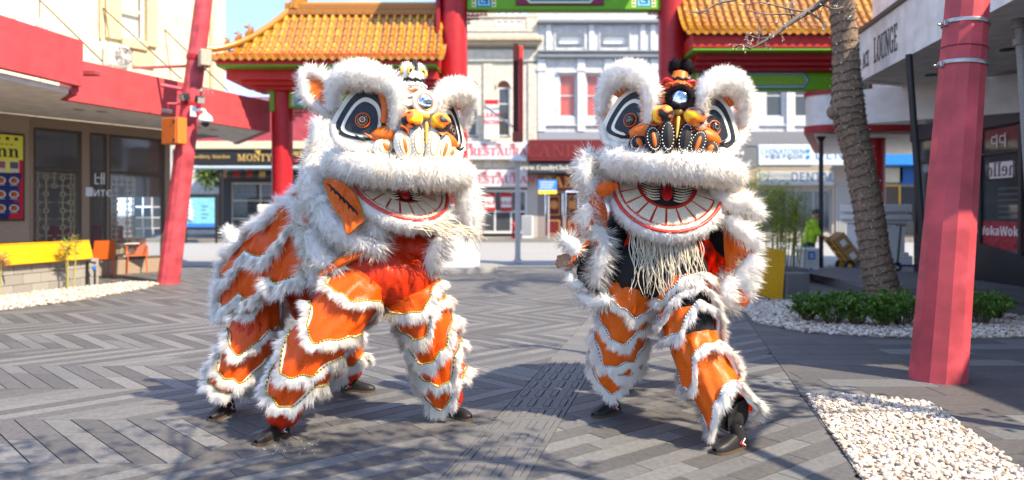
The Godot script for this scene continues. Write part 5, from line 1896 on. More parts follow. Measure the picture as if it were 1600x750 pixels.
func build_right_furniture() -> void:
	var m: MB
	var steel := mk(lin(0.35, 0.34, 0.33), 0.35, "", 1.0, 0.0, {"metallic": 0.8})
	var black := mk(lin(0.02, 0.02, 0.022), 0.5)
	# thick pink column
	var b := G(1465, 592)
	var t := U(1521, -120, 6.55)
	var g := pole("thick pink red leaning column with steel straps at the right of the photo", b, t, 0.235, 0.165)
	for py in [39.0, 103.0]:
		var k: float = (py + 120.0) / (592.0 + 120.0)
		var c := t.lerp(b, k)
		var r := lerpf(0.165, 0.235, k) + 0.006
		var ax := (t - b).normalized()
		var sd := ax.cross(Vector3.BACK).normalized()
		m = MB.new()
		m.lathe(c, [Vector2(r, -0.018), Vector2(r + 0.006, -0.016), Vector2(r + 0.006, 0.016), Vector2(r, 0.018)], 24, Basis(-sd, ax, (-sd).cross(ax)))
		m.tube([c + Vector3(-r, 0, 0.02), c + Vector3(-r - 0.07, -0.01, 0.02)], 0.012, 6)
		m.bx(c.x - r - 0.03, c.y - 0.025, c.z + 0.0, c.x - r + 0.01, c.y + 0.025, c.z + 0.05, 0.006)
		part(g, "strap", m, steel)
	m = MB.new()
	var k2: float = (78.0 + 120.0) / 712.0
	var cc := t.lerp(b, k2)
	var ax2 := (t - b).normalized()
	var sd2 := ax2.cross(Vector3.BACK).normalized()
	m.lathe(cc, [Vector2(0.186, -0.006), Vector2(0.192, 0.0), Vector2(0.186, 0.006)], 24, Basis(-sd2, ax2, (-sd2).cross(ax2)))
	part(g, "seam", m, mk(lin(0.2, 0.02, 0.03), 0.6))
	# yellow bench by the shrubs
	var yel := mk(lin(0.80, 0.40, 0.01), 0.45, "grain", 1.0)
	var conc := mk(lin(0.22, 0.21, 0.20), 0.9, "speck", 1.6, 0.15)
	var bd := 12.3
	var X := func(px: float, d: float) -> float: return (px - 800.0) * d / F
	g = thing("bench", "yellow slatted bench on concrete blocks beside the right lion", "bench", Vector3(X.call(1205.0, bd), 0, -bd), 0.0, "yellow benches on grey blocks")
	# its seat runs away from the viewer; end block in front
	var bx0: float = X.call(1175.0, bd)
	var dirb := Vector2(-0.34, 1.0).normalized()
	for k in 3:
		m = MB.new()
		var c := Vector2(X.call(1247.0, bd), bd + 0.25) + dirb * k * 1.0
		m.box(Vector3(-0.24, 0, -0.18), Vector3(0.24, 0.46, 0.18), 0.015, Transform3D(Basis(Vector3.UP, 0.33), Vector3(c.x - 0.02, 0, -c.y)))
		part(g, "block", m, conc)
	var bpx := func(q: Array) -> PackedVector2Array: return PackedVector2Array(q.map(func(c): return Vector2((c[0] - 800.0) * bd / F, EYE + (335.0 - c[1]) * bd / F)))
	var away := Transform3D(Basis(Vector3.RIGHT, Vector3.UP, Vector3(0.16, 0, 1).normalized()), Vector3(-0.16 * -bd * 0.0, 0, -bd))
	for e in [0.0, -2.5]:
		m = MB.new()
		m.slab(bpx.call([[1163.0, 452.0], [1166.0, 447.0], [1191.0, 440.0], [1197.0, 386.0], [1227.0, 392.0], [1222.0, 470.0], [1207.0, 467.0]]), e - 0.012, e + 0.012, away)
		part(g, "end_plate", m, yel)
	m = MB.new()
	m.slab(bpx.call([[1191.5, 440.5], [1197.5, 386.5], [1200.0, 387.0], [1194.5, 441.0]]), -2.48, -0.013, away)
	part(g, "backrest", m, yel)
	m = MB.new()
	m.slab(bpx.call([[1163.5, 452.0], [1166.0, 447.5], [1191.0, 440.6], [1191.0, 444.0]]), -2.48, -0.013, away)
	part(g, "seat", m, yel)
	# low shrubs
	var shrub_at := [[1262.0, 503.0, 0.42], [1300.0, 508.0, 0.44], [1340.0, 510.0, 0.46], [1378.0, 512.0, 0.44], [1410.0, 510.0, 0.46], [1320.0, 492.0, 0.42], [1388.0, 494.0, 0.44], [1532.0, 508.0, 0.46], [1556.0, 500.0, 0.42], [1508.0, 498.0, 0.44]]
	var names := ["low green shrub nearest the yellow bench end", "low shrub second from the yellow bench", "low shrub in front of the palm, left of its foot", "low shrub in front of the palm trunk's foot", "low shrub touching the left side of the pink column", "low shrub behind, left of the palm trunk", "low shrub behind, right of the palm trunk", "low leafy shrub at the right of the pink column", "farthest right low shrub beyond the pink column", "low shrub just behind the pink column"]
	for i in shrub_at.size():
		var s: Array = shrub_at[i]
		bush("shrub", names[i], G(s[0], s[1]), s[2] * [0.78, 0.88, 0.72][i % 3], "low shrubs in the pebble bed")
	# bamboo in a planter
	var pd := 15.6
	for i in 5:
		bamboo(Vector3(X.call(1184.0 + i * 15.0, pd), 0.0, -pd - 0.25 * (i % 2)), 1.75 + 0.15 * ((i * 7) % 4), ["leftmost bamboo clump by the right lion's shoulder", "second bamboo clump, beside the lion's fur", "middle bamboo clump of the row before the clinic", "fourth bamboo clump, left of the worker", "rightmost bamboo clump, nearest the worker"][i])
	m = MB.new()
	m.bx(X.call(1168.0, pd), 0.0, -pd - 0.5, X.call(1258.0, pd), 0.32, -pd + 0.2, 0.02)
	solo("planter", m, conc, "long low concrete planter holding the bamboo", "planter")
	# white and blue box sign
	var ad := 17.0
	g = thing("floor_sign", "white standing floor sign with blue triangle and blue patch", "sign", Vector3(X.call(1263.0, ad), 0, -ad))
	var cx: float = X.call(1263.0, ad)
	m = MB.new()
	m.bx(cx - 0.2, 0.0, -ad - 0.2, cx + 0.2, 0.68, -ad + 0.15, 0.03)
	part(g, "body", m, mk(lin(0.72, 0.72, 0.70), 0.6, "grain", 1.0))
	m = MB.new()
	m.slab(PackedVector2Array([Vector2(cx - 0.17, 0.02), Vector2(cx + 0.17, 0.02), Vector2(cx, 0.24)]), -ad + 0.15, -ad + 0.165)
	part(g, "blue_triangle", m, mk(lin(0.03, 0.18, 0.5), 0.5))
	m = MB.new()
	m.bx(cx - 0.07, 0.42, -ad + 0.15, cx + 0.09, 0.60, -ad + 0.165)
	part(g, "blue_patch", m, mk(lin(0.03, 0.16, 0.45), 0.5))
	for k in 2:
		m = MB.new()
		m.bx(cx - 0.03, 0.46 + k * 0.06, -ad + 0.166, cx + 0.05, 0.49 + k * 0.06, -ad + 0.17)
		part(g, "white_mark", m, mk(lin(0.7, 0.7, 0.7), 0.5))
	# hand trolley with two cartons, worker pushing it
	var td := 18.6
	var tx: float = X.call(1322.0, td)
	g = thing("hand_trolley", "yellow two wheeled hand trolley tipped back toward the worker", "trolley", Vector3(tx, 0, -td))
	var ym := mk(lin(0.70, 0.36, 0.02), 0.45)
	var f0 := Vector3(tx + 0.02, 0.16, -td)
	var f1 := Vector3(X.call(1291.0, td), EYE - (372.0 - 335.0) * td / F, -td)
	m = MB.new()
	for s in [-0.18, 0.18]: m.tube([f0 + Vector3(0, 0, s), f1 + Vector3(0, 0, s)], 0.018, 6)
	for k in 5: m.tube([f0.lerp(f1, k * 0.23) + Vector3(0, 0, -0.18), f0.lerp(f1, k * 0.23) + Vector3(0, 0, 0.18)], 0.014, 6)
	m.tube([f1 + Vector3(0, 0, -0.18), f1 + Vector3(-0.08, 0.05, 0), f1 + Vector3(0, 0, 0.18)], 0.018, 6)
	part(g, "frame", m, ym)
	m = MB.new()
	m.box(Vector3(0.0, -0.01, -0.2), Vector3(0.3, 0.01, 0.2), 0.004, Transform3D(Basis(Vector3.BACK, 0.75), f0))
	part(g, "toe_plate", m, ym)
	for s in [-0.24, 0.24]:
		m = MB.new()
		var pts := []
		for k in 17: pts.append(Vector3(tx - 0.02 + cos(k * TAU / 16) * 0.11, 0.16 + sin(k * TAU / 16) * 0.11, -td + s))
		m.tube(pts, 0.05, 8)
		var wh := part(g, "wheel", m, black)
		m = MB.new()
		m.ball(Vector3(tx - 0.02, 0.16, -td + s), Vector3(0.07, 0.07, 0.03), 6, 10)
		part(wh, "hub", m, ym)
	var card := mk(lin(0.42, 0.23, 0.09), 0.9, "grain", 1.5)
	var axd := (f1 - f0).normalized()
	var nrm := Vector3(-axd.y, axd.x, 0) * -1.0
	for k in 2:
		m = MB.new()
		var c := f0 + axd * (0.2 + k * 0.4) + nrm * 0.2
		m.box(Vector3(-0.19, -0.17, -0.24), Vector3(0.19, 0.17, 0.24), 0.012, Transform3D(Basis(axd, nrm, Vector3.BACK), c))
		var bx := solo("carton", m, card, ["brown carton at the bottom of the hand trolley", "brown carton stacked higher on the hand trolley"][k], "box", "cartons on the hand trolley")
		m = MB.new()
		m.box(Vector3(-0.1, -0.08, 0.241), Vector3(0.06, 0.06, 0.245), 0.0, Transform3D(Basis(axd, nrm, Vector3.BACK), c))
		part(bx, "label_patch", m, mk(lin(0.6, 0.58, 0.54), 0.7))
	# dark scooter low behind the column
	g = thing("kick_scooter", "dark scooter parked on the terrace behind the pink column", "scooter", U(1432, 425, 16.0))
	var so := U(1432, 424, 16.0)
	m = MB.new()
	m.box(Vector3(-0.38, 0.1, -0.07), Vector3(0.38, 0.15, 0.07), 0.02, Transform3D(Basis.IDENTITY, so))
	part(g, "deck", m, mk(lin(0.04, 0.02, 0.10), 0.4))
	for s in [-0.42, 0.42]:
		m = MB.new()
		var pts := []
		for k in 13: pts.append(so + Vector3(s + cos(k * TAU / 12) * 0.08, 0.1 + sin(k * TAU / 12) * 0.08, 0))
		m.tube(pts, 0.03, 6)
		part(g, "wheel", m, black)
	m = MB.new()
	m.tube([so + Vector3(-0.42, 0.1, 0), so + Vector3(-0.34, 1.0, 0)], 0.02, 6)
	m.tube([so + Vector3(-0.34, 1.0, -0.2), so + Vector3(-0.34, 1.0, 0.2)], 0.016, 6)
	part(g, "handlebar", m, black)
	m = MB.new()
	var nb := U(1433, 388, 40.0)
	m.bx(nb.x - 0.3, nb.y - 0.42, nb.z - 0.05, nb.x + 0.3, nb.y + 0.42, nb.z, 0.01)
	var nt := solo("red_notice", m, mk(lin(0.5, 0.02, 0.02), 0.5), "small red notice across the street, seen between the posts", "sign")
	m = MB.new()
	m.bx(nb.x - 0.2, nb.y - 0.1, nb.z, nb.x + 0.2, nb.y, nb.z + 0.01)
	part(nt, "white_line", m, mk(lin(0.7, 0.7, 0.7), 0.5))


func build_left_furniture() -> void:
	var m: MB
	var pink := mk(lin(0.62, 0.115, 0.14), 0.55, "blotch", 0.6)
	var grey := mk(lin(0.30, 0.28, 0.25), 0.6, "grain", 1.0)
	var black := mk(lin(0.02, 0.02, 0.022), 0.5)
	var white := mk(lin(0.75, 0.75, 0.74), 0.4)
	var redm := mk(lin(0.40, 0.015, 0.02), 0.5, "grain", 1.0)
	var D := 15.4
	var b := G(263, 443)
	var t := U(327, -70, D)
	var g := pole("slim pink leaning column on the left carrying the camera and boxes", b, t, 0.225, 0.165)
	var on := func(py: float) -> Vector3: return b.lerp(t, (443.0 - py) / 513.0)
	var ax := (t - b).normalized()
	var sd := ax.cross(Vector3.BACK).normalized()
	var bs := Basis(-sd, ax, (-sd).cross(ax))
	for py in [90.0, 162.0]:
		m = MB.new()
		m.lathe(on.call(py), [Vector2(0.19, -0.06), Vector2(0.20, -0.05), Vector2(0.20, 0.05), Vector2(0.19, 0.06)], 20, bs)
		part(g, "red_band", m, redm)
	m = MB.new()
	m.tube([U(208, 106, D + 0.6), U(296, 103, D)], 0.032, 8)
	m.tube([U(252, 133, D - 0.1), U(298, 142, D)], 0.04, 8)
	m.tube([U(262, 162, D - 0.15), U(300, 163, D - 0.1)], 0.025, 8)
	part(g, "arm", m, pink)
	# box speaker
	g = thing("speaker_box", "tan speaker box fixed high on the slim pink column", "speaker", U(324, 90, D - 0.1))
	var fr := Transform3D(Basis(Vector3.UP, 0.62), U(322, 91, D - 0.25))
	m = MB.new()
	m.box(Vector3(-0.13, -0.17, -0.15), Vector3(0.09, 0.17, 0.11), 0.015, fr)
	part(g, "cabinet", m, mk(lin(0.46, 0.38, 0.29), 0.6, "grain", 1.0))
	m = MB.new()
	m.box(Vector3(0.091, -0.15, -0.13), Vector3(0.10, 0.15, 0.09), 0.0, fr)
	part(g, "grille", m, mk(lin(0.12, 0.115, 0.11), 0.7))
	m = MB.new()
	m.tube([fr.origin + Vector3(-0.05, -0.17, 0), fr.origin + Vector3(-0.12, -0.28, 0.02), fr.origin + Vector3(-0.02, -0.27, 0.05), fr.origin + Vector3(0.03, -0.18, 0.02)], 0.012, 5)
	part(g, "cable_loop", m, black)
	# floodlights
	for q in [[287.0, 152.0, -0.5, "small floodlight aimed left, above the camera on the pink column"], [313.0, 156.0, 0.7, "small floodlight aimed right, above the camera on the pink column"]]:
		var p := U(q[0], q[1], D - 0.28)
		g = thing("floodlight", q[3], "floodlight", p, 0.0, "floodlights on the pink column")
		fr = Transform3D(Basis(Vector3.UP, q[2]) * Basis(Vector3.RIGHT, 0.4), p)
		m = MB.new()
		m.box(Vector3(-0.085, -0.07, -0.09), Vector3(0.085, 0.07, 0.06), 0.012, fr)
		part(g, "housing", m, black)
		m = MB.new()
		m.box(Vector3(-0.07, -0.055, 0.061), Vector3(0.07, 0.055, 0.068), 0.0, fr)
		part(g, "lens", m, mk(lin(0.4, 0.37, 0.33), 0.3))
		m = MB.new()
		m.tube([p, p + Vector3(0.06 if q[2] < 0.0 else -0.06, 0.02, -0.16)], 0.02, 6)
		part(g, "bracket", m, black)
	var p2 := U(262, 174, D - 0.2)
	g = thing("floodlight", "small dark floodlight hanging from the left arm of the pink column", "floodlight", p2, 0.0, "floodlights on the pink column")
	m = MB.new()
	m.box(Vector3(-0.1, -0.05, -0.07), Vector3(0.1, 0.04, 0.07), 0.015, Transform3D(Basis(Vector3.BACK, -0.12), p2))
	part(g, "housing", m, mk(lin(0.08, 0.08, 0.09), 0.5))
	m = MB.new()
	m.tube([p2, p2 + Vector3(0.01, 0.16, 0)], 0.014, 6)
	part(g, "hanger", m, redm)
	# dome camera
	var cp := U(321, 186, D - 0.2)
	g = thing("security_camera", "white dome camera hanging from a bent arm on the pink column", "camera", cp)
	m = MB.new()
	m.lathe(cp, [Vector2(0.0, 0.13), Vector2(0.05, 0.12), Vector2(0.12, 0.06), Vector2(0.14, 0.0), Vector2(0.15, -0.03), Vector2(0.135, -0.07), Vector2(0.0, -0.075)], 20)
	part(g, "housing", m, white)
	m = MB.new()
	m.ball(cp + Vector3(0, -0.08, 0), Vector3(0.085, 0.09, 0.085), 8, 14)
	part(g, "dome", m, mk(lin(0.03, 0.03, 0.035), 0.1))
	m = MB.new()
	m.tube(arc([cp + Vector3(0, 0.1, 0), cp + Vector3(-0.02, 0.17, 0), cp + Vector3(-0.1, 0.2, 0), cp + Vector3(-0.22, 0.17, 0)], 4), 0.03, 8)
	part(g, "arm", m, white)
	m = MB.new()
	m.bx(cp.x - 0.3, cp.y + 0.04, cp.z - 0.06, cp.x - 0.2, cp.y + 0.27, cp.z + 0.06, 0.015)
	part(g, "junction_box", m, white)
	# orange cabinet
	var op := U(272, 205, D - 0.3)
	g = thing("orange_cabinet", "orange metal box strapped to the slim pink column", "cabinet", op)
	fr = Transform3D(Basis(Vector3.UP, -0.45), op)
	m = MB.new()
	m.box(Vector3(-0.23, -0.27, -0.13), Vector3(0.23, 0.27, 0.1), 0.012, fr)
	part(g, "body", m, mk(lin(0.66, 0.20, 0.03), 0.5, "grain", 1.0))
	m = MB.new()
	m.box(Vector3(-0.22, -0.26, 0.101), Vector3(0.18, 0.26, 0.12), 0.006, fr)
	part(g, "door", m, mk(lin(0.62, 0.15, 0.025), 0.5, "grain", 1.0))
	for y in [-0.19, 0.19]:
		m = MB.new()
		m.ball(fr * Vector3(0.15, y, 0.125), Vector3(0.035, 0.028, 0.012), 6, 10)
		part(g, "latch", m, black)
	# bracket aerial
	m = MB.new()
	var ap := U(313, 142, D)
	m.tube([ap, ap + Vector3(0.28, 0.02, 0.02)], 0.013, 5)
	for k in 3: m.tube([ap + Vector3(0.08 + k * 0.09, -0.07, 0.02), ap + Vector3(0.08 + k * 0.09, 0.09, 0.02)], 0.008, 5)
	m.ball(ap, Vector3(0.06, 0.06, 0.06), 6, 8)
	solo("aerial", m, grey, "small black rod aerial on the right side of the pink column", "aerial")

	# ---- bench on a block wall
	var yel := mk(lin(0.80, 0.42, 0.006), 0.4, "grain", 1.0)
	var a := Vector2(-8.95, 12.75)
	var e := Vector2(-8.47, 15.1)
	var w := Wall.new(a, e)
	var len := a.distance_to(e)
	g = thing("bench", "yellow perforated bench on a grey block base before the restaurant", "bench", Vector3(a.x, 0, -a.y), w.turn, "yellow benches on grey blocks", false)
	for row in 3:
		var x := -0.02
		var k := 0
		while x < len - 0.02:
			var l := minf(0.39 if (k or row % 2 == 0) else 0.2, len - x)
			m = MB.new()
			m.bx(x, row * 0.185 + 0.002, -0.42, x + l - 0.008, row * 0.185 + 0.179, 0.0 + rng.randf_range(-0.002, 0.002), 0.006)
			var t0 := rng.randf_range(0.85, 1.12)
			part(g, "block", m, [mk(lin(0.38, 0.345, 0.30), 0.92, "speck", 1.3, 0.2), mk(lin(0.33, 0.30, 0.26), 0.92, "stain", 1.1, 0.2), mk(lin(0.43, 0.395, 0.34), 0.92, "speck", 1.0, 0.2)][rng.randi() % 3])
			x += l; k += 1
	m = MB.new()
	m.bx(0.05, 0.555, -0.40, len - 0.35, 0.585, 0.10, 0.008)
	part(g, "seat", m, yel)
	# back: folded perforated sheet, leaning
	m = MB.new()
	var bl := len - 0.3
	var hole_rows := 4
	var th := 0.01
	var xf := Transform3D(Basis(Vector3.RIGHT, -0.28), Vector3(0.05, 0.58, 0.08))
	var holes := []
	for i in int(bl / 0.05) - 1:
		for j in hole_rows: holes.append([0.06 + i * 0.05, 0.08 + j * 0.055, 0.06 + i * 0.05 + 0.018, 0.08 + j * 0.055 + 0.02])
	var hm := MB.new()
	holed(hm, 0.0, 0.0, bl, 0.36, 0.0, th, holes.slice(0, 0))
	for i in hm.v.size():
		hm.v[i] = xf * hm.v[i]
		hm.n[i] = xf.basis * hm.n[i]
	var back := part(g, "backrest", hm, yel)
	m = MB.new()
	for h in holes: m.box(Vector3(h[0], h[1], 0.001), Vector3(h[2], h[3], 0.003), 0.0, xf)
	meta(part(back, "perforation", m, mk(lin(0.42, 0.22, 0.006), 0.6)), "", "", "", "stuff")
	m = MB.new()
	m.box(Vector3(0, 0.34, -0.05), Vector3(bl, 0.365, 0.012), 0.006, xf)
	part(g, "top_rail", m, yel)
	m = MB.new()
	m.slab(PackedVector2Array([Vector2(-0.3, 0.0), Vector2(0.1, 0.0), Vector2(0.02, 0.36), Vector2(-0.02, 0.36), Vector2(-0.06, 0.1), Vector2(-0.3, 0.06)]), -0.02, 0.0, Transform3D(Basis(Vector3.FORWARD, Vector3.UP, Vector3.RIGHT) * Basis.IDENTITY, Vector3(0.06, 0.57, -0.02)))
	part(g, "end_plate", m, yel)
	# tap on the block wall
	var tp := U(145, 425, 14.7)
	g = thing("tap", "black stand pipe with a blue tap at the bench's far end", "tap", Vector3(tp.x, 0, tp.z))
	m = MB.new()
	m.tube([Vector3(tp.x + 0.04, 0.0, tp.z), Vector3(tp.x + 0.04, 0.42, tp.z)], 0.022, 6)
	m.tube([Vector3(tp.x - 0.14, 0.05, tp.z - 0.04), Vector3(tp.x - 0.12, 0.5, tp.z - 0.03), Vector3(tp.x + 0.05, 0.48, tp.z)], 0.026, 6)
	part(g, "pipe", m, black)
	m = MB.new()
	m.ball(Vector3(tp.x + 0.04, 0.38, tp.z + 0.03), Vector3(0.035, 0.06, 0.035), 6, 8)
	part(g, "handle", m, mk(lin(0.02, 0.12, 0.45), 0.4))
	# slim plants
	stalk_plant(G(108, 455), 1.05, "slim bamboo like plant with a tuft of leaves before the grey bench")
	stalk_plant(G(-6, 470), 0.78, "dry reddish plant at the left edge of the photo")
	# chairs and tables
	var proto := chair()
	var spots := [
		[158.0, 16.6, 3.9, "orange chair turned sideways, nearest the far end of the yellow bench"],
		[14.0, 15.4, 3.6, "orange chair behind the yellow bench's near end, under the menu board"],
		[62.0, 16.6, 3.5, "orange chair behind the middle of the yellow bench, left of the window screen"],
		[100.0, 17.2, 3.7, "orange chair behind the yellow bench under the carved window screen"],
		[188.0, 18.6, 3.5, "orange chair by the white table, left of the slim pink column"],
		[214.0, 18.2, 0.5, "orange chair closest to the slim pink column"]]
	for i in spots.size():
		var s: Array = spots[i]
		var at := Vector3((s[0] - 800.0) * s[1] / F, 0, -s[1])
		if i == 0:
			proto.position = at
			proto.rotation.y = s[2]
			meta(proto, s[3], "chair", "orange chairs before the restaurant")
		else:
			copy(proto, "chair", s[3], at, s[2], "orange chairs before the restaurant")
	for q in [[45.0, 16.6, "white cafe table behind the near half of the yellow bench"], [182.0, 18.2, "white cafe table among the orange chairs by the pink column"]]:
		var c := Vector3((q[0] - 800.0) * q[1] / F, 0, -q[1])
		g = thing("cafe_table", q[2], "table", c, 0.5, "white cafe tables", false)
		m = MB.new()
		m.bx(-0.5, 0.715, -0.36, 0.5, 0.745, 0.36, 0.01)
		part(g, "tabletop", m, mk(lin(0.62, 0.61, 0.58), 0.4, "grain", 1.0))
		m = MB.new()
		m.lathe(Vector3(0, 0.02, 0), [Vector2(0.035, 0), Vector2(0.035, 0.69)], 10)
		part(g, "stem", m, grey)
		for k in 4:
			m = MB.new()
			m.tube([Vector3(0, 0.06, 0), Vector3(cos(k * PI / 2 + 0.7) * 0.32, 0.015, sin(k * PI / 2 + 0.7) * 0.32)], 0.02, 6)
			part(g, "foot", m, grey)


func chair() -> Node3D:
	var or_ := mk(lin(0.60, 0.115, 0.012), 0.45, "grain", 1.0)
	var g := thing("chair", "", "chair", Vector3.ZERO, 0.0, "", false)
	var m := MB.new()
	m.bx(-0.22, 0.43, -0.22, 0.22, 0.46, 0.23, 0.012)
	part(g, "seat", m, or_)
	m = MB.new()
	var pts := []
	for i in 7:
		for j in 7:
			var t := i / 6.0
			var s := j / 6.0 * 2.0 - 1.0
			pts.append(Vector3(s * (0.23 - 0.02 * t), 0.45 + t * 0.42, -0.2 - 0.09 * t - 0.03 * (1.0 - s * s)))
	m.grid(pts, 7, 7)
	var b2 := []
	for p in pts: b2.append(p + Vector3(0, 0, -0.014))
	m.grid(b2, 7, 7)
	part(g, "backrest", m, or_)
	for q in [[-0.2, 0.21, 0.02], [0.2, 0.21, 0.02], [-0.2, -0.2, -0.05], [0.2, -0.2, -0.05]]:
		m = MB.new()
		m.tube([Vector3(q[0], 0.44, q[1]), Vector3(q[0] * 1.06, 0.0, q[1] + q[2])], [0.02, 0.015], 6)
		part(g, "leg", m, or_)
	for s in [-0.23, 0.23]:
		m = MB.new()
		m.tube([Vector3(s, 0.66, -0.25), Vector3(s, 0.67, 0.18), Vector3(s, 0.44, 0.21)], 0.016, 6)
		part(g, "armrest", m, or_)
	return g


# ------------------------------------------------------------------ plants
func leaf_mat(c: Color) -> StandardMaterial3D:
	return mk(c, 0.55, "", 1.0, 0.0, {"backlight_enabled": true, "backlight": Color(0.35, 0.5, 0.12), "vertex_color_use_as_albedo": true})

# a pointed leaf, folded along its rib
func leaf(m: MB, p: Vector3, dir: Vector3, up: Vector3, l: float, w: float) -> void:
	var s := dir.cross(up).normalized()
	var n := s.cross(dir).normalized()
	var a := p + dir * l * 0.45 + s * w * 0.5 + n * w * 0.12
	var b := p + dir * l * 0.45 - s * w * 0.5 + n * w * 0.12
	var e := p + dir * l - n * l * 0.1
	m.quad(p, a, e, p + dir * l * 0.5, n)
	m.quad(p, b, e, p + dir * l * 0.5, n)

func rdir() -> Vector3:
	return Vector3(rng.randfn(), rng.randfn(), rng.randfn()).normalized()

func bush(called: String, label: String, at: Vector3, r: float, group: String) -> void:
	var g := thing(called, label, "shrub", at, 0.0, group)
	var st := MB.new()
	var m := MB.new()
	for k in 34:
		var a := rng.randf() * TAU
		var tip := at + Vector3(cos(a) * r * rng.randf_range(0.3, 1.15), r * rng.randf_range(0.5, 1.1), sin(a) * r * rng.randf_range(0.2, 0.8))
		var mid := at.lerp(tip, 0.55) + Vector3(0, 0.06, 0)
		var path := [at + Vector3(cos(a) * 0.05, 0, sin(a) * 0.05), mid, tip]
		st.tube(path, [0.007, 0.005, 0.003], 4, false)
		for j in 26:
			var t := rng.randf_range(0.25, 1.0)
			var p: Vector3 = path[0].lerp(mid, t * 2.0) if t < 0.5 else mid.lerp(tip, t * 2.0 - 1.0)
			var d := (rdir() + Vector3(0, 0.35, 0) + (tip - at).normalized() * 0.4).normalized()
			var v := rng.randf()
			m.tint = lin(0.05, 0.13, 0.02).lerp(lin(0.18, 0.28, 0.035), v * v)
			leaf(m, p, d, Vector3.UP + rdir() * 0.5, rng.randf_range(0.05, 0.085), rng.randf_range(0.025, 0.04))
	part(g, "stem", st, mk(lin(0.09, 0.07, 0.04), 0.9))
	meta(part(g, "foliage", m, leaf_mat(Color.WHITE)), "", "", "", "stuff")

func bamboo(at: Vector3, h: float, label: String) -> void:
	var g := thing("bamboo", label, "bamboo", at, 0.0, "bamboo clumps in the planter")
	var m := MB.new()
	m.tint = Color.WHITE
	for k in 7:
		var o := at + Vector3(rng.randf_range(-0.16, 0.16), 0.15, rng.randf_range(-0.14, 0.14))
		var tip := o + Vector3(rng.randf_range(-0.22, 0.22), h * rng.randf_range(0.75, 1.05), rng.randf_range(-0.2, 0.2))
		var st := MB.new()
		var mid := o.lerp(tip, 0.5) + Vector3(0, 0, 0)
		st.tube([o, mid, tip], [0.013, 0.011, 0.004], 5, false)
		for j in 9:
			var t := float(j) / 9.0
			var c := o.lerp(tip, t)
			st.lathe(c, [Vector2(0.013, -0.006), Vector2(0.016, 0.0), Vector2(0.013, 0.006)], 6)
		part(g, "cane", st, mk(lin(0.26, 0.25, 0.06), 0.5))
		for j in 90:
			var t := pow(rng.randf(), 0.7) * 0.72 + 0.3
			var p := o.lerp(tip, minf(t, 1.0)) + rdir() * 0.1
			var a := rng.randf() * TAU
			var d := Vector3(cos(a), rng.randf_range(-0.5, 0.5), sin(a)).normalized()
			m.tint = lin(0.28, 0.38, 0.03).lerp(lin(0.58, 0.55, 0.07), rng.randf())
			leaf(m, p, d, Vector3.UP + rdir() * 0.3, rng.randf_range(0.10, 0.19), rng.randf_range(0.014, 0.024))
	meta(part(g, "foliage", m, leaf_mat(Color.WHITE)), "", "", "", "stuff")

func stalk_plant(at: Vector3, h: float, label: String) -> void:
	var g := thing("slim_plant", label, "plant", at)
	var dry := h < 0.9
	var m := MB.new()
	for k in 3:
		var o := at + Vector3((k - 1) * 0.07, 0, rng.randf_range(-0.05, 0.05))
		var tip := o + Vector3(rng.randf_range(-0.06, 0.08), h * (0.82 + 0.09 * k), 0)
		var st := MB.new()
		st.tube([o, o.lerp(tip, 0.5) + Vector3(0.02, 0, 0), tip], [0.013, 0.011, 0.005], 6)
		part(g, "stem", st, mk(lin(0.33, 0.29, 0.08), 0.6))
		for j in 46:
			var p := o.lerp(tip, rng.randf_range(0.68, 1.0))
			var a := rng.randf() * TAU
			var d := Vector3(cos(a), rng.randf_range(-0.35, 0.9), sin(a)).normalized()
			m.tint = (lin(0.42, 0.36, 0.10) if j % 3 else lin(0.16, 0.27, 0.04)) if not dry else lin(0.45, 0.22, 0.12)
			leaf(m, p, d, Vector3.UP + rdir() * 0.4, rng.randf_range(0.09, 0.2), rng.randf_range(0.014, 0.026))
	meta(part(g, "foliage", m, leaf_mat(Color.WHITE)), "", "", "", "stuff")

# a branching tree; returns the tips
func limbs(m: MB, p: Vector3, dir: Vector3, l: float, r: float, depth: int, tips: Array) -> void:
	var mid := p + dir * l * 0.5 + rdir() * l * 0.06
	var e := p + (dir + rdir() * 0.15).normalized() * l
	m.tube([p, mid, e], [r, r * 0.82, r * 0.66], 7 if depth > 2 else 5, false)
	if depth == 0:
		tips.append([e, dir])
		return
	for k in (3 if depth > 1 else 2):
		var d := (dir + rdir() * 0.75 + Vector3(0, 0.06, 0)).normalized()
		limbs(m, e, d, l * rng.randf_range(0.62, 0.85), r * 0.62, depth - 1, tips)

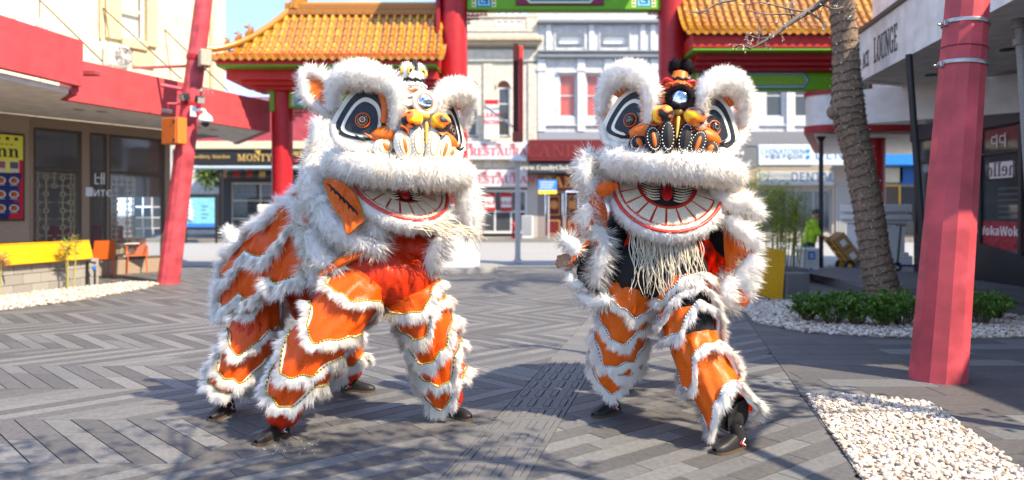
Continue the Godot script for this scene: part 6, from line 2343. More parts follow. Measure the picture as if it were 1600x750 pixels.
func tree(called: String, label: String, at: Vector3, h: float, lean: Vector3, depth: int, per_tip: int, spread: float, c0: Color, c1: Color, size := 0.12) -> void:
	var g := thing(called, label, "tree", at)
	var m := MB.new()
	var tips := []
	var top := at + Vector3(0, h, 0) + lean
	m.tube([at, at.lerp(top, 0.5) + Vector3(0.05, 0, 0.03), top], [h * 0.04, h * 0.032, h * 0.028], 10)
	part(g, "trunk", m, mk(lin(0.14, 0.10, 0.075), 0.95, "stain", 2.0, 0.5))
	m = MB.new()
	for k in 4:
		var a := k * TAU / 4 + rng.randf()
		limbs(m, top - Vector3(0, 0.05, 0), Vector3(cos(a) * 0.8, 0.75, sin(a) * 0.8).normalized(), h * 0.32, h * 0.02, depth, tips)
	part(g, "limbs", m, mk(lin(0.14, 0.10, 0.075), 0.95))
	m = MB.new()
	for t in tips:
		for k in per_tip:
			var p: Vector3 = t[0] + rdir() * spread * sqrt(rng.randf())
			m.tint = c0.lerp(c1, rng.randf())
			leaf(m, p, (rdir() + t[1] * 0.4 - Vector3(0, 0.2, 0)).normalized(), Vector3.UP + rdir() * 0.7, size * rng.randf_range(0.7, 1.3), size * 0.5)
	meta(part(g, "crown", m, leaf_mat(Color.WHITE)), "", "", "", "stuff")


func build_trees() -> void:
	var m: MB
	# ---- palm trunk with wound fairy lights
	var D := 12.45
	var cps := [[1383.0, 472.0, 27.0], [1376.0, 440.0, 25.5], [1366.0, 390.0, 23.0], [1358.0, 335.0, 23.0], [1346.0, 270.0, 22.5], [1333.0, 210.0, 23.0], [1325.0, 170.0, 25.0], [1323.0, 120.0, 21.5], [1320.0, 60.0, 20.0], [1315.0, 0.0, 19.0], [1309.0, -80.0, 18.0], [1302.0, -190.0, 17.0]]
	var g := thing("palm_tree", "ringed brown palm trunk rising from the pebble bed, wound with dark wire", "tree", G(1383, 470))
	var pts := []
	var rad := []
	for c in cps:
		pts.append(U(c[0], c[1], D))
		rad.append(c[2] * 0.94 * D / F)
	var path := arc(pts, 14)
	var radii := arc(rad, 14)
	m = MB.new()
	var fr := MB.frames(path)
	var rows := path.size()
	var grid := []
	var ns := FastNoiseLite.new()
	ns.seed = 3; ns.frequency = 3.0
	for i in rows:
		for k in 33:
			var a := TAU * k / 32
			var ring := absf(fposmod(i * 0.53 + 0.5 * sin(a * 2.0 + i * 0.05), 1.0) - 0.25)
			var r: float = radii[i] * (1.0 + 0.075 * (0.5 - ring) + 0.07 * ns.get_noise_3d(cos(a) * 0.9, i * 0.11, sin(a) * 0.9) + rng.randf_range(-0.018, 0.018))
			if k == 32: r = (grid[i * 33] - path[i]).length()
			grid.append(path[i] + (fr[i].x * cos(a) + fr[i].y * sin(a)) * r)
	m.grid(grid, rows, 33)
	for i in m.n.size():                      # outward
		var row := i / 33
		if m.n[i].dot(m.v[i] - path[row]) < 0.0: m.n[i] = -m.n[i]
	var ix := m.ix
	m.ix = PackedInt32Array()
	for i in range(0, ix.size(), 3): m.face(ix[i], ix[i + 1], ix[i + 2])
	m.ball(U(1303, 176, D), Vector3(0.11, 0.13, 0.14), 6, 10, Basis(Vector3.BACK, 0.4))
	part(g, "trunk", m, mk(lin(0.33, 0.225, 0.15), 0.95, "stain", 3.5, 0.6, {"height": "speck"}))
	m = MB.new()
	for k in 2600:                            # ragged fibre left by old leaf bases
		var i := rng.randi_range(2, rows - 3)
		var a := rng.randf() * TAU
		var o: Vector3 = fr[i].x * cos(a) + fr[i].y * sin(a)
		m.tint = lin(0.22, 0.14, 0.085).lerp(lin(0.50, 0.38, 0.27), rng.randf())
		m.hair(path[i] + o * radii[i] * 1.0, (o * 0.35 + Vector3.DOWN + rdir() * 0.5).normalized(), o, rng.randf_range(0.03, 0.07), 0.018, Vector3.ZERO, rng.randf_range(-1.2, 1.2))
	meta(part(g, "bark_fibre", m, mk(Color.WHITE, 0.95, "", 1.0, 0.0, {"vertex_color_use_as_albedo": true})), "", "", "", "stuff")
	m = MB.new()                              # crown far above the frame
	var top: Vector3 = path[rows - 1]
	for k in 16:
		var a := k * TAU / 16 + 0.2
		var d := Vector3(cos(a), 0.7 - 0.5 * (k % 3), sin(a)).normalized()
		var rib := [top, top + d * 0.9 + Vector3(0, 0.2, 0), top + d * 1.8 + Vector3(0, 0.0, 0), top + d * 2.4 - Vector3(0, 0.5, 0)]
		m.tint = lin(0.06, 0.12, 0.02)
		m.tube(rib, [0.03, 0.02, 0.012, 0.004], 5, false)
		var rp := arc(rib, 9)
		for j in range(4, rp.size()):
			for s in [-1.0, 1.0]:
				leaf(m, rp[j], (d + d.cross(Vector3.UP) * s * 1.2 - Vector3(0, 0.35, 0)).normalized(), Vector3.UP, 0.55, 0.045)
	meta(part(g, "crown", m, leaf_mat(Color.WHITE)), "", "", "", "stuff")
	g = thing("fairy_lights", "dark fairy light wire wound round the palm trunk", "fairy lights", G(1383, 470))
	m = MB.new()
	var bulbs := MB.new()
	var turns := 34.0
	var wire := []
	for k in 620:
		var t := k / 619.0
		var fi := t * (rows - 30) + 4
		var i := int(fi)
		var a := t * TAU * turns + 0.5 * sin(t * 90.0)
		var o: Vector3 = fr[i].x * cos(a) + fr[i].y * sin(a)
		var c: Vector3 = path[i].lerp(path[i + 1], fi - i)
		wire.append(c + o * (radii[i] * 1.07) + Vector3(0, 0.015 * sin(k * 1.7), 0))
		if k % 4 == 0:
			bulbs.ball(wire[-1] + o * 0.018, Vector3(0.009, 0.014, 0.009), 4, 6)
	m.tube(wire, 0.0075, 4, false)
	part(g, "wire", m, mk(lin(0.03, 0.025, 0.02), 0.6))
	meta(part(g, "bulbs", bulbs, mk(lin(0.5, 0.5, 0.48), 0.2)), "", "", "", "stuff")
	# ---- street trees just outside the frame: one bare limb shows at the top right
	tree("street_tree", "leafy street tree right of the camera, shading the paving", Vector3(4.9, 0, -1.2), 3.4, Vector3(-0.5, 0, -0.4), 3, 26, 0.42, lin(0.04, 0.09, 0.02), lin(0.09, 0.15, 0.03))
	tree("street_tree", "leafy street tree behind the camera, dappling the foreground", Vector3(1.9, 0, 1.2), 3.9, Vector3(-0.3, 0, -0.5), 3, 20, 0.42, lin(0.04, 0.09, 0.02), lin(0.09, 0.15, 0.03))
	g = thing("bare_tree", "bare twiggy branch with pale buds reaching in before the gate roof", "tree", Vector3(4.6, 0, -4.2))
	m = MB.new()
	var root := Vector3(4.6, 0, -4.2)
	m.tube(arc([root, root + Vector3(-0.05, 1.6, 0), Vector3(4.3, 3.3, -4.6), Vector3(3.9, 4.3, -5.4)], 5), 0.07, 10, false)
	part(g, "trunk", m, mk(lin(0.16, 0.13, 0.11), 0.9, "stain", 3.0, 0.4))
	m = MB.new()
	var bud := MB.new()
	var bd := 6.4
	var main := arc([Vector3(3.9, 4.3, -5.4), U(1330, -40, 6.2), U(1284, 4, bd), U(1240, 32, bd), U(1205, 58, bd), U(1172, 76, bd)], 5)
	var mr := []
	for i in main.size(): mr.append(lerpf(0.045, 0.006, float(i) / (main.size() - 1)))
	m.tube(main, mr, 6, false)
	for q in [[[1284.0, 4.0], [1262.0, 18.0], [1225.0, 12.0], [1190.0, 4.0], [1165.0, 8.0]], [[1250.0, 26.0], [1228.0, 22.0], [1196.0, 22.0], [1160.0, 14.0]], [[1284.0, 4.0], [1300.0, 14.0], [1322.0, 10.0]], [[1240.0, 32.0], [1234.0, 12.0], [1244.0, -14.0]], [[1205.0, 58.0], [1188.0, 60.0], [1168.0, 54.0]], [[1172.0, 76.0], [1158.0, 70.0], [1146.0, 74.0]], [[1150.0, 0.0], [1120.0, 6.0], [1096.0, 20.0], [1080.0, 18.0]], [[1262.0, 18.0], [1280.0, 30.0], [1290.0, 44.0]]]:
		var tw := []
		for c in q: tw.append(U(c[0], c[1], bd + rng.randf_range(-0.15, 0.15)))
		var sm := arc(tw, 3)
		var tr := []
		for i in sm.size(): tr.append(lerpf(0.012, 0.0035, float(i) / (sm.size() - 1)))
		m.tube(sm, tr, 5, false)
		for k in 9:
			var p: Vector3 = sm[rng.randi() % sm.size()]
			var e := p + rdir() * rng.randf_range(0.04, 0.12)
			m.tube([p, e], [0.004, 0.002], 4, false)
			for b in 2: leaf(bud, e, rdir(), rdir(), rng.randf_range(0.02, 0.035), 0.014)
	for k in 14:
		var p: Vector3 = main[main.size() - 1 - rng.randi() % 10]
		var e := p + rdir() * rng.randf_range(0.05, 0.16)
		m.tube([p, e], [0.005, 0.002], 4, false)
		for b in 3: leaf(bud, e, rdir(), rdir(), 0.03, 0.014)
	part(g, "branch", m, mk(lin(0.15, 0.12, 0.10), 0.9))
	meta(part(g, "buds", bud, mk(lin(0.6, 0.55, 0.45), 0.8)), "", "", "", "stuff")
	# ---- tree across the street, seen between the shops
	tree("far_tree", "light green tree across the street above the teal poster", Vector3(-17.6, 0.1, -46.0), 3.2, Vector3.ZERO, 3, 34, 0.7, lin(0.12, 0.2, 0.04), lin(0.26, 0.34, 0.08), 0.3)
	m = MB.new()
	m.bx(-24.5, 0.1, -50.5, -14.5, 9.0, -50.0)
	solo("pale_building", m, mk(lin(0.55, 0.54, 0.50), 0.85, "blotch", 0.3), "pale wall far behind the light green tree across the street", "building")


# ------------------------------------------------------------------ bodies
# joined tapered bones meshed as surface nets; bones = [a, b, radius a, radius b]
func skin(m: MB, bones: Array, cell: float, k: float) -> void:
	var lo := Vector3.ONE * 1e9
	var hi := -lo
	for b in bones:
		var r: float = maxf(b[2], b[3]) + k + cell * 3.0
		for p in [b[0], b[1]]:
			lo = lo.min(p - Vector3.ONE * r)
			hi = hi.max(p + Vector3.ONE * r)
	var nx := int((hi.x - lo.x) / cell) + 2
	var ny := int((hi.y - lo.y) / cell) + 2
	var nz := int((hi.z - lo.z) / cell) + 2
	var f := PackedFloat32Array()
	f.resize(nx * ny * nz)
	f.fill(1.0)
	for b in bones:
		var a: Vector3 = b[0]
		var ab: Vector3 = b[1] - a
		var l2 := maxf(ab.length_squared(), 1e-9)
		var ra: float = b[2]
		var dr: float = b[3] - ra
		var r := maxf(b[2], b[3]) + k + cell * 2.0
		var q0 := ((a.min(b[1]) - Vector3.ONE * r) - lo) / cell
		var q1 := ((a.max(b[1]) + Vector3.ONE * r) - lo) / cell
		for z in range(maxi(0, int(q0.z)), mini(nz, int(q1.z) + 1)):
			for y in range(maxi(0, int(q0.y)), mini(ny, int(q1.y) + 1)):
				var i := (z * ny + y) * nx
				for x in range(maxi(0, int(q0.x)), mini(nx, int(q1.x) + 1)):
					var p := lo + Vector3(x, y, z) * cell - a
					var h := clampf(p.dot(ab) / l2, 0.0, 1.0)
					var d := (p - ab * h).length() - ra - dr * h
					var v := f[i + x]
					if d < v + k:
						var s := clampf(0.5 + 0.5 * (v - d) / k, 0.0, 1.0)
						f[i + x] = lerpf(v, d, s) - k * s * (1.0 - s)
	var at := {}
	var sl := nx * ny
	var off := [0, 1, nx, nx + 1, sl, sl + 1, sl + nx, sl + nx + 1]
	for z in nz - 1:
		for y in ny - 1:
			var i0 := z * sl + y * nx
			for x in nx - 1:
				var i := i0 + x
				if absf(f[i]) > cell * 2.5: continue
				var s0 := f[i] < 0.0
				var mixed := false
				for o in off:
					if (f[i + o] < 0.0) != s0:
						mixed = true
						break
				if not mixed: continue
				var sum := Vector3.ZERO
				var n := 0
				for e in [[0, 1], [2, 3], [4, 5], [6, 7], [0, 2], [1, 3], [4, 6], [5, 7], [0, 4], [1, 5], [2, 6], [3, 7]]:
					var a := f[i + off[e[0]]]
					var b := f[i + off[e[1]]]
					if (a < 0.0) != (b < 0.0):
						var t := a / (a - b)
						var pa := Vector3(e[0] & 1, (e[0] >> 1) & 1, e[0] >> 2)
						var pb := Vector3(e[1] & 1, (e[1] >> 1) & 1, e[1] >> 2)
						sum += pa.lerp(pb, t)
						n += 1
				var g := Vector3(f[i + 1] - f[i] + f[i + 1 + nx + sl] - f[i + nx + sl], f[i + nx] - f[i] + f[i + 1 + nx + sl] - f[i + 1 + sl], f[i + sl] - f[i] + f[i + 1 + nx + sl] - f[i + 1 + nx])
				at[i] = m.vert(lo + (Vector3(x, y, z) + sum / n) * cell, g.normalized())
	for i in at:
		var s0 := f[i] < 0.0
		for ax in [[1, nx, sl], [nx, 1, sl], [sl, 1, nx]]:
			if (f[i + ax[0]] < 0.0) == s0: continue
			var q := [i, i - ax[1], i - ax[1] - ax[2], i - ax[2]]
			if at.has(q[1]) and at.has(q[2]) and at.has(q[3]):
				m.face(at[q[0]], at[q[1]], at[q[2]])
				m.face(at[q[0]], at[q[2]], at[q[3]])

# folds of cloth: push vertices along their normals, then smooth normals anew
func folds(m: MB, amp: float, freq: Vector3, seed_: int) -> void:
	var ns := FastNoiseLite.new()
	ns.seed = seed_; ns.frequency = 1.0; ns.fractal_octaves = 3
	for i in m.v.size():
		var p := m.v[i]
		m.v[i] = p + m.n[i] * amp * (1.0 - 2.2 * absf(ns.get_noise_3d(p.x * freq.x, p.y * freq.y, p.z * freq.z)))
	renormal(m)

func renormal(m: MB) -> void:
	var acc := PackedVector3Array()
	acc.resize(m.v.size())
	for i in range(0, m.ix.size(), 3):
		var a := m.ix[i]
		var b := m.ix[i + 1]
		var d := m.ix[i + 2]
		var g := (m.v[d] - m.v[a]).cross(m.v[b] - m.v[a])
		acc[a] += g; acc[b] += g; acc[d] += g
	for i in acc.size():
		if acc[i].length_squared() > 0.0: m.n[i] = acc[i].normalized()

func hand_bones(wrist: Vector3, fwd: Vector3, palm: Vector3, curl: float, right: bool) -> Array:
	# fwd: wrist to knuckles; palm: the way the palm faces; fingers curl toward palm
	fwd = fwd.normalized()
	palm = (palm - fwd * palm.dot(fwd)).normalized()
	var side := fwd.cross(palm) * (1.0 if right else -1.0)        # toward the thumb
	var b := []
	for i in 4:
		var s := (1.5 - i) * 0.021
		b.append([wrist + side * s * 0.7, wrist + fwd * 0.085 + side * s, 0.019, 0.014])
		var p := wrist + fwd * 0.09 + side * s
		var a := 0.25
		var ls: Array = [[0.038, 0.026, 0.020], [0.043, 0.029, 0.021], [0.040, 0.027, 0.021], [0.032, 0.021, 0.018]][i]
		for j in 3:
			var d := fwd * cos(a) + palm * sin(a)
			var e: Vector3 = p + d * ls[j]
			b.append([p, e, 0.0098 - j * 0.001, 0.0092 - j * 0.001])
			p = e
			a += curl * (1.0 + 0.08 * i)
	var t0 := wrist + fwd * 0.03 + side * 0.03
	var t1 := t0 + (fwd * 0.6 + side * 0.75 + palm * 0.3).normalized() * 0.042
	var t2 := t1 + (fwd * 0.8 + side * 0.1 + palm * 0.6).normalized() * 0.034
	b.append([t0, t1, 0.015, 0.011])
	b.append([t1, t2, 0.011, 0.009])
	return b

# a low black shoe: upper, sole, laces, side chevrons
func shoe(g: Node3D, heel: Vector3, toe: Vector3, up: Vector3, black: Material, label := "") -> void:
	var f := (toe - heel).normalized()
	up = (up - f * up.dot(f)).normalized()
	var s := f.cross(up)
	var l := 0.285
	var st := [[0.0, 0.026, 0.055], [0.02, 0.033, 0.085], [0.06, 0.037, 0.095], [0.11, 0.037, 0.088], [0.15, 0.042, 0.072], [0.20, 0.047, 0.058], [0.24, 0.044, 0.048], [0.27, 0.033, 0.036], [0.285, 0.014, 0.022]]
	var pts := []
	for q in st:
		for k in 13:
			var a := PI * k / 12.0
			var c := cos(a)
			var x: float = signf(c) * pow(absf(c), 0.7) * q[1]
			var y: float = pow(sin(a), 0.75) * q[2]
			pts.append(heel + f * q[0] + s * x + up * (0.018 + y * 0.93))
	var m := MB.new()
	m.grid(pts, st.size(), 13)
	orient_out(m, heel + f * 0.12 + up * 0.03)
	var o := part(g, "shoe", m, black, label)
	var out := PackedVector2Array()
	for q in st: out.append(Vector2(q[0], q[1] + 0.004))
	for i in st.size(): out.append(Vector2(st[st.size() - 1 - i][0], -st[st.size() - 1 - i][1] - 0.004))
	m = MB.new()
	m.slab(out, 0.0, 0.016, Transform3D(Basis(f, s, f.cross(s)) if f.cross(s).dot(up) > 0.0 else Basis(f, -s, f.cross(-s)), heel))
	part(o, "sole", m, mk(lin(0.12, 0.075, 0.04), 0.8, "speck", 8.0))
	m = MB.new()
	for k in 6:
		var c := heel + f * (0.085 + k * 0.017) + up * (0.112 - k * 0.0085)
		m.tube([c - s * 0.022 - up * 0.006, c + up * 0.002, c + s * 0.022 - up * 0.006 + f * 0.004], 0.0035, 5)
	part(o, "lacing", m, mk(lin(0.04, 0.04, 0.042), 0.8))
	for e in [-1.0, 1.0]:
		m = MB.new()
		for q in [[0.075, lin(0.75, 0.75, 0.73)], [0.097, lin(0.55, 0.03, 0.04)]]:
			m.tint = q[1]
			var c: Vector3 = heel + f * q[0] + s * e * 0.0405 + up * 0.045
			m.tube([c - f * 0.028 + up * 0.022 - s * e * 0.004, c + f * 0.002, c - f * 0.028 - up * 0.018], 0.0045, 5)
		part(o, "side_mark", m, mk(Color.WHITE, 0.6, "", 1.0, 0.0, {"vertex_color_use_as_albedo": true}))

func orient_out(m: MB, c: Vector3) -> void:
	for i in m.n.size():
		if m.n[i].dot(m.v[i] - c) < 0.0: m.n[i] = -m.n[i]
	var ix := m.ix
	m.ix = PackedInt32Array()
	for i in range(0, ix.size(), 3): m.face(ix[i], ix[i + 1], ix[i + 2])


# ------------------------------------------------------------------ fur
var FUR := {}

var clump := FastNoiseLite.new()

func fur_tint(p := Vector3.ZERO) -> Color:
	var t := rng.randf()
	var c := lin(0.96, 0.935, 0.895).lerp(lin(0.88, 0.83, 0.76), t * t)
	return c.lerp(lin(0.80, 0.68, 0.52), clampf(clump.get_noise_3d(p.x * 0.22, p.y * 0.22, p.z * 0.22 + 9.0) * 1.2 - 0.25, 0.0, 0.45))

func tuft(p: Vector3) -> Vector3:      # neighbours lean the same way
	return Vector3(clump.get_noise_3d(p.x, p.y, p.z), clump.get_noise_3d(p.x + 37.0, p.y, p.z), clump.get_noise_3d(p.x, p.y + 51.0, p.z))

# hairs all round a tube; comb pulls them, out lifts them
func fur_tube(m: MB, path: Array, rad: Array, dens: float, ln: float, comb: Vector3, out := 0.6, w := 0.006, core := true, tint := Color(0, 0, 0, 0)) -> void:
	if core:
		m.tint = lin(0.92, 0.90, 0.87) if tint.a == 0.0 else tint
		m.tube(path, rad, 12)
		m.ball(path[0], Vector3.ONE * rad[0] * 0.98, 6, 10)
		m.ball(path[-1], Vector3.ONE * rad[-1] * 0.98, 6, 10)
	var fr := MB.frames(path)
	for i in path.size() - 1:
		var l: float = path[i].distance_to(path[i + 1])
		var n := int(TAU * 0.5 * (rad[i] + rad[i + 1]) * l * dens * 1.8)
		for k in n:
			var t := rng.randf()
			var a := rng.randf() * TAU
			var o: Vector3 = fr[i].x.lerp(fr[i + 1].x, t) * cos(a) + fr[i].y.lerp(fr[i + 1].y, t) * sin(a)
			var p: Vector3 = path[i].lerp(path[i + 1], t) + o * lerpf(rad[i], rad[i + 1], t) * 0.96
			one_hair(m, p, o, comb, out, ln, w, tint)
	for e in [[0, -1.0], [path.size() - 1, 1.0]]:
		var r: float = rad[e[0]]
		for k in int(TAU * r * r * dens * 1.8):
			var o: Vector3 = rdir()
			if o.dot(fr[e[0]].z) * e[1] < 0.0: o = -o
			one_hair(m, path[e[0]] + o * r * 0.96, o, comb, out, ln, w, tint)

func one_hair(m: MB, p: Vector3, o: Vector3, comb: Vector3, out: float, ln: float, w: float, tint: Color) -> void:
	var tu := tuft(p)
	var d := (o * out + comb + rdir() * 0.2 + tu * 0.75)
	var inw := d.dot(o)
	if inw < 0.12: d += o * (0.12 - inw)
	m.tint = fur_tint(p) if tint.a == 0.0 else tint.lerp(tint * 1.6, rng.randf())
	m.hair(p, d.normalized(), o, ln * rng.randf_range(0.5, 1.15) * (1.0 + tu.x * 0.7), w * rng.randf_range(0.4, 0.8), comb * ln * 0.7 + rdir() * ln * 0.12, rng.randf_range(-0.9, 0.9))

func fur_ball(m: MB, c: Vector3, r: Vector3, n: int, ln: float, comb: Vector3, out := 0.8, w := 0.006, tint := Color(0, 0, 0, 0), x := Basis.IDENTITY) -> void:
	m.tint = lin(0.92, 0.90, 0.87) if tint.a == 0.0 else tint
	m.ball(c, r, 8, 12, x)
	for k in n:
		var u := rdir()
		one_hair(m, c + x * (u * r * 0.97), (x * (u / r)).normalized(), comb, out, ln, w, tint)

# fur hanging from a line: root strip of a given width along nrm-facing surface
func fur_line(m: MB, path: Array, norms: Array, down: Array, dens: float, strip: float, ln: float, lift := 0.5, w := 0.006) -> void:
	for i in path.size() - 1:
		var l: float = path[i].distance_to(path[i + 1])
		var want := l * dens * 1.7
		var n := int(want) + (1 if rng.randf() < want - int(want) else 0)
		var side: Vector3 = (path[i + 1] - path[i]).normalized()
		for k in n:
			var t := rng.randf()
			var o: Vector3 = norms[i].lerp(norms[i + 1], t).normalized()
			var dn: Vector3 = down[i].lerp(down[i + 1], t).normalized()
			var s := rng.randf()
			var p: Vector3 = path[i].lerp(path[i + 1], t) + dn * strip * s + o * (0.010 * sin(s * PI))
			var tu := tuft(p)
			var d: Vector3 = (o * (lift * rng.randf_range(0.5, 1.4) + tu.y * 0.8) + dn * (0.55 + 0.4 * s) + side * (rng.randf_range(-0.25, 0.25) + tu.z * 0.9) + rdir() * 0.15).normalized()
			m.tint = fur_tint(p)
			m.hair(p, d, o, ln * rng.randf_range(0.5, 1.2) * (1.0 + tu.x * 0.9), w * rng.randf_range(0.4, 0.8), (dn * 0.4 + Vector3.DOWN * 0.25) * ln + rdir() * ln * 0.12, rng.randf_range(-0.9, 0.9))

# two-coloured braid along a line
func braid(g: Node, path: Array, r: float, c0: Color, c1: Color) -> void:
	var m := MB.new()
	var fine := []
	for i in path.size() - 1:
		for k in 4: fine.append(path[i].lerp(path[i + 1], k / 4.0))
	fine.append(path[-1])
	for i in fine.size() - 1:
		m.tint = c0 if i % 2 else c1
		m.tube([fine[i], fine[i + 1]], [r * (1.0 if i % 2 else 0.85), r * (1.0 if i % 2 else 0.85)], 5, false)
	part(g, "braid", m, FUR.braid)


# one costume leg: flared tiers of satin, each ending in a zigzag of fur
func costume_leg(g: Node3D, hip: Vector3, knee: Vector3, ankle: Vector3, r0: float, r1: float, tiers: Array, phase: float, cloth: Material, c0: Color, c1: Color, seed_: int, amp := 0.05, fl := 0.064) -> void:
	var path := arc([hip, knee, ankle], 14)
	var ns := FastNoiseLite.new()
	ns.seed = seed_; ns.frequency = 1.0; ns.fractal_octaves = 2
	var fr := []
	var f0: Vector3 = Vector3.BACK
	for i in path.size():
		var t: Vector3 = (path[mini(i + 1, path.size() - 1)] - path[maxi(i - 1, 0)]).normalized()
		var y := (f0 - t * f0.dot(t)).normalized()
		fr.append(Basis(y.cross(t).normalized(), y, t))      # y: to the front, z: down the leg
	var total := 0.0
	for i in path.size() - 1: total += path[i].distance_to(path[i + 1])
	var N := 48
	var pt := func(t: float, a: float, grow: float) -> Array:
		var q := clampf(t, 0.0, 0.9999) * (path.size() - 1)
		var i := int(q)
		var k := q - i
		var c: Vector3 = path[i].lerp(path[i + 1], k)
		var b: Basis = fr[i]
		var o: Vector3 = (b.x * sin(a) + b.y * cos(a)).normalized()
		var r := lerpf(r0, r1, t) + grow + 0.016 * ns.get_noise_3d(sin(a) * 2.0, t * 5.0, cos(a) * 2.0) - 0.012 * absf(ns.get_noise_3d(sin(a) * 5.0 + 7.0, t * 9.0 + sin(a * 2.0), cos(a) * 5.0))
		if t > 0.9999: c += b.z * (t - 0.9999) * total
		return [c + o * r, o, b.z]
	for q in tiers.size():
		var ta: float = tiers[q][0]
		var tb: float = tiers[q][1]
		var m := MB.new()
		var rows := 9
		var edge := []
		var norms := []
		var down := []
		for k in N + 1:
			var a := TAU * k / N
			var z := a * 2.0 + phase + 0.35 * sin(q * 2.3 + seed_)
			var wav := cos(z)
			wav = signf(wav) * pow(absf(wav), 0.8)
			edge.append(tb + (wav * amp + 0.016 * sin(a * 5.0 + q * 2.1) + 0.008 * sin(a * 11.0 + q)) / total)
		var pts := []
		for i in rows:
			var s := float(i) / (rows - 1)
			for k in N + 1:
				var a := TAU * k / N
				var t: float = lerpf(ta, edge[k], s)
				var r: Array = pt.call(t, a, 0.006 + 0.022 * s * s + (0.003 + 0.006 * s) * sin(a * 9.0 + s * 3.0 + q * 1.7) * cos(a * 2.0 + q))
				pts.append(r[0])
		m.grid(pts, rows, N + 1)
		for i in m.n.size():
			var c := (m.v[(i / (N + 1)) * (N + 1)] + m.v[(i / (N + 1)) * (N + 1) + N / 2]) * 0.5
			if m.n[i].dot(m.v[i] - c) < 0.0: m.n[i] = -m.n[i]
		var ix := m.ix
		m.ix = PackedInt32Array()
		for i in range(0, ix.size(), 3): m.face(ix[i], ix[i + 1], ix[i + 2])
		var tier := part(g, "satin_tier", m, cloth)
		var line := []
		var bl := []
		for k in N + 1:
			var a := TAU * k / N
			var r: Array = pt.call(edge[k], a, 0.036)
			line.append(r[0]); norms.append(r[1]); down.append(r[2])
			bl.append(pt.call(edge[k], a, 0.043)[0])
		braid(tier, bl, 0.006, c0, c1)
		m = MB.new()
		m.tint = lin(0.92, 0.90, 0.87)
		var core := []
		for k in N + 1: core.append(line[k] + down[k] * 0.018 - norms[k] * 0.010)
		m.tube(core, 0.015, 6, false)
		fur_line(m, line, norms, down, 3000.0, 0.03, fl, 0.6, 0.0058)
		part(tier, "fur_band", m, FUR.white)


# an uneven piece of satin: a closed outline of points, bellied toward nrm
func satin(g: Node3D, called: String, outline: Array, nrm: Vector3, belly: float, cloth: Material, seed_: int, wr := 0.02, label := "") -> MeshInstance3D:
	var ring := []
	var n := outline.size()
	for i in n:
		for k in 6:
			ring.append(outline[i].cubic_interpolate(outline[(i + 1) % n], outline[(i + n - 1) % n], outline[(i + 2) % n], k / 6.0))
	var c := Vector3.ZERO
	for p in ring: c += p / ring.size()
	var ns := FastNoiseLite.new()
	ns.seed = seed_; ns.frequency = 1.0; ns.fractal_octaves = 3
	nrm = nrm.normalized()
	var rows := 10
	var cols := ring.size() + 1
	var pts := []
	for i in rows:
		var s := float(i) / (rows - 1)
		for k in cols:
			var p: Vector3 = c.lerp(ring[k % ring.size()], s)
			var w := 1.0 - 2.0 * absf(ns.get_noise_3d(p.x * 9.0, p.y * 4.0, p.z * 7.0))
			pts.append(p + nrm * (belly * (1.0 - s * s) + wr * w * (0.35 + 0.65 * s)))
	var m := MB.new()
	m.grid(pts, rows, cols)
	renormal(m)
	for i in m.n.size():
		if m.n[i].dot(nrm) < 0.0: m.n[i] = -m.n[i]
	var ix := m.ix
	m.ix = PackedInt32Array()
	for i in range(0, ix.size(), 3): m.face(ix[i], ix[i + 1], ix[i + 2])
	return part(g, called, m, cloth, label)

func edge_of(outline: Array) -> Array:
	var ring := []
	var n := outline.size()
	for i in n:
		for k in 6: ring.append(outline[i].cubic_interpolate(outline[(i + 1) % n], outline[(i + n - 1) % n], outline[(i + 2) % n], k / 6.0))
	ring.append(ring[0])
	return ring


# ------------------------------------------------------------------ the lion head
# own axes: x to the viewer's right, y up, z out of the face; origin inside the muzzle
func blob_tex(base: Color, spots: Color, seed_: int, freq: float) -> ImageTexture:
	var f := FastNoiseLite.new()
	f.seed = seed_; f.frequency = freq; f.fractal_octaves = 2
	var im := Image.create(128, 64, false, Image.FORMAT_RGB8)
	for y in 64:
		for x in 128:
			var u := TAU * x / 128.0
			var p := Vector3(cos(u) * sin(PI * y / 64.0), cos(PI * y / 64.0), sin(u) * sin(PI * y / 64.0)) * 20.0
			var v := f.get_noise_3d(p.x, p.y, p.z)
			var c := base.lerp(Color(0.95, 0.74, 0.05), clampf(v * 4.0 - 0.1, 0, 1))
			if v < -0.13: c = spots
			im.set_pixel(x, y, c)
	return ImageTexture.create_from_image(im)

func closed(pts: Array, c: Vector2, k: float, off := Vector2.ZERO) -> PackedVector2Array:
	var out := PackedVector2Array()
	var n := pts.size()
	for i in n:
		for j in 5:
			var p: Vector2 = pts[i].cubic_interpolate(pts[(i + 1) % n], pts[(i + n - 1) % n], pts[(i + 2) % n], j / 5.0)
			out.append(c + (p - c) * k + off)
	return out

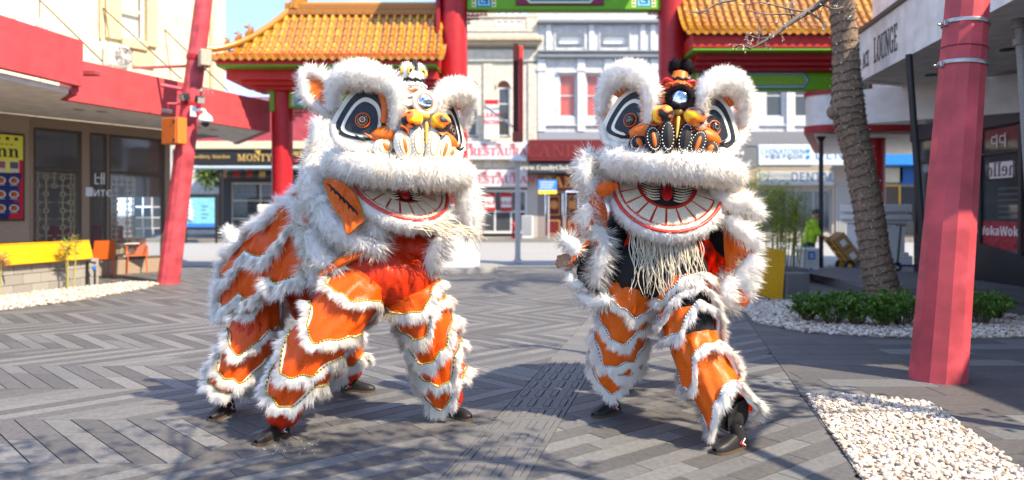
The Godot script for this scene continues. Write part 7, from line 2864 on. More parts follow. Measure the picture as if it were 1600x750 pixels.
func lion_head(g: Node3D, X: Transform3D, jaw: float, black: bool, sweep: Vector3, ew: float, W: float, L: float) -> void:
	var put := func(parent: Node, called: String, m: MB, mat: Material) -> MeshInstance3D:
		for i in m.v.size():
			m.v[i] = X * m.v[i]
			m.n[i] = (X.basis * m.n[i]).normalized()
		return part(parent, called, m, mat)
	var inv := X.basis.inverse()
	var dn := (inv * Vector3.DOWN).normalized()
	var white := mk(lin(0.80, 0.78, 0.72), 0.55, "grain", 3.0)
	var creamw := mk(lin(0.72, 0.68, 0.56), 0.4)
	var orange := mk(lin(0.82, 0.17, 0.015), 0.45, "grain", 2.0)
	var navy := mk(lin(0.022, 0.030, 0.05), 0.45, "stain", 9.0)
	var inky := mk(lin(0.012, 0.011, 0.012), 0.45)
	var blackm := mk(lin(0.015, 0.013, 0.014), 0.7)
	var redm := mk(lin(0.50, 0.018, 0.02), 0.4)
	var gold := mk(lin(0.60, 0.38, 0.07), 0.35)
	var m := MB.new()
	# shell
	var dome := []
	for k in 13: dome.append(Vector2(cos(k * PI / 24) * 0.40, -0.02 + sin(k * PI / 24) * 0.58))
	m.lathe(Vector3(0, 0, -0.06), [Vector2(0, -0.06), Vector2(0.36, -0.06)] + dome, 28)
	var shell: MeshInstance3D = put.call(g, "head_shell", m, orange if black else white)
	m = MB.new()                                  # dark mouth cavity
	m.ball(Vector3(0, -0.09, -0.05), Vector3(0.36, 0.05, 0.34), 8, 20)
	put.call(g, "mouth_lining", m, mk(lin(0.16, 0.012, 0.015), 0.7))
	# muzzle roll
	m = MB.new()
	var bar := []
	var br := []
	for i in 25:
		var a := lerpf(-2.15, 2.15, i / 24.0)
		bar.append(Vector3(0.475 * sin(a), -0.052 * maxf(cos(a), 0.0) - 0.01 * a * a + 0.012 * sin(a * 3.0), 0.45 * cos(a)))
		br.append(0.098 - 0.004 * cos(a) + 0.006 * sin(a * 5.0))
	fur_tube(m, bar, br, 10500.0, 0.068, dn * 0.5, 0.6, 0.0062)
	put.call(g, "muzzle_fur", m, FUR.white)
	# nose bridge and painted lobes
	var lobe := func(x: float, y0: float, y1: float, w: float, tilt: float, z: float, face: Material, heart: Material) -> void:
		var q := MB.new()
		var bs := Basis(Vector3.BACK, tilt) * Basis(Vector3.RIGHT, -0.12)
		var c := Vector3(x, (y0 + y1) / 2, z)
		q.ball(c, Vector3(w, (y1 - y0) / 2, 0.055), 8, 14, bs)
		var o: MeshInstance3D = put.call(g, "painted_lobe", q, face)
		q = MB.new()
		q.ball(c + bs * Vector3(0, -0.004, 0.016), Vector3(w * 0.42, (y1 - y0) * 0.36, 0.046), 6, 12, bs)
		put.call(o, "heart", q, heart)
		q = MB.new()
		for k in 22:
			var a := TAU * k / 22
			var e := Vector3(cos(a) * w * 0.72, sin(a) * (y1 - y0) * 0.37, 0.0)
			e.z = 0.055 * sqrt(maxf(0.0, 1.0 - pow(e.x / w, 2) - pow(e.y * 2.0 / (y1 - y0), 2)))
			q.ball(c + bs * e, Vector3.ONE * 0.005, 4, 6)
		put.call(o, "dot_row", q, mk(lin(0.78, 0.76, 0.68), 0.5))
		q = MB.new()
		var rim := []
		for k in 25:
			var a := TAU * k / 24
			var e := Vector3(cos(a) * w * 0.55, sin(a) * (y1 - y0) * 0.43 * 0.72, 0.0)
			e.z = 0.055 * sqrt(maxf(0.0, 1.0 - pow(e.x / w, 2) - pow(e.y * 2.0 / (y1 - y0), 2))) + 0.002
			rim.append(c + bs * e)
		q.tube(rim, 0.0028, 5, false)
		if not black: put.call(o, "gold_line", q, gold)
	var lf: Material = blackm if black else white
	var lh: Material = orange
	lobe.call(-0.062, 0.02, 0.29, 0.058, 0.10, 0.445, lf, blackm if black else creamw)
	lobe.call(0.062, 0.02, 0.29, 0.058, -0.10, 0.445, lf, blackm if black else creamw)
	lobe.call(-0.158, 0.02, 0.24, 0.064, 0.25, 0.425, lf, lh)
	lobe.call(0.158, 0.02, 0.24, 0.064, -0.25, 0.425, lf, lh)
	lobe.call(-0.26, 0.045, 0.18, 0.085, 0.65, 0.32, lf, lh)
	lobe.call(0.26, 0.045, 0.18, 0.085, -0.65, 0.32, lf, lh)
	for s in [-1.0, 1.0]:                         # flame strokes on the cheeks
		for k in 5:
			m = MB.new()
			var c := Vector3(s * (0.17 + k * 0.055), 0.235 - k * 0.018, 0.36 - k * 0.035)
			m.tube(arc([c + Vector3(-0.04 * s, 0.012, 0.02), c + Vector3(0, -0.012, 0.028), c + Vector3(0.05 * s, 0.018, 0.0)], 3), [0.004, 0.008, 0.011, 0.012, 0.010, 0.007, 0.003], 6)
			put.call(shell, "flame_stroke", m, blackm if k % 2 == 0 or black else orange)
		m = MB.new()
		m.ball(Vector3(s * 0.2, 0.21, 0.27), Vector3(0.15, 0.075, 0.12), 8, 14, Basis(Vector3.BACK, s * -0.25))
		put.call(shell, "cheek", m, orange)
	m = MB.new()
	m.tube(arc([Vector3(0, 0.31, 0.455), Vector3(0.0, 0.24, 0.475), Vector3(0.0, 0.15, 0.48)], 3), [0.012, 0.016, 0.015, 0.012, 0.010, 0.008, 0.004], 8)
	put.call(shell, "nose_ridge", m, gold)
	# nose balls
	for s in [-1.0, 1.0]:
		m = MB.new()
		m.ball(Vector3(s * 0.115, 0.318, 0.465), Vector3(0.082, 0.068, 0.066), 10, 16, Basis(Vector3.BACK, s * -0.35))
		var bt := mk(Color.WHITE, 0.5, "", 1.0, 0.0, {"rim_enabled": true, "rim": 0.4})
		bt.albedo_texture = blob_tex(Color(0.93, 0.36, 0.04), Color(0.05, 0.03, 0.02), 11 + int(s) + (4 if black else 0), 0.028)
		put.call(g, "nose_ball", m, bt)
	# mirror with its ring
	m = MB.new()
	var mc := Vector3(0, 0.455, 0.40)
	var mb := Basis(Vector3.RIGHT, -0.12)
	var ring := []
	for k in 17: ring.append(mc + mb * Vector3(cos(k * TAU / 16) * 0.078, sin(k * TAU / 16) * 0.078, 0))
	var rr := []
	for k in 17: rr.append(0.03 if black else 0.02)
	if black:
		fur_tube(m, ring, rr, 12000.0, 0.03, Vector3.ZERO, 1.0, 0.005, true, lin(0.012, 0.011, 0.012))
	else:
		m.tint = lin(0.8, 0.78, 0.74)
		m.tube(ring, 0.022, 8, false)
	var mr: MeshInstance3D = put.call(g, "mirror_ring", m, FUR.dark if black else FUR.white)
	m = MB.new()
	m.ball(mc + mb * Vector3(0, 0, 0.012), Vector3(0.062, 0.062, 0.018), 10, 20, mb)
	put.call(mr, "mirror", m, mk(lin(0.8, 0.82, 0.84), 0.06, "", 1.0, 0.0, {"metallic": 1.0}))
	m = MB.new()
	var r2 := []
	for k in 25: r2.append(mc + mb * Vector3(cos(k * TAU / 24) * 0.06, sin(k * TAU / 24) * 0.06, 0.014))
	m.tube(r2, 0.006, 6, false)
	put.call(mr, "rim", m, orange)
	m = MB.new()
	m.ball(Vector3(0, 0.36, 0.40), Vector3(0.05, 0.035, 0.04), 6, 10)
	put.call(shell, "brow_knot", m, gold)
	# horn with pleats and pompons
	m = MB.new()
	m.lathe(Vector3(0, 0.50, 0.18), [Vector2(0.14, -0.05), Vector2(0.125, 0.0), Vector2(0.10, 0.03), Vector2(0.105, 0.04), Vector2(0.085, 0.08), Vector2(0.09, 0.09), Vector2(0.065, 0.13), Vector2(0.06, 0.2), Vector2(0, 0.22)], 18, Basis(Vector3.RIGHT, 0.1))
	var horn: MeshInstance3D = put.call(g, "horn", m, orange if black else white)
	for k in 4:
		m = MB.new()
		var rp := []
		for j in 25:
			var a := TAU * j / 24
			rp.append(Vector3(cos(a) * (0.128 - k * 0.018), 0.51 + k * 0.042 + 0.008 * sin(a * 8.0), 0.18 + sin(a) * (0.128 - k * 0.018)))
		m.tube(rp, 0.012, 6, false)
		put.call(horn, "pleat", m, [gold, redm, orange, blackm][k] if black else [white, orange, white, blackm][k])
	for s in [-1.0, 1.0]:
		m = MB.new()
		if black:
			fur_ball(m, Vector3(s * 0.042, 0.735, 0.19), Vector3(0.043, 0.062, 0.05), 900, 0.028, Vector3.ZERO, 1.0, 0.005, lin(0.012, 0.011, 0.012))
			put.call(horn, "pompon", m, FUR.dark)
			m = MB.new()
			m.tube(arc([Vector3(s * 0.03, 0.60, 0.24), Vector3(s * 0.1, 0.63, 0.22), Vector3(s * 0.13, 0.60, 0.18)], 4), 0.016, 6)
			put.call(horn, "red_ribbon", m, redm)
		else:
			var hc := Vector3(s * 0.05, 0.70, 0.14)
			fur_ball(m, hc, Vector3(0.05, 0.075, 0.08), 500, 0.02, Vector3.ZERO, 1.0, 0.005)
			var pm: MeshInstance3D = put.call(horn, "pompon", m, FUR.white)
			for q in [[Vector3(s * 0.045, 0, 0.015), Vector3(0.02, 0.035, 0.03), Vector3(s * 0.058, 0, 0.018), Vector3(0.012, 0.016, 0.014)], [Vector3(0, 0, 0.075), Vector3(0.028, 0.04, 0.014), Vector3(0, 0, 0.084), Vector3(0.013, 0.018, 0.010)]]:
				m = MB.new()
				m.ball(hc + q[0], q[1], 6, 12)
				put.call(pm, "gold_eye", m, gold)
				m = MB.new()
				m.ball(hc + q[2], q[3], 6, 10)
				put.call(pm, "pupil", m, inky)
	if not black:
		m = MB.new()
		m.tube(arc([Vector3(-0.02, 0.60, 0.25), Vector3(-0.004, 0.72, 0.225), Vector3(0.0, 0.79, 0.16)], 4), 0.014, 6)
		put.call(horn, "dark_strap", m, inky)
	# eyes, brows, lids, ears
	for s in [-1.0, 1.0]:
		var ex := Transform3D(Basis(Vector3.UP, s * 0.48) * Basis(Vector3.RIGHT, -0.05) * Basis.from_scale(Vector3(ew, 1.1, 1.0)), Vector3(-0.335 if s < 0.0 else 0.285, 0.345, 0.20) if black else (Vector3(-0.40, 0.345, 0.20) if s < 0.0 else Vector3(0.335, 0.345, 0.12)))
		var ex0 := ex
		var P := func(a: float, b: float, z: float) -> Vector3: return ex0 * Vector3((a if black else (a * 0.74 if a < 0.0 else a * 1.3)) * -s, b if black or b < 0.2 else 0.2 + (b - 0.2) * 0.5, z)
		# outline with +a toward the nose
		var out := [Vector2(-0.165, -0.15), Vector2(-0.15, -0.02), Vector2(-0.10, 0.12), Vector2(-0.01, 0.195), Vector2(0.09, 0.16), Vector2(0.15, 0.04), Vector2(0.165, -0.10), Vector2(0.12, -0.175), Vector2(0.0, -0.205), Vector2(-0.12, -0.195)]
		for i in out.size(): out[i] = Vector2((out[i].x if black else (out[i].x * 0.78 if out[i].x < 0.0 else out[i].x * 1.15)) * -s, out[i].y)
		var c0 := Vector2(0, -0.03)
		ex.basis = ex.basis * Basis(Vector3.BACK, s * 0.22)
		m = MB.new()
		m.slab(closed(out, c0, 1.10), -0.03, 0.012, ex)
		var eye: MeshInstance3D = put.call(g, "eye", m, creamw)
		m = MB.new()
		m.slab(closed(out, c0, 0.84, Vector2(s * 0.004, -0.004)), 0.012, 0.018, ex)
		put.call(eye, "dark_crescent", m, navy)
		m = MB.new()
		m.slab(closed(out, c0, 0.66, Vector2(-s * 0.006, -0.014)), 0.018, 0.024, ex)
		put.call(eye, "white_ring", m, creamw)
		m = MB.new()
		m.slab(closed(out, c0, 0.54, Vector2(-s * 0.010, -0.016)), 0.024, 0.029, ex)
		put.call(eye, "iris", m, navy)
		m = MB.new()
		var ec: Vector3 = P.call(0.012, -0.052, 0.03)
		m.ball(ec, Vector3(0.050, 0.050, 0.042), 10, 16, ex.basis.orthonormalized())
		put.call(eye, "eyeball", m, mk(lin(0.012, 0.010, 0.010), 0.06, "", 1.0, 0.0, {"clearcoat_enabled": true, "clearcoat": 1.0, "clearcoat_roughness": 0.05}))
		for q in [[0.051, 0.0045, 0.010, lin(0.72, 0.14, 0.02)], [0.034, 0.004, 0.034, lin(0.10, 0.05, 0.04)], [0.018, 0.0035, 0.040, lin(0.22, 0.17, 0.15)]]:
			m = MB.new()
			var pr := []
			for k in 25: pr.append(ec + ex.basis.orthonormalized() * Vector3(cos(k * TAU / 24) * q[0], sin(k * TAU / 24) * q[0], q[2]))
			m.tube(pr, q[1], 6, false)
			put.call(eye, "eye_ring", m, mk(q[3], 0.3))
		m = MB.new()                           # orange lining over the eye
		m.tube(arc([P.call(-0.12, 0.13, 0.02), P.call(-0.02, 0.20, 0.05), P.call(0.06, 0.17, 0.06), P.call(0.10, 0.06, 0.05), P.call(0.10, -0.06, 0.035)], 5), 0.024, 8)
		put.call(eye, "lid_lining", m, orange)
		m = MB.new()
		var bp := arc([P.call(-0.235, 0.02, 0.0), P.call(-0.215, 0.13, 0.03), P.call(-0.145, 0.225, 0.07), P.call(-0.04, 0.265, 0.10), P.call(0.065, 0.245, 0.11), P.call(0.145, 0.16, 0.10), P.call(0.16, 0.03, 0.08), P.call(0.145, -0.09, 0.05)], 4)
		var bk := arc([0.028, 0.052, 0.078, 0.088, 0.082, 0.060, 0.044, 0.032], 4)
		fur_tube(m, bp, bk, 12000.0, 0.05, dn * 0.10, 0.85, 0.0055)
		put.call(g, "brow_fur", m, FUR.white)
		m = MB.new()
		var lp := arc([P.call(-0.205, -0.10, 0.0), P.call(-0.15, -0.205, 0.015), P.call(-0.0, -0.235, 0.02), P.call(0.14, -0.20, 0.025)], 4)
		var lk := []
		for k in lp.size(): lk.append(0.026)
		fur_tube(m, lp, lk, 12000.0, 0.022, Vector3.ZERO, 0.9, 0.005)
		put.call(g, "lower_lid", m, FUR.white)
		# ear: a cupped leaf with a fur edge
		var eb := Transform3D(Basis(Vector3.UP, s * (1.05 if black else 0.35)) * Basis(Vector3.BACK, s * -0.62), Vector3(s * 0.50, 0.33, -0.05) if black else (Vector3(-0.62, 0.42, 0.02) if s < 0.0 else Vector3(0.46, 0.34, -0.3)))
		var eo := [Vector2(0.0, -0.12), Vector2(0.085, 0.0), Vector2(0.095, 0.12), Vector2(0.03, 0.23), Vector2(-0.05, 0.22), Vector2(-0.095, 0.11), Vector2(-0.08, 0.0)]
		m = MB.new()
		m.slab(closed(eo, Vector2(0, 0.05), 0.95), -0.02, 0.0, eb)
		var ear: MeshInstance3D = put.call(g, "ear", m, orange)
		m = MB.new()
		var ep := []
		for p in closed(eo, Vector2(0, 0.05), 1.0): ep.append(eb * Vector3(p.x, p.y, 0.005))
		ep.append(ep[0])
		var ek := []
		for p in ep: ek.append(0.03)
		fur_tube(m, ep, ek, 9000.0, 0.055, Vector3(0, 0.1, -0.25), 0.8, 0.0055)
		m.tint = lin(0.8, 0.77, 0.73)
		put.call(ear, "ear_fur", m, FUR.white)
	# jaw tray: crescent plate, teeth, tongue
	var J := Transform3D(Basis(Vector3.RIGHT, Vector3(0, -sin(jaw), cos(jaw)), Vector3.RIGHT.cross(Vector3(0, -sin(jaw), cos(jaw)))), Vector3(0, -0.155, 0.02))
	# J: x across, y from hinge to lip, z is minus the plate's face
	if J.basis.z.y < 0.0: J.basis.z = -J.basis.z
	var crescent := func(k: float, back: float) -> PackedVector2Array:
		var p := PackedVector2Array()
		for i in 29:
			var a := PI * i / 28.0
			p.append(Vector2(cos(a) * W * k, back + sin(a) * (L * k - back)))
		return p
	var jaw_red := mk(lin(0.52, 0.03, 0.02), 0.35, "", 1.0, 0.0, {"clearcoat_enabled": true, "clearcoat": 0.4})
	m = MB.new()
	m.slab(crescent.call(1.0, 0.0), -0.02, 0.0, J)
	var plate: MeshInstance3D = put.call(g, "jaw", m, jaw_red)
	var bone := mk(lin(0.78, 0.68, 0.50), 0.35, "blotch", 6.0)
	m = MB.new()
	for i in 28:
		var a0 := PI * i / 28.0
		var a1 := PI * (i + 1) / 28.0
		m.quad(J * Vector3(cos(a0) * W * 0.955, sin(a0) * L * 0.955, 0.003), J * Vector3(cos(a1) * W * 0.955, sin(a1) * L * 0.955, 0.003), J * Vector3(cos(a1) * W * 0.895, sin(a1) * L * 0.895, 0.003), J * Vector3(cos(a0) * W * 0.895, sin(a0) * L * 0.895, 0.003), J.basis.z)
	put.call(plate, "lip_line", m, bone)
	for i in 10:
		var a0 := PI * (i + 0.09) / 10.0
		var a1 := PI * (i + 0.91) / 10.0
		m = MB.new()
		var q := PackedVector2Array()
		for t in 4: q.append(Vector2(cos(lerpf(a0, a1, t / 3.0)) * W * 0.86, sin(lerpf(a0, a1, t / 3.0)) * L * 0.86))
		for t in 4: q.append(Vector2(cos(lerpf(a1, a0, t / 3.0)) * W * 0.55, sin(lerpf(a1, a0, t / 3.0)) * L * 0.55))
		m.slab(q, 0.0, 0.010, J)
		put.call(plate, "tooth", m, bone)
	m = MB.new()
	m.slab(crescent.call(0.48, -0.03), 0.0, 0.006, J)
	put.call(plate, "mouth_floor", m, blackm)
	for s in [-1.0, 1.0]:
		for k in 6:
			m = MB.new()
			var y := 0.015 + k * 0.031
			var wd := 0.165 * sqrt(maxf(0.05, 1.0 - pow(y / 0.25, 2)))
			var pa := arc([Vector3(s * 0.05, y + 0.015, 0.009), Vector3(s * (0.05 + wd * 0.45), y + 0.028, 0.011), Vector3(s * (0.04 + wd), y - 0.012, 0.009)], 4)
			m.tube(pa.map(func(p): return J * p), [0.002, 0.005, 0.007, 0.008, 0.0085, 0.008, 0.006, 0.004, 0.002], 6)
			put.call(plate, "cream_stripe", m, bone)
	m = MB.new()
	m.ball(J * Vector3(0, 0.10, 0.012), Vector3(0.048, 0.105, 0.022), 8, 14, J.basis)
	put.call(plate, "tongue", m, redm)
	m = MB.new()
	var rim := []
	for p in crescent.call(0.99, 0.0): rim.append(J * Vector3(p.x, p.y, 0.0))
	m.tube(rim, 0.014, 8)
	put.call(plate, "lip", m, jaw_red)
	# chin fur and beard
	m = MB.new()
	var chin := []
	var ck := []
	for i in 21:
		var a := PI * lerpf(0.03, 0.97, i / 20.0)
		chin.append(J * Vector3(cos(a) * W * 0.97, sin(a) * L * 0.93, -0.062))
		ck.append(0.042 + 0.022 * sin(a))
	fur_tube(m, chin, ck, 10000.0, 0.045, dn * 0.5, 0.6, 0.006)
	put.call(g, "chin_fur", m, FUR.white)
	m = MB.new()
	for k in (150 if black else 70):
		var u := rng.randf_range(-0.62, 0.62)
		var a := PI / 2 + u
		var p: Vector3 = J * Vector3(cos(a) * W * 0.95, sin(a) * L * 0.9 + rng.randf_range(-0.03, 0.0), -0.10)
		var l := rng.randf_range(0.26, 0.46)
		var dr := (dn + inv * sweep + Vector3(u * -0.12, 0, 0.05) + rdir() * 0.09).normalized()
		var bend := rdir() * 0.035
		var st := [p, p + dr * l * 0.4 + bend, p + dr * l * 0.75 - bend * 0.4 + dn * l * 0.06, p + dr * l + bend + dn * l * 0.14]
		m.tint = lin(0.84, 0.78, 0.66).lerp(lin(0.70, 0.63, 0.50), rng.randf())
		m.tube(arc(st, 3), [0.0035, 0.0038, 0.0038, 0.0038, 0.0036, 0.0034, 0.0032, 0.0028, 0.0022, 0.0014], 4, false)
	put.call(g, "beard", m, FUR.white)
	# straps that hold the jaw
	for s in [-1.0, 1.0]:
		m = MB.new()
		m.tube([J * Vector3(s * W * 0.82, 0.05, 0.01), Vector3(s * 0.30, -0.06, 0.12)], 0.008, 6)
		put.call(plate, "strap", m, mk(lin(0.5, 0.42, 0.30), 0.7))


# ------------------------------------------------------------------ dancers
# joints: shoulders, elbows, wrists, hips, knees, ankles as [left of picture, right of picture]
func person(label: String, at: Vector3, j: Dictionary, skin_c: Color, hidden_head: bool, group := "") -> Node3D:
	var g := thing("person", label, "person", at, 0.0, group)
	var pel: Vector3 = (j.hip[0] + j.hip[1]) * 0.5
	var che: Vector3 = (j.sho[0] + j.sho[1]) * 0.5
	var b := [[pel, pel.lerp(che, 0.45), 0.125, 0.12], [pel.lerp(che, 0.45), che - (che - pel) * 0.12, 0.13, 0.135], [j.hip[0], j.hip[1], 0.105, 0.105], [j.sho[0], j.sho[1], 0.07, 0.07], [che, j.head - (j.head - che) * 0.35, 0.06, 0.055], [j.head, j.head + (j.head - che).normalized() * 0.07, 0.088, 0.085]]
	for s in 2:
		b.append([j.sho[s], j.elb[s], 0.052, 0.042])
		b.append([j.elb[s], j.wri[s], 0.041, 0.027])
		b.append([j.hip[s], j.knee[s], 0.088, 0.06])
		b.append([j.knee[s], j.knee[s].lerp(j.ank[s], 0.4), 0.058, 0.056])
		b.append([j.knee[s].lerp(j.ank[s], 0.4), j.ank[s], 0.055, 0.04])
	var m := MB.new()
	skin(m, b, 0.02, 0.035)
	for s in 2:
		skin(m, hand_bones(j.wri[s], j.fwd[s], j.palm[s], j.get("curl", 1.05), s == 0), 0.005, 0.008)
	part(g, "body", m, mk(skin_c, 0.55, "grain", 4.0, 0.0, {"subsurf_scatter_enabled": true, "subsurf_scatter_strength": 0.15}))
	return g

func trousers(g: Node3D, j: Dictionary, r: Array, mat: Material, seed_: int, top := 0.16) -> void:
	var pel: Vector3 = (j.hip[0] + j.hip[1]) * 0.5
	var che: Vector3 = (j.sho[0] + j.sho[1]) * 0.5
	var b := [[j.hip[0] + Vector3(0, 0.02, 0), j.hip[1] + Vector3(0, 0.02, 0), r[0], r[0]], [pel, pel.lerp(che, top / che.distance_to(pel)), r[0] * 1.1, r[0] * 0.98]]
	for s in 2:
		b.append([j.hip[s], j.knee[s], r[0] * 0.98, r[1]])
		b.append([j.knee[s], j.ank[s] + (j.knee[s] - j.ank[s]).normalized() * 0.06, r[1], r[2]])
	var m := MB.new()
	skin(m, b, 0.016, 0.05)
	folds(m, 0.020, Vector3(9.0, 1.6, 9.0), seed_)
	part(g, "trousers", m, mat)

func shirt(g: Node3D, j: Dictionary, mat: Material, r := 0.17, sleeve := 0.6) -> void:
	var pel: Vector3 = (j.hip[0] + j.hip[1]) * 0.5
	var che: Vector3 = (j.sho[0] + j.sho[1]) * 0.5
	var b := [[pel + Vector3(0, 0.04, 0), che - (che - pel) * 0.1, r, r * 1.03], [j.sho[0], j.sho[1], 0.095, 0.095]]
	for s in 2:
		b.append([j.sho[s], j.elb[s], 0.085, 0.075])
		if sleeve > 0.0: b.append([j.elb[s], j.elb[s].lerp(j.wri[s], sleeve), 0.075, 0.06])
	var m := MB.new()
	skin(m, b, 0.016, 0.05)
	folds(m, 0.012, Vector3(8.0, 3.0, 8.0), 77)
	part(g, "shirt", m, mat)

func feet(g: Node3D, j: Dictionary, toes: Array, black: Material, high := 0.10) -> void:
	for s in 2:
		var ank: Vector3 = j.ank[s]
		var toe: Vector3 = toes[s]
		toe.y = 0.0
		var a := Vector3(ank.x, 0.0, ank.z)
		var f := (toe - a).normalized()
		var heel := a - f * 0.075
		shoe(g, heel, heel + f * 0.29, Vector3.UP, black)
		var m := MB.new()
		m.tube([a + Vector3(0, 0.05, 0), a + Vector3(0, 0.11, 0), ank.lerp(j.knee[s], 0.18) + Vector3(0, 0.02, 0)], [0.042, 0.045, 0.055], 12)
		part(g, "sock", m, FUR.sock)


# cape draped over the second dancer: spine points with the side it hangs toward
func cape(g: Node3D, spine: Array, side: Vector3, width: Array, drop: Array, rows_at: Array, cloth: Material, c0: Color, c1: Color, scal: float) -> void:
	var path := arc(spine, 8)
	var wd := arc(width, 8)
	var dp := arc(drop, 8)
	var ns := FastNoiseLite.new()
	ns.seed = 9; ns.frequency = 1.0; ns.fractal_octaves = 3
	var pt := func(u: float, v: float, lift := 0.0) -> Vector3:
		var q := clampf(u, 0.0, 0.9999) * (path.size() - 1)
		var i := int(q)
		var k := q - i
		var c: Vector3 = path[i].lerp(path[i + 1], k)
		var w := lerpf(wd[i], wd[i + 1], k) + lift
		var d := lerpf(dp[i], dp[i + 1], k)
		var la := sin(minf(absf(v) * 1.5, 1.0) * PI / 2) * signf(v)
		var fold := 0.035 * (1.0 - 2.0 * absf(ns.get_noise_2d(u * 14.0 + v * 2.0, v * 3.0))) * (0.3 + absf(v))
		return c + side * (la * (w + fold)) + Vector3.DOWN * (d * pow(absf(v), 1.7)) + Vector3.UP * lift * (1.0 - absf(v))
	var m := MB.new()
	var R := 40
	var C := 49
	var pts := []
	for i in R:
		for k in C: pts.append(pt.call(float(i) / (R - 1), lerpf(-1.0, 1.0, float(k) / (C - 1))))
	m.grid(pts, R, C)
	var mid := Vector3.ZERO
	for p in spine: mid += p / spine.size()
	orient_out(m, mid - Vector3(0, 0.35, 0))
	var cl := part(g, "body_cloth", m, cloth)
	for sgn in [1.0, -1.0]:
		for r in rows_at.size():
			var v0: float = rows_at[r]
			if v0 == 0.0 and sgn < 0.0: continue
			var line := []
			var nn := []
			var dd := []
			var S := 60
			for k in S + 1:
				var u := float(k) / S
				var v := clampf(sgn * (v0 + scal * (absf(sin(u * PI * (3.0 + r % 2) + r * 1.1)) - 0.5)), -1.0, 1.0)
				var p: Vector3 = pt.call(u, v, 0.012)
				var pu: Vector3 = pt.call(minf(u + 0.02, 1.0), v, 0.012) - pt.call(maxf(u - 0.02, 0.0), v, 0.012)
				var pv: Vector3 = pt.call(u, v + 0.03 * sgn, 0.012) - pt.call(u, v - 0.03 * sgn, 0.012)
				var n := pu.cross(pv).normalized()
				if n.dot(p - (path[int(u * (path.size() - 1))] - Vector3(0, 0.4, 0))) < 0.0: n = -n
				line.append(p); nn.append(n)
				dd.append((pv.normalized() + Vector3.DOWN * 0.15).normalized())
			m = MB.new()
			m.tint = lin(0.92, 0.90, 0.87)
			var core := []
			for k in S + 1: core.append(line[k] + dd[k] * 0.03)
			m.tube(core, 0.026, 6)
			fur_line(m, line, nn, dd, 3300.0, 0.06, 0.085, 0.85, 0.006)
			part(cl, "fur_band", m, FUR.white)
			if sgn > 0.0 and v0 > 0.2:
				var bl := []
				for k in S + 1: bl.append(line[k] + nn[k] * 0.008)
				braid(cl, bl, 0.006, c0, c1)


func fur_part(g: Node3D, called: String, q: Array, rad: Array, dens: float, ln: float, comb: Vector3, out := 0.8) -> MeshInstance3D:
	var pts := []
	for c in q: pts.append(U(c[0], c[1], c[2]))
	var m := MB.new()
	fur_tube(m, arc(pts, 5), arc(rad, 5), dens, ln, comb, out, 0.0062)
	return part(g, called, m, FUR.white)

func upx(q: Array) -> Array:
	return q.map(func(c): return U(c[0], c[1], c[2]))


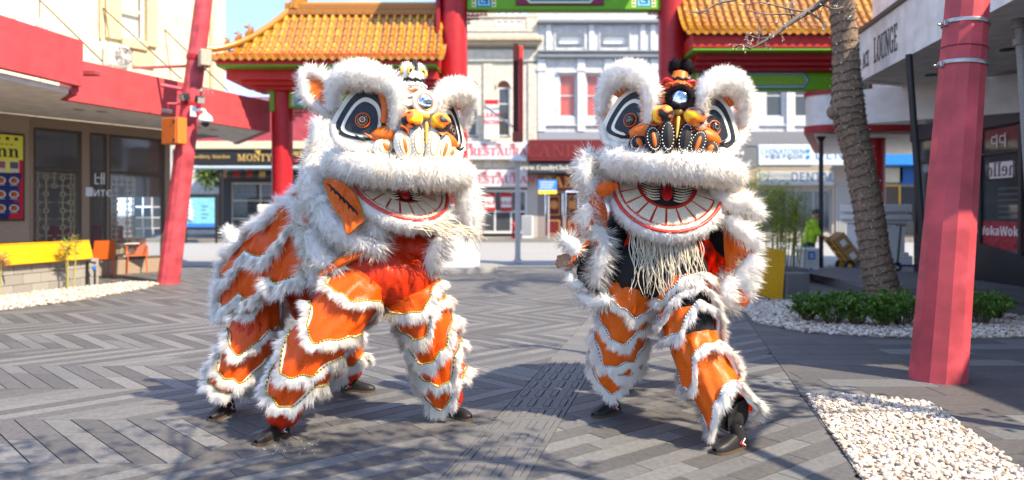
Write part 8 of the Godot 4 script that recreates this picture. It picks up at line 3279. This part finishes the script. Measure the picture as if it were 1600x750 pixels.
func build_lions() -> void:
	clump.seed = 17
	clump.frequency = 16.0
	clump.fractal_octaves = 2
	FUR.white = mk(Color.WHITE, 0.95, "", 1.0, 0.0, {"vertex_color_use_as_albedo": true, "backlight_enabled": true, "backlight": Color(0.9, 0.9, 0.9), "metallic_specular": 0.2})
	FUR.dark = mk(Color.WHITE, 0.9, "", 1.0, 0.0, {"vertex_color_use_as_albedo": true, "metallic_specular": 0.2})
	FUR.braid = mk(Color.WHITE, 0.45, "", 1.0, 0.0, {"vertex_color_use_as_albedo": true})
	FUR.sock = mk(lin(0.012, 0.012, 0.013), 0.9, "grain", 6.0)
	var satin_more := {"height": "bump", "rim_enabled": true, "rim": 0.12, "backlight_enabled": true, "backlight": Color(0.75, 0.16, 0.01)}
	var orange := mk(lin(0.98, 0.118, 0.002), 0.42, "grain", 3.0, 0.2, satin_more)
	var tang := mk(lin(0.98, 0.165, 0.003), 0.40, "grain", 3.0, 0.2, satin_more)
	var scarlet := mk(lin(0.78, 0.040, 0.003), 0.42, "grain", 3.0, 0.2, satin_more)
	var crimson := mk(lin(0.45, 0.012, 0.02), 0.5, "grain", 3.0)
	var black := mk(lin(0.012, 0.011, 0.012), 0.85, "grain", 3.0)
	var leather := mk(lin(0.016, 0.015, 0.015), 0.5, "grain", 6.0, 0.05)
	var gold0 := lin(0.55, 0.40, 0.04)
	var gold1 := lin(0.03, 0.03, 0.012)
	var skin_c := lin(0.42, 0.22, 0.13)
	var m: MB
	var up := Vector3.UP
	var o: MeshInstance3D

	# ================= left lion: front dancer
	var ja := {"hip": upx([[578.0, 432.0, 5.0], [634.0, 432.0, 5.05]]), "knee": upx([[502.0, 528.0, 4.78], [678.0, 535.0, 5.12]]), "ank": upx([[436.0, 655.0, 4.80], [702.0, 630.0, 5.30]]),
		"sho": upx([[562.0, 318.0, 5.2], [655.0, 322.0, 5.2]]), "elb": upx([[545.0, 388.0, 5.1], [672.0, 378.0, 5.1]]), "wri": upx([[570.0, 330.0, 5.05], [672.0, 318.0, 5.0]]), "head": U(608, 282, 5.18),
		"fwd": [Vector3(0.1, 1, 0.2), Vector3(-0.1, 1, 0.2)], "palm": [Vector3.BACK, Vector3.BACK]}
	var p := person("front dancer of the orange lion, legs wide apart in scarlet and orange furred trousers", Vector3(-0.9, 0, -5.0), ja, skin_c, true, "")
	trousers(p, ja, [0.165, 0.14, 0.10], scarlet, 3, 0.2)
	shirt(p, ja, scarlet, 0.17)
	feet(p, ja, [U(398, 690, 4.6), U(748, 645, 5.12)], leather)
	costume_leg(p, ja.hip[0].lerp(ja.knee[0], 0.12), ja.knee[0], ja.ank[0], 0.185, 0.135, [[0.0, 0.20], [0.16, 0.43], [0.36, 0.62], [0.54, 0.76]], 0.3, orange, gold0, gold1, 2, 0.085)
	costume_leg(p, ja.hip[1].lerp(ja.knee[1], 0.2), ja.knee[1], ja.ank[1], 0.175, 0.13, [[0.0, 0.10], [0.04, 0.28], [0.22, 0.46], [0.40, 0.62], [0.56, 0.79]], 0.5, orange, gold0, gold1, 5, 0.085)
	# ---- rear dancer
	var jb := {"hip": upx([[398.0, 428.0, 5.65], [450.0, 432.0, 5.85]]), "knee": upx([[396.0, 520.0, 5.42], [520.0, 520.0, 5.95]]), "ank": upx([[354.0, 612.0, 5.36], [548.0, 588.0, 6.05]]),
		"sho": upx([[470.0, 352.0, 5.25], [520.0, 352.0, 5.45]]), "elb": upx([[500.0, 410.0, 5.15], [550.0, 410.0, 5.35]]), "wri": upx([[545.0, 420.0, 5.1], [580.0, 418.0, 5.2]]), "head": U(510, 350, 5.3),
		"fwd": [Vector3(1, 0.1, 0), Vector3(1, 0.1, 0)], "palm": [Vector3.DOWN, Vector3.DOWN]}
	var pb := person("rear dancer bent forward under the orange lion's back, feet behind the front dancer", Vector3(-2.0, 0, -5.6), jb, skin_c, true, "")
	trousers(pb, jb, [0.16, 0.135, 0.10], scarlet, 4, 0.1)
	feet(pb, jb, [U(316, 655, 5.05), U(592, 614, 6.0)], leather)
	costume_leg(pb, jb.hip[0].lerp(jb.knee[0], 0.1), jb.knee[0], jb.ank[0], 0.172, 0.13, [[0.0, 0.32], [0.27, 0.55], [0.49, 0.74], [0.67, 0.86]], 0.2, orange, gold0, gold1, 7, 0.085)
	costume_leg(pb, jb.hip[1].lerp(jb.knee[1], 0.1), jb.knee[1], jb.ank[1], 0.17, 0.125, [[0.0, 0.36], [0.3, 0.62], [0.55, 0.80]], 1.2, orange, gold0, gold1, 8, 0.05)
	# ---- costume
	var g := thing("lion_costume", "orange and white lion dance costume, head turned right, orange cloth body behind", "lion costume", Vector3(-1.2, 0, -5.2))
	var XL := Transform3D(Basis(Vector3.BACK, -0.055) * Basis(Vector3.UP, 0.54) * Basis(Vector3.RIGHT, 0.03) * Basis.from_scale(Vector3.ONE * 0.88), U(624, 258, 5.02))
	lion_head(g, XL, 0.58, false, Vector3(1.6, 0.75, 0.1), 1.28, 0.385, 0.45)
	cape(g, upx([[528.0, 280.0, 5.15], [484.0, 298.0, 5.3], [446.0, 328.0, 5.5], [410.0, 362.0, 5.68], [392.0, 402.0, 5.8], [388.0, 446.0, 5.82]]), Vector3(-0.66, 0, 0.75).normalized(), [0.2, 0.245, 0.26, 0.25, 0.22, 0.19], [0.62, 0.66, 0.64, 0.54, 0.38, 0.22], [0.0, 0.36, 0.68, 1.0], orange, gold0, gold1, 0.15)
	fur_part(g, "tail", [[380.0, 388.0, 5.75], [366.0, 374.0, 5.75], [356.0, 362.0, 5.75]], [0.05, 0.06, 0.035], 9000.0, 0.05, Vector3(-0.3, 0.3, 0))
	# mane behind and under the jaw
	var md := Vector3(0.15, -0.45, 0.1)
	fur_part(g, "mane", [[500.0, 196.0, 5.2], [502.0, 240.0, 5.15], [488.0, 280.0, 5.05], [500.0, 325.0, 4.98]], [0.06, 0.09, 0.085, 0.085], 7500.0, 0.07, md)
	fur_part(g, "mane", [[505.0, 318.0, 4.98], [520.0, 350.0, 4.9], [552.0, 372.0, 4.85], [590.0, 385.0, 4.82]], [0.085, 0.095, 0.085, 0.06], 7500.0, 0.08, md)
	fur_part(g, "mane", [[545.0, 290.0, 4.95], [572.0, 325.0, 4.85], [590.0, 358.0, 4.82]], [0.075, 0.085, 0.07], 7500.0, 0.075, md)
	fur_part(g, "mane", [[488.0, 372.0, 4.98], [505.0, 402.0, 4.92], [528.0, 418.0, 4.88]], [0.07, 0.085, 0.06], 7500.0, 0.075, md)
	fur_part(g, "mane", [[470.0, 330.0, 5.1], [480.0, 368.0, 5.05], [498.0, 420.0, 5.0], [490.0, 440.0, 5.0]], [0.07, 0.08, 0.075, 0.05], 7500.0, 0.07, md)
	fur_part(g, "mane", [[712.0, 272.0, 5.1], [724.0, 290.0, 5.12], [732.0, 325.0, 5.1], [736.0, 360.0, 5.08]], [0.06, 0.075, 0.07, 0.045], 6500.0, 0.09, Vector3(0.3, -0.5, 0))
	fur_part(g, "mane", [[690.0, 372.0, 4.95], [676.0, 398.0, 4.95], [672.0, 418.0, 5.0]], [0.045, 0.05, 0.04], 6500.0, 0.09, Vector3(0.3, -0.5, 0))
	# cloth flaps
	var front := Vector3(0.1, 0, 1)
	var ol := upx([[508.0, 283.0, 4.80], [532.0, 284.0, 4.74], [556.0, 306.0, 4.70], [568.0, 342.0, 4.69], [560.0, 352.0, 4.69], [543.0, 365.0, 4.70], [534.0, 340.0, 4.73], [520.0, 322.0, 4.77]])
	o = satin(g, "ear_flap", ol, front, 0.012, tang, 3, 0.03)
	braid(o, edge_of(ol), 0.006, gold0, gold1)
	for k in 9:
		m = MB.new()
		var c := U(517.0 + k * 4.6, 291.0 + k * 4.6, 4.655)
		m.tube(arc([c + Vector3(-0.03, 0.018, 0), c + Vector3(0.0, 0.0, 0.004), c + Vector3(0.012 * (k % 3), -0.035, 0)], 3), [0.002, 0.005, 0.007, 0.008, 0.007, 0.005, 0.002], 5)
		part(o, "black_flame", m, black)
	ol = upx([[500.0, 425.0, 4.85], [532.0, 402.0, 4.82], [572.0, 392.0, 4.80], [560.0, 402.0, 4.80], [532.0, 416.0, 4.82], [505.0, 432.0, 4.85]])
	o = satin(g, "arm_flap", ol, front, 0.03, tang, 4)
	braid(o, edge_of(ol), 0.006, gold0, gold1)
	ol = upx([[600.0, 372.0, 5.02], [640.0, 366.0, 5.0], [690.0, 384.0, 4.98], [680.0, 396.0, 4.97], [670.0, 414.0, 4.99], [648.0, 404.0, 5.0], [615.0, 398.0, 5.02]])
	satin(g, "arm_flap", ol, front, 0.06, scarlet, 6, 0.03)
	ol = upx([[546.0, 418.0, 4.86], [552.0, 430.0, 4.85], [512.0, 466.0, 4.84], [487.0, 474.0, 4.86], [500.0, 450.0, 4.86]])
	satin(g, "sash", ol, front, 0.03, crimson, 7)
	# loose orange tongues between the fur on the back
	for q in [[[430.0, 330.0], [462.0, 312.0], [476.0, 320.0], [452.0, 345.0], [440.0, 352.0]], [[406.0, 392.0], [420.0, 352.0], [438.0, 345.0], [436.0, 385.0], [420.0, 400.0]], [[348.0, 424.0], [372.0, 392.0], [384.0, 398.0], [372.0, 440.0], [355.0, 432.0]], [[462.0, 388.0], [470.0, 346.0], [482.0, 350.0], [486.0, 392.0]]]:
		var dd := 5.12 if q[0][0] > 425.0 else (5.25 if q[0][0] > 400.0 else 5.5)
		satin(g, "cloth_tongue", upx(q.map(func(c): return [c[0], c[1], dd])), Vector3(-0.4, 0.2, 0.9), 0.04, tang, int(q[0][0]), 0.02)

	# ================= right lion: front dancer
	var jc := {"hip": upx([[995.0, 425.0, 5.1], [1062.0, 427.0, 5.02]]), "knee": upx([[968.0, 530.0, 5.22], [1088.0, 545.0, 4.80]]), "ank": upx([[956.0, 622.0, 5.38], [1152.0, 668.0, 4.56]]),
		"sho": upx([[985.0, 312.0, 5.25], [1090.0, 312.0, 5.25]]), "elb": upx([[955.0, 376.0, 5.15], [1140.0, 385.0, 5.2]]), "wri": upx([[901.0, 404.0, 5.02], [1112.0, 345.0, 5.1]]), "head": U(1040, 275, 5.25),
		"fwd": [Vector3(-1, -0.12, 0.15), Vector3(-0.3, 1, 0.1)], "palm": [Vector3(-0.1, -0.3, -1), Vector3.BACK], "curl": 1.1}
	var pc := person("front dancer of the black faced lion, black trousers with orange furred tiers, right hand out", Vector3(1.1, 0, -5.0), jc, skin_c, true, "")
	trousers(pc, jc, [0.16, 0.125, 0.06], black, 5, 0.26)
	shirt(pc, jc, black, 0.185, 0.45)
	feet(pc, jc, [U(908, 655, 5.15), G(1104, 714)], leather)
	var bw0 := lin(0.7, 0.68, 0.6)
	var bw1 := lin(0.012, 0.012, 0.012)
	costume_leg(pc, jc.hip[0].lerp(jc.knee[0], 0.14), jc.knee[0], jc.ank[0], 0.165, 0.15, [[0.0, 0.16], [0.10, 0.36], [0.30, 0.54], [0.42, 0.59], [0.53, 0.71]], 0.3, tang, bw0, bw1, 11, 0.07, 0.055)
	costume_leg(pc, jc.hip[1].lerp(jc.knee[1], 0.12), jc.knee[1], jc.ank[1], 0.175, 0.13, [[0.0, 0.10], [0.08, 0.22], [0.27, 0.34], [0.43, 0.60], [0.57, 0.84]], 2.4, tang, bw0, bw1, 12, 0.085)
	m = MB.new()                                  # wide black cuff over the near shoe
	var ka: Vector3 = jc.knee[1]
	var an: Vector3 = jc.ank[1]
	m.tube(arc([ka.lerp(an, 0.6), ka.lerp(an, 0.78), an + Vector3(0.0, 0.075, 0)], 8), arc([0.10, 0.10, 0.108], 8), 32, true)
	folds(m, 0.016, Vector3(9.0, 3.0, 9.0), 31)
	part(pc, "trouser_cuff", m, black)
	# ---- rear dancer, mostly hidden
	var jd := {"hip": upx([[990.0, 418.0, 6.0], [1050.0, 418.0, 6.0]]), "knee": upx([[975.0, 495.0, 6.0], [1095.0, 500.0, 6.0]]), "ank": upx([[968.0, 590.0, 6.2], [1112.0, 590.0, 6.2]]),
		"sho": upx([[1000.0, 350.0, 5.6], [1060.0, 350.0, 5.6]]), "elb": upx([[985.0, 400.0, 5.5], [1075.0, 400.0, 5.5]]), "wri": upx([[1000.0, 410.0, 5.3], [1060.0, 410.0, 5.3]]), "head": U(1030, 350, 5.45),
		"fwd": [Vector3(0, 0, 1), Vector3(0, 0, 1)], "palm": [Vector3.DOWN, Vector3.DOWN]}
	var pd := person("rear dancer hidden behind the black faced lion's front legs", Vector3(1.2, 0, -6.1), jd, skin_c, true, "")
	trousers(pd, jd, [0.15, 0.125, 0.10], black, 6, 0.1)
	feet(pd, jd, [U(966, 600, 5.9), U(1114, 600, 5.9)], leather)
	# ---- costume
	g = thing("lion_costume", "black faced orange lion dance costume facing the camera with a long pale beard", "lion costume", Vector3(1.1, 0, -5.4))
	var XR := Transform3D(Basis(Vector3.BACK, -0.105) * Basis(Vector3.UP, -0.13) * Basis(Vector3.RIGHT, -0.02) * Basis.from_scale(Vector3.ONE * 0.88), U(1045, 258, 5.12))
	lion_head(g, XR, 0.80, true, Vector3(0.08, 0, 0.05), 1.15, 0.43, 0.53)
	cape(g, upx([[1045.0, 270.0, 5.35], [1045.0, 285.0, 5.6], [1040.0, 310.0, 5.95], [1038.0, 345.0, 6.3], [1038.0, 390.0, 6.5], [1038.0, 430.0, 6.52]]), Vector3(1, 0, 0.05).normalized(), [0.42, 0.40, 0.36, 0.34, 0.28, 0.24], [0.72, 0.72, 0.66, 0.56, 0.42, 0.3], [0.0, 0.35, 0.62, 0.95], tang, bw0, bw1, 0.12)
	var sd := Vector3(-0.2, -0.35, 0.1)
	fur_part(g, "mane", [[922.0, 250.0, 5.1], [912.0, 268.0, 5.05], [920.0, 290.0, 5.05], [928.0, 312.0, 5.05]], [0.06, 0.065, 0.06, 0.05], 9500.0, 0.085, sd)
	fur_part(g, "mane", [[930.0, 312.0, 5.05], [918.0, 332.0, 5.0], [920.0, 350.0, 5.0], [936.0, 362.0, 5.0]], [0.045, 0.055, 0.055, 0.045], 9500.0, 0.085, sd)
	fur_part(g, "mane", [[938.0, 362.0, 5.0], [944.0, 390.0, 4.98], [936.0, 420.0, 4.98], [930.0, 436.0, 5.0]], [0.045, 0.05, 0.05, 0.035], 9500.0, 0.09, sd)
	fur_part(g, "cuff_fur", [[884.0, 376.0, 5.0], [896.0, 384.0, 4.98], [900.0, 398.0, 5.0]], [0.045, 0.055, 0.04], 8000.0, 0.06, Vector3(-0.3, 0.2, 0))
	fur_part(g, "cuff_fur", [[888.0, 428.0, 5.05], [893.0, 440.0, 5.05], [906.0, 446.0, 5.05]], [0.03, 0.04, 0.03], 8000.0, 0.06, Vector3(-0.4, -0.1, 0))
	fur_part(g, "cuff_fur", [[908.0, 462.0, 5.08], [926.0, 472.0, 5.05], [946.0, 470.0, 5.0]], [0.035, 0.045, 0.035], 8000.0, 0.06, Vector3(-0.3, -0.3, 0))
	var sr := Vector3(0.35, -0.3, 0.1)
	fur_part(g, "mane", [[1120.0, 298.0, 5.0], [1142.0, 316.0, 4.98], [1168.0, 320.0, 5.0], [1180.0, 334.0, 5.0]], [0.05, 0.065, 0.06, 0.04], 9500.0, 0.075, sr)
	fur_part(g, "mane", [[1138.0, 345.0, 4.98], [1154.0, 358.0, 4.97], [1174.0, 376.0, 4.98], [1180.0, 388.0, 5.0]], [0.04, 0.055, 0.05, 0.035], 9500.0, 0.075, sr)
	fur_part(g, "mane", [[1174.0, 402.0, 4.98], [1170.0, 420.0, 4.96], [1160.0, 438.0, 4.96], [1164.0, 456.0, 4.98]], [0.04, 0.06, 0.065, 0.045], 9500.0, 0.078, sr)
	fur_part(g, "mane", [[1142.0, 440.0, 4.95], [1132.0, 458.0, 4.93], [1138.0, 476.0, 4.95]], [0.045, 0.055, 0.04], 9500.0, 0.08, sr)
	ol = upx([[1128.0, 318.0, 5.02], [1144.0, 338.0, 5.0], [1168.0, 372.0, 4.98], [1180.0, 402.0, 4.97], [1174.0, 412.0, 4.97], [1150.0, 404.0, 5.0], [1148.0, 436.0, 5.0], [1136.0, 440.0, 5.02], [1130.0, 380.0, 5.04]])
	o = satin(g, "side_cloth", ol, front, 0.03, tang, 21)
	ol = upx([[920.0, 306.0, 5.0], [936.0, 300.0, 5.0], [948.0, 330.0, 5.02], [946.0, 366.0, 5.02], [930.0, 352.0, 4.97], [914.0, 362.0, 4.95], [920.0, 344.0, 4.97]])
	satin(g, "side_cloth", ol, front, 0.03, tang, 22)
	ol = upx([[928.0, 376.0, 4.98], [944.0, 368.0, 5.0], [950.0, 420.0, 5.02], [936.0, 402.0, 4.98]])
	satin(g, "side_cloth", ol, front, 0.02, tang, 23)
	for q in [[[932.0, 292.0], [950.0, 284.0], [966.0, 290.0], [952.0, 304.0], [938.0, 306.0]], [[1150.0, 446.0], [1164.0, 450.0], [1172.0, 468.0], [1160.0, 480.0], [1150.0, 466.0]]]:
		satin(g, "cloth_tongue", upx(q.map(func(c): return [c[0], c[1], 4.94])), front, 0.02, tang, int(q[0][0]), 0.01)
	# black lined side cloth that the hand holds out
	ol = upx([[920.0, 378.0, 5.1], [948.0, 380.0, 5.1], [962.0, 440.0, 5.12], [945.0, 468.0, 5.1], [915.0, 450.0, 5.08], [900.0, 424.0, 5.06]])
	satin(g, "lining", ol, front, 0.02, black, 24, 0.03)
	ol = upx([[892.0, 406.0, 4.96], [916.0, 376.0, 4.97], [922.0, 382.0, 4.97], [900.0, 414.0, 4.95]])
	o = satin(g, "held_edge", ol, front, 0.01, tang, 25, 0.008)
	m = MB.new()
	m.tube([U(897, 413, 4.94), U(920, 386, 4.96)], 0.016, 6)
	part(o, "dark_hem", m, black)

	# ================= worker by the trolley
	var W := 18.6
	var jw := {"hip": [U(1262, 386, W + 0.1), U(1264, 386, W - 0.12)], "knee": [U(1262, 406, W + 0.1), U(1275, 404, W - 0.12)], "ank": [U(1256, 421, W + 0.1), U(1275, 422, W - 0.12)],
		"sho": [U(1270, 349, W + 0.18), U(1271, 349, W - 0.18)], "elb": [U(1277, 363, W + 0.2), U(1278, 364, W - 0.2)], "wri": [U(1287, 370, W + 0.16), U(1288, 371, W - 0.16)], "head": U(1276, 335, W),
		"fwd": [Vector3(1, -0.1, 0), Vector3(1, -0.1, 0)], "palm": [Vector3.DOWN, Vector3.DOWN]}
	var pw := person("worker in a bright yellow shirt and navy trousers leaning toward the hand trolley", Vector3(7.5, 0, -18.6), jw, skin_c, false)
	trousers(pw, jw, [0.11, 0.09, 0.075], mk(lin(0.02, 0.022, 0.045), 0.8, "grain", 3.0), 8, 0.08)
	shirt(pw, jw, mk(lin(0.48, 0.75, 0.03), 0.75, "grain", 3.0), 0.15, 0.0)
	feet(pw, jw, [U(1262, 424, W + 0.1), U(1284, 426, W - 0.12)], leather)
	m = MB.new()
	var hd: Vector3 = jw.head
	m.ball(hd + Vector3(-0.01, 0.06, 0), Vector3(0.105, 0.09, 0.095), 8, 12)
	m.box(Vector3(0.06, 0.03, -0.07), Vector3(0.17, 0.045, 0.07), 0.006, Transform3D(Basis.IDENTITY, hd))
	part(pw, "cap", m, mk(lin(0.05, 0.05, 0.055), 0.9))
	m = MB.new()
	m.ball(hd + Vector3(0.088, -0.01, 0), Vector3(0.024, 0.02, 0.015), 5, 8)
	for s in [-1.0, 1.0]:
		m.ball(hd + Vector3(-0.005, -0.01, 0.088 * s), Vector3(0.02, 0.03, 0.01), 5, 8)
	part(pw, "face", m, mk(skin_c, 0.55))
	# fluff shed on the paving
	m = MB.new()
	for k in 70:
		var c := G(rng.randf_range(395.0, 500.0), rng.randf_range(682.0, 712.0))
		m.tint = fur_tint()
		for h in 2: m.hair(c + Vector3(0, 0.004, 0), (rdir() + Vector3(0, 0.2, 0)).normalized(), Vector3.UP, rng.randf_range(0.005, 0.014), 0.003, Vector3.ZERO, rng.randf() * 3.0)
	meta(solo("shed_fluff", m, FUR.white), "white fur fluff scattered on the paving by the left lion's front shoe", "fluff", "", "stuff")
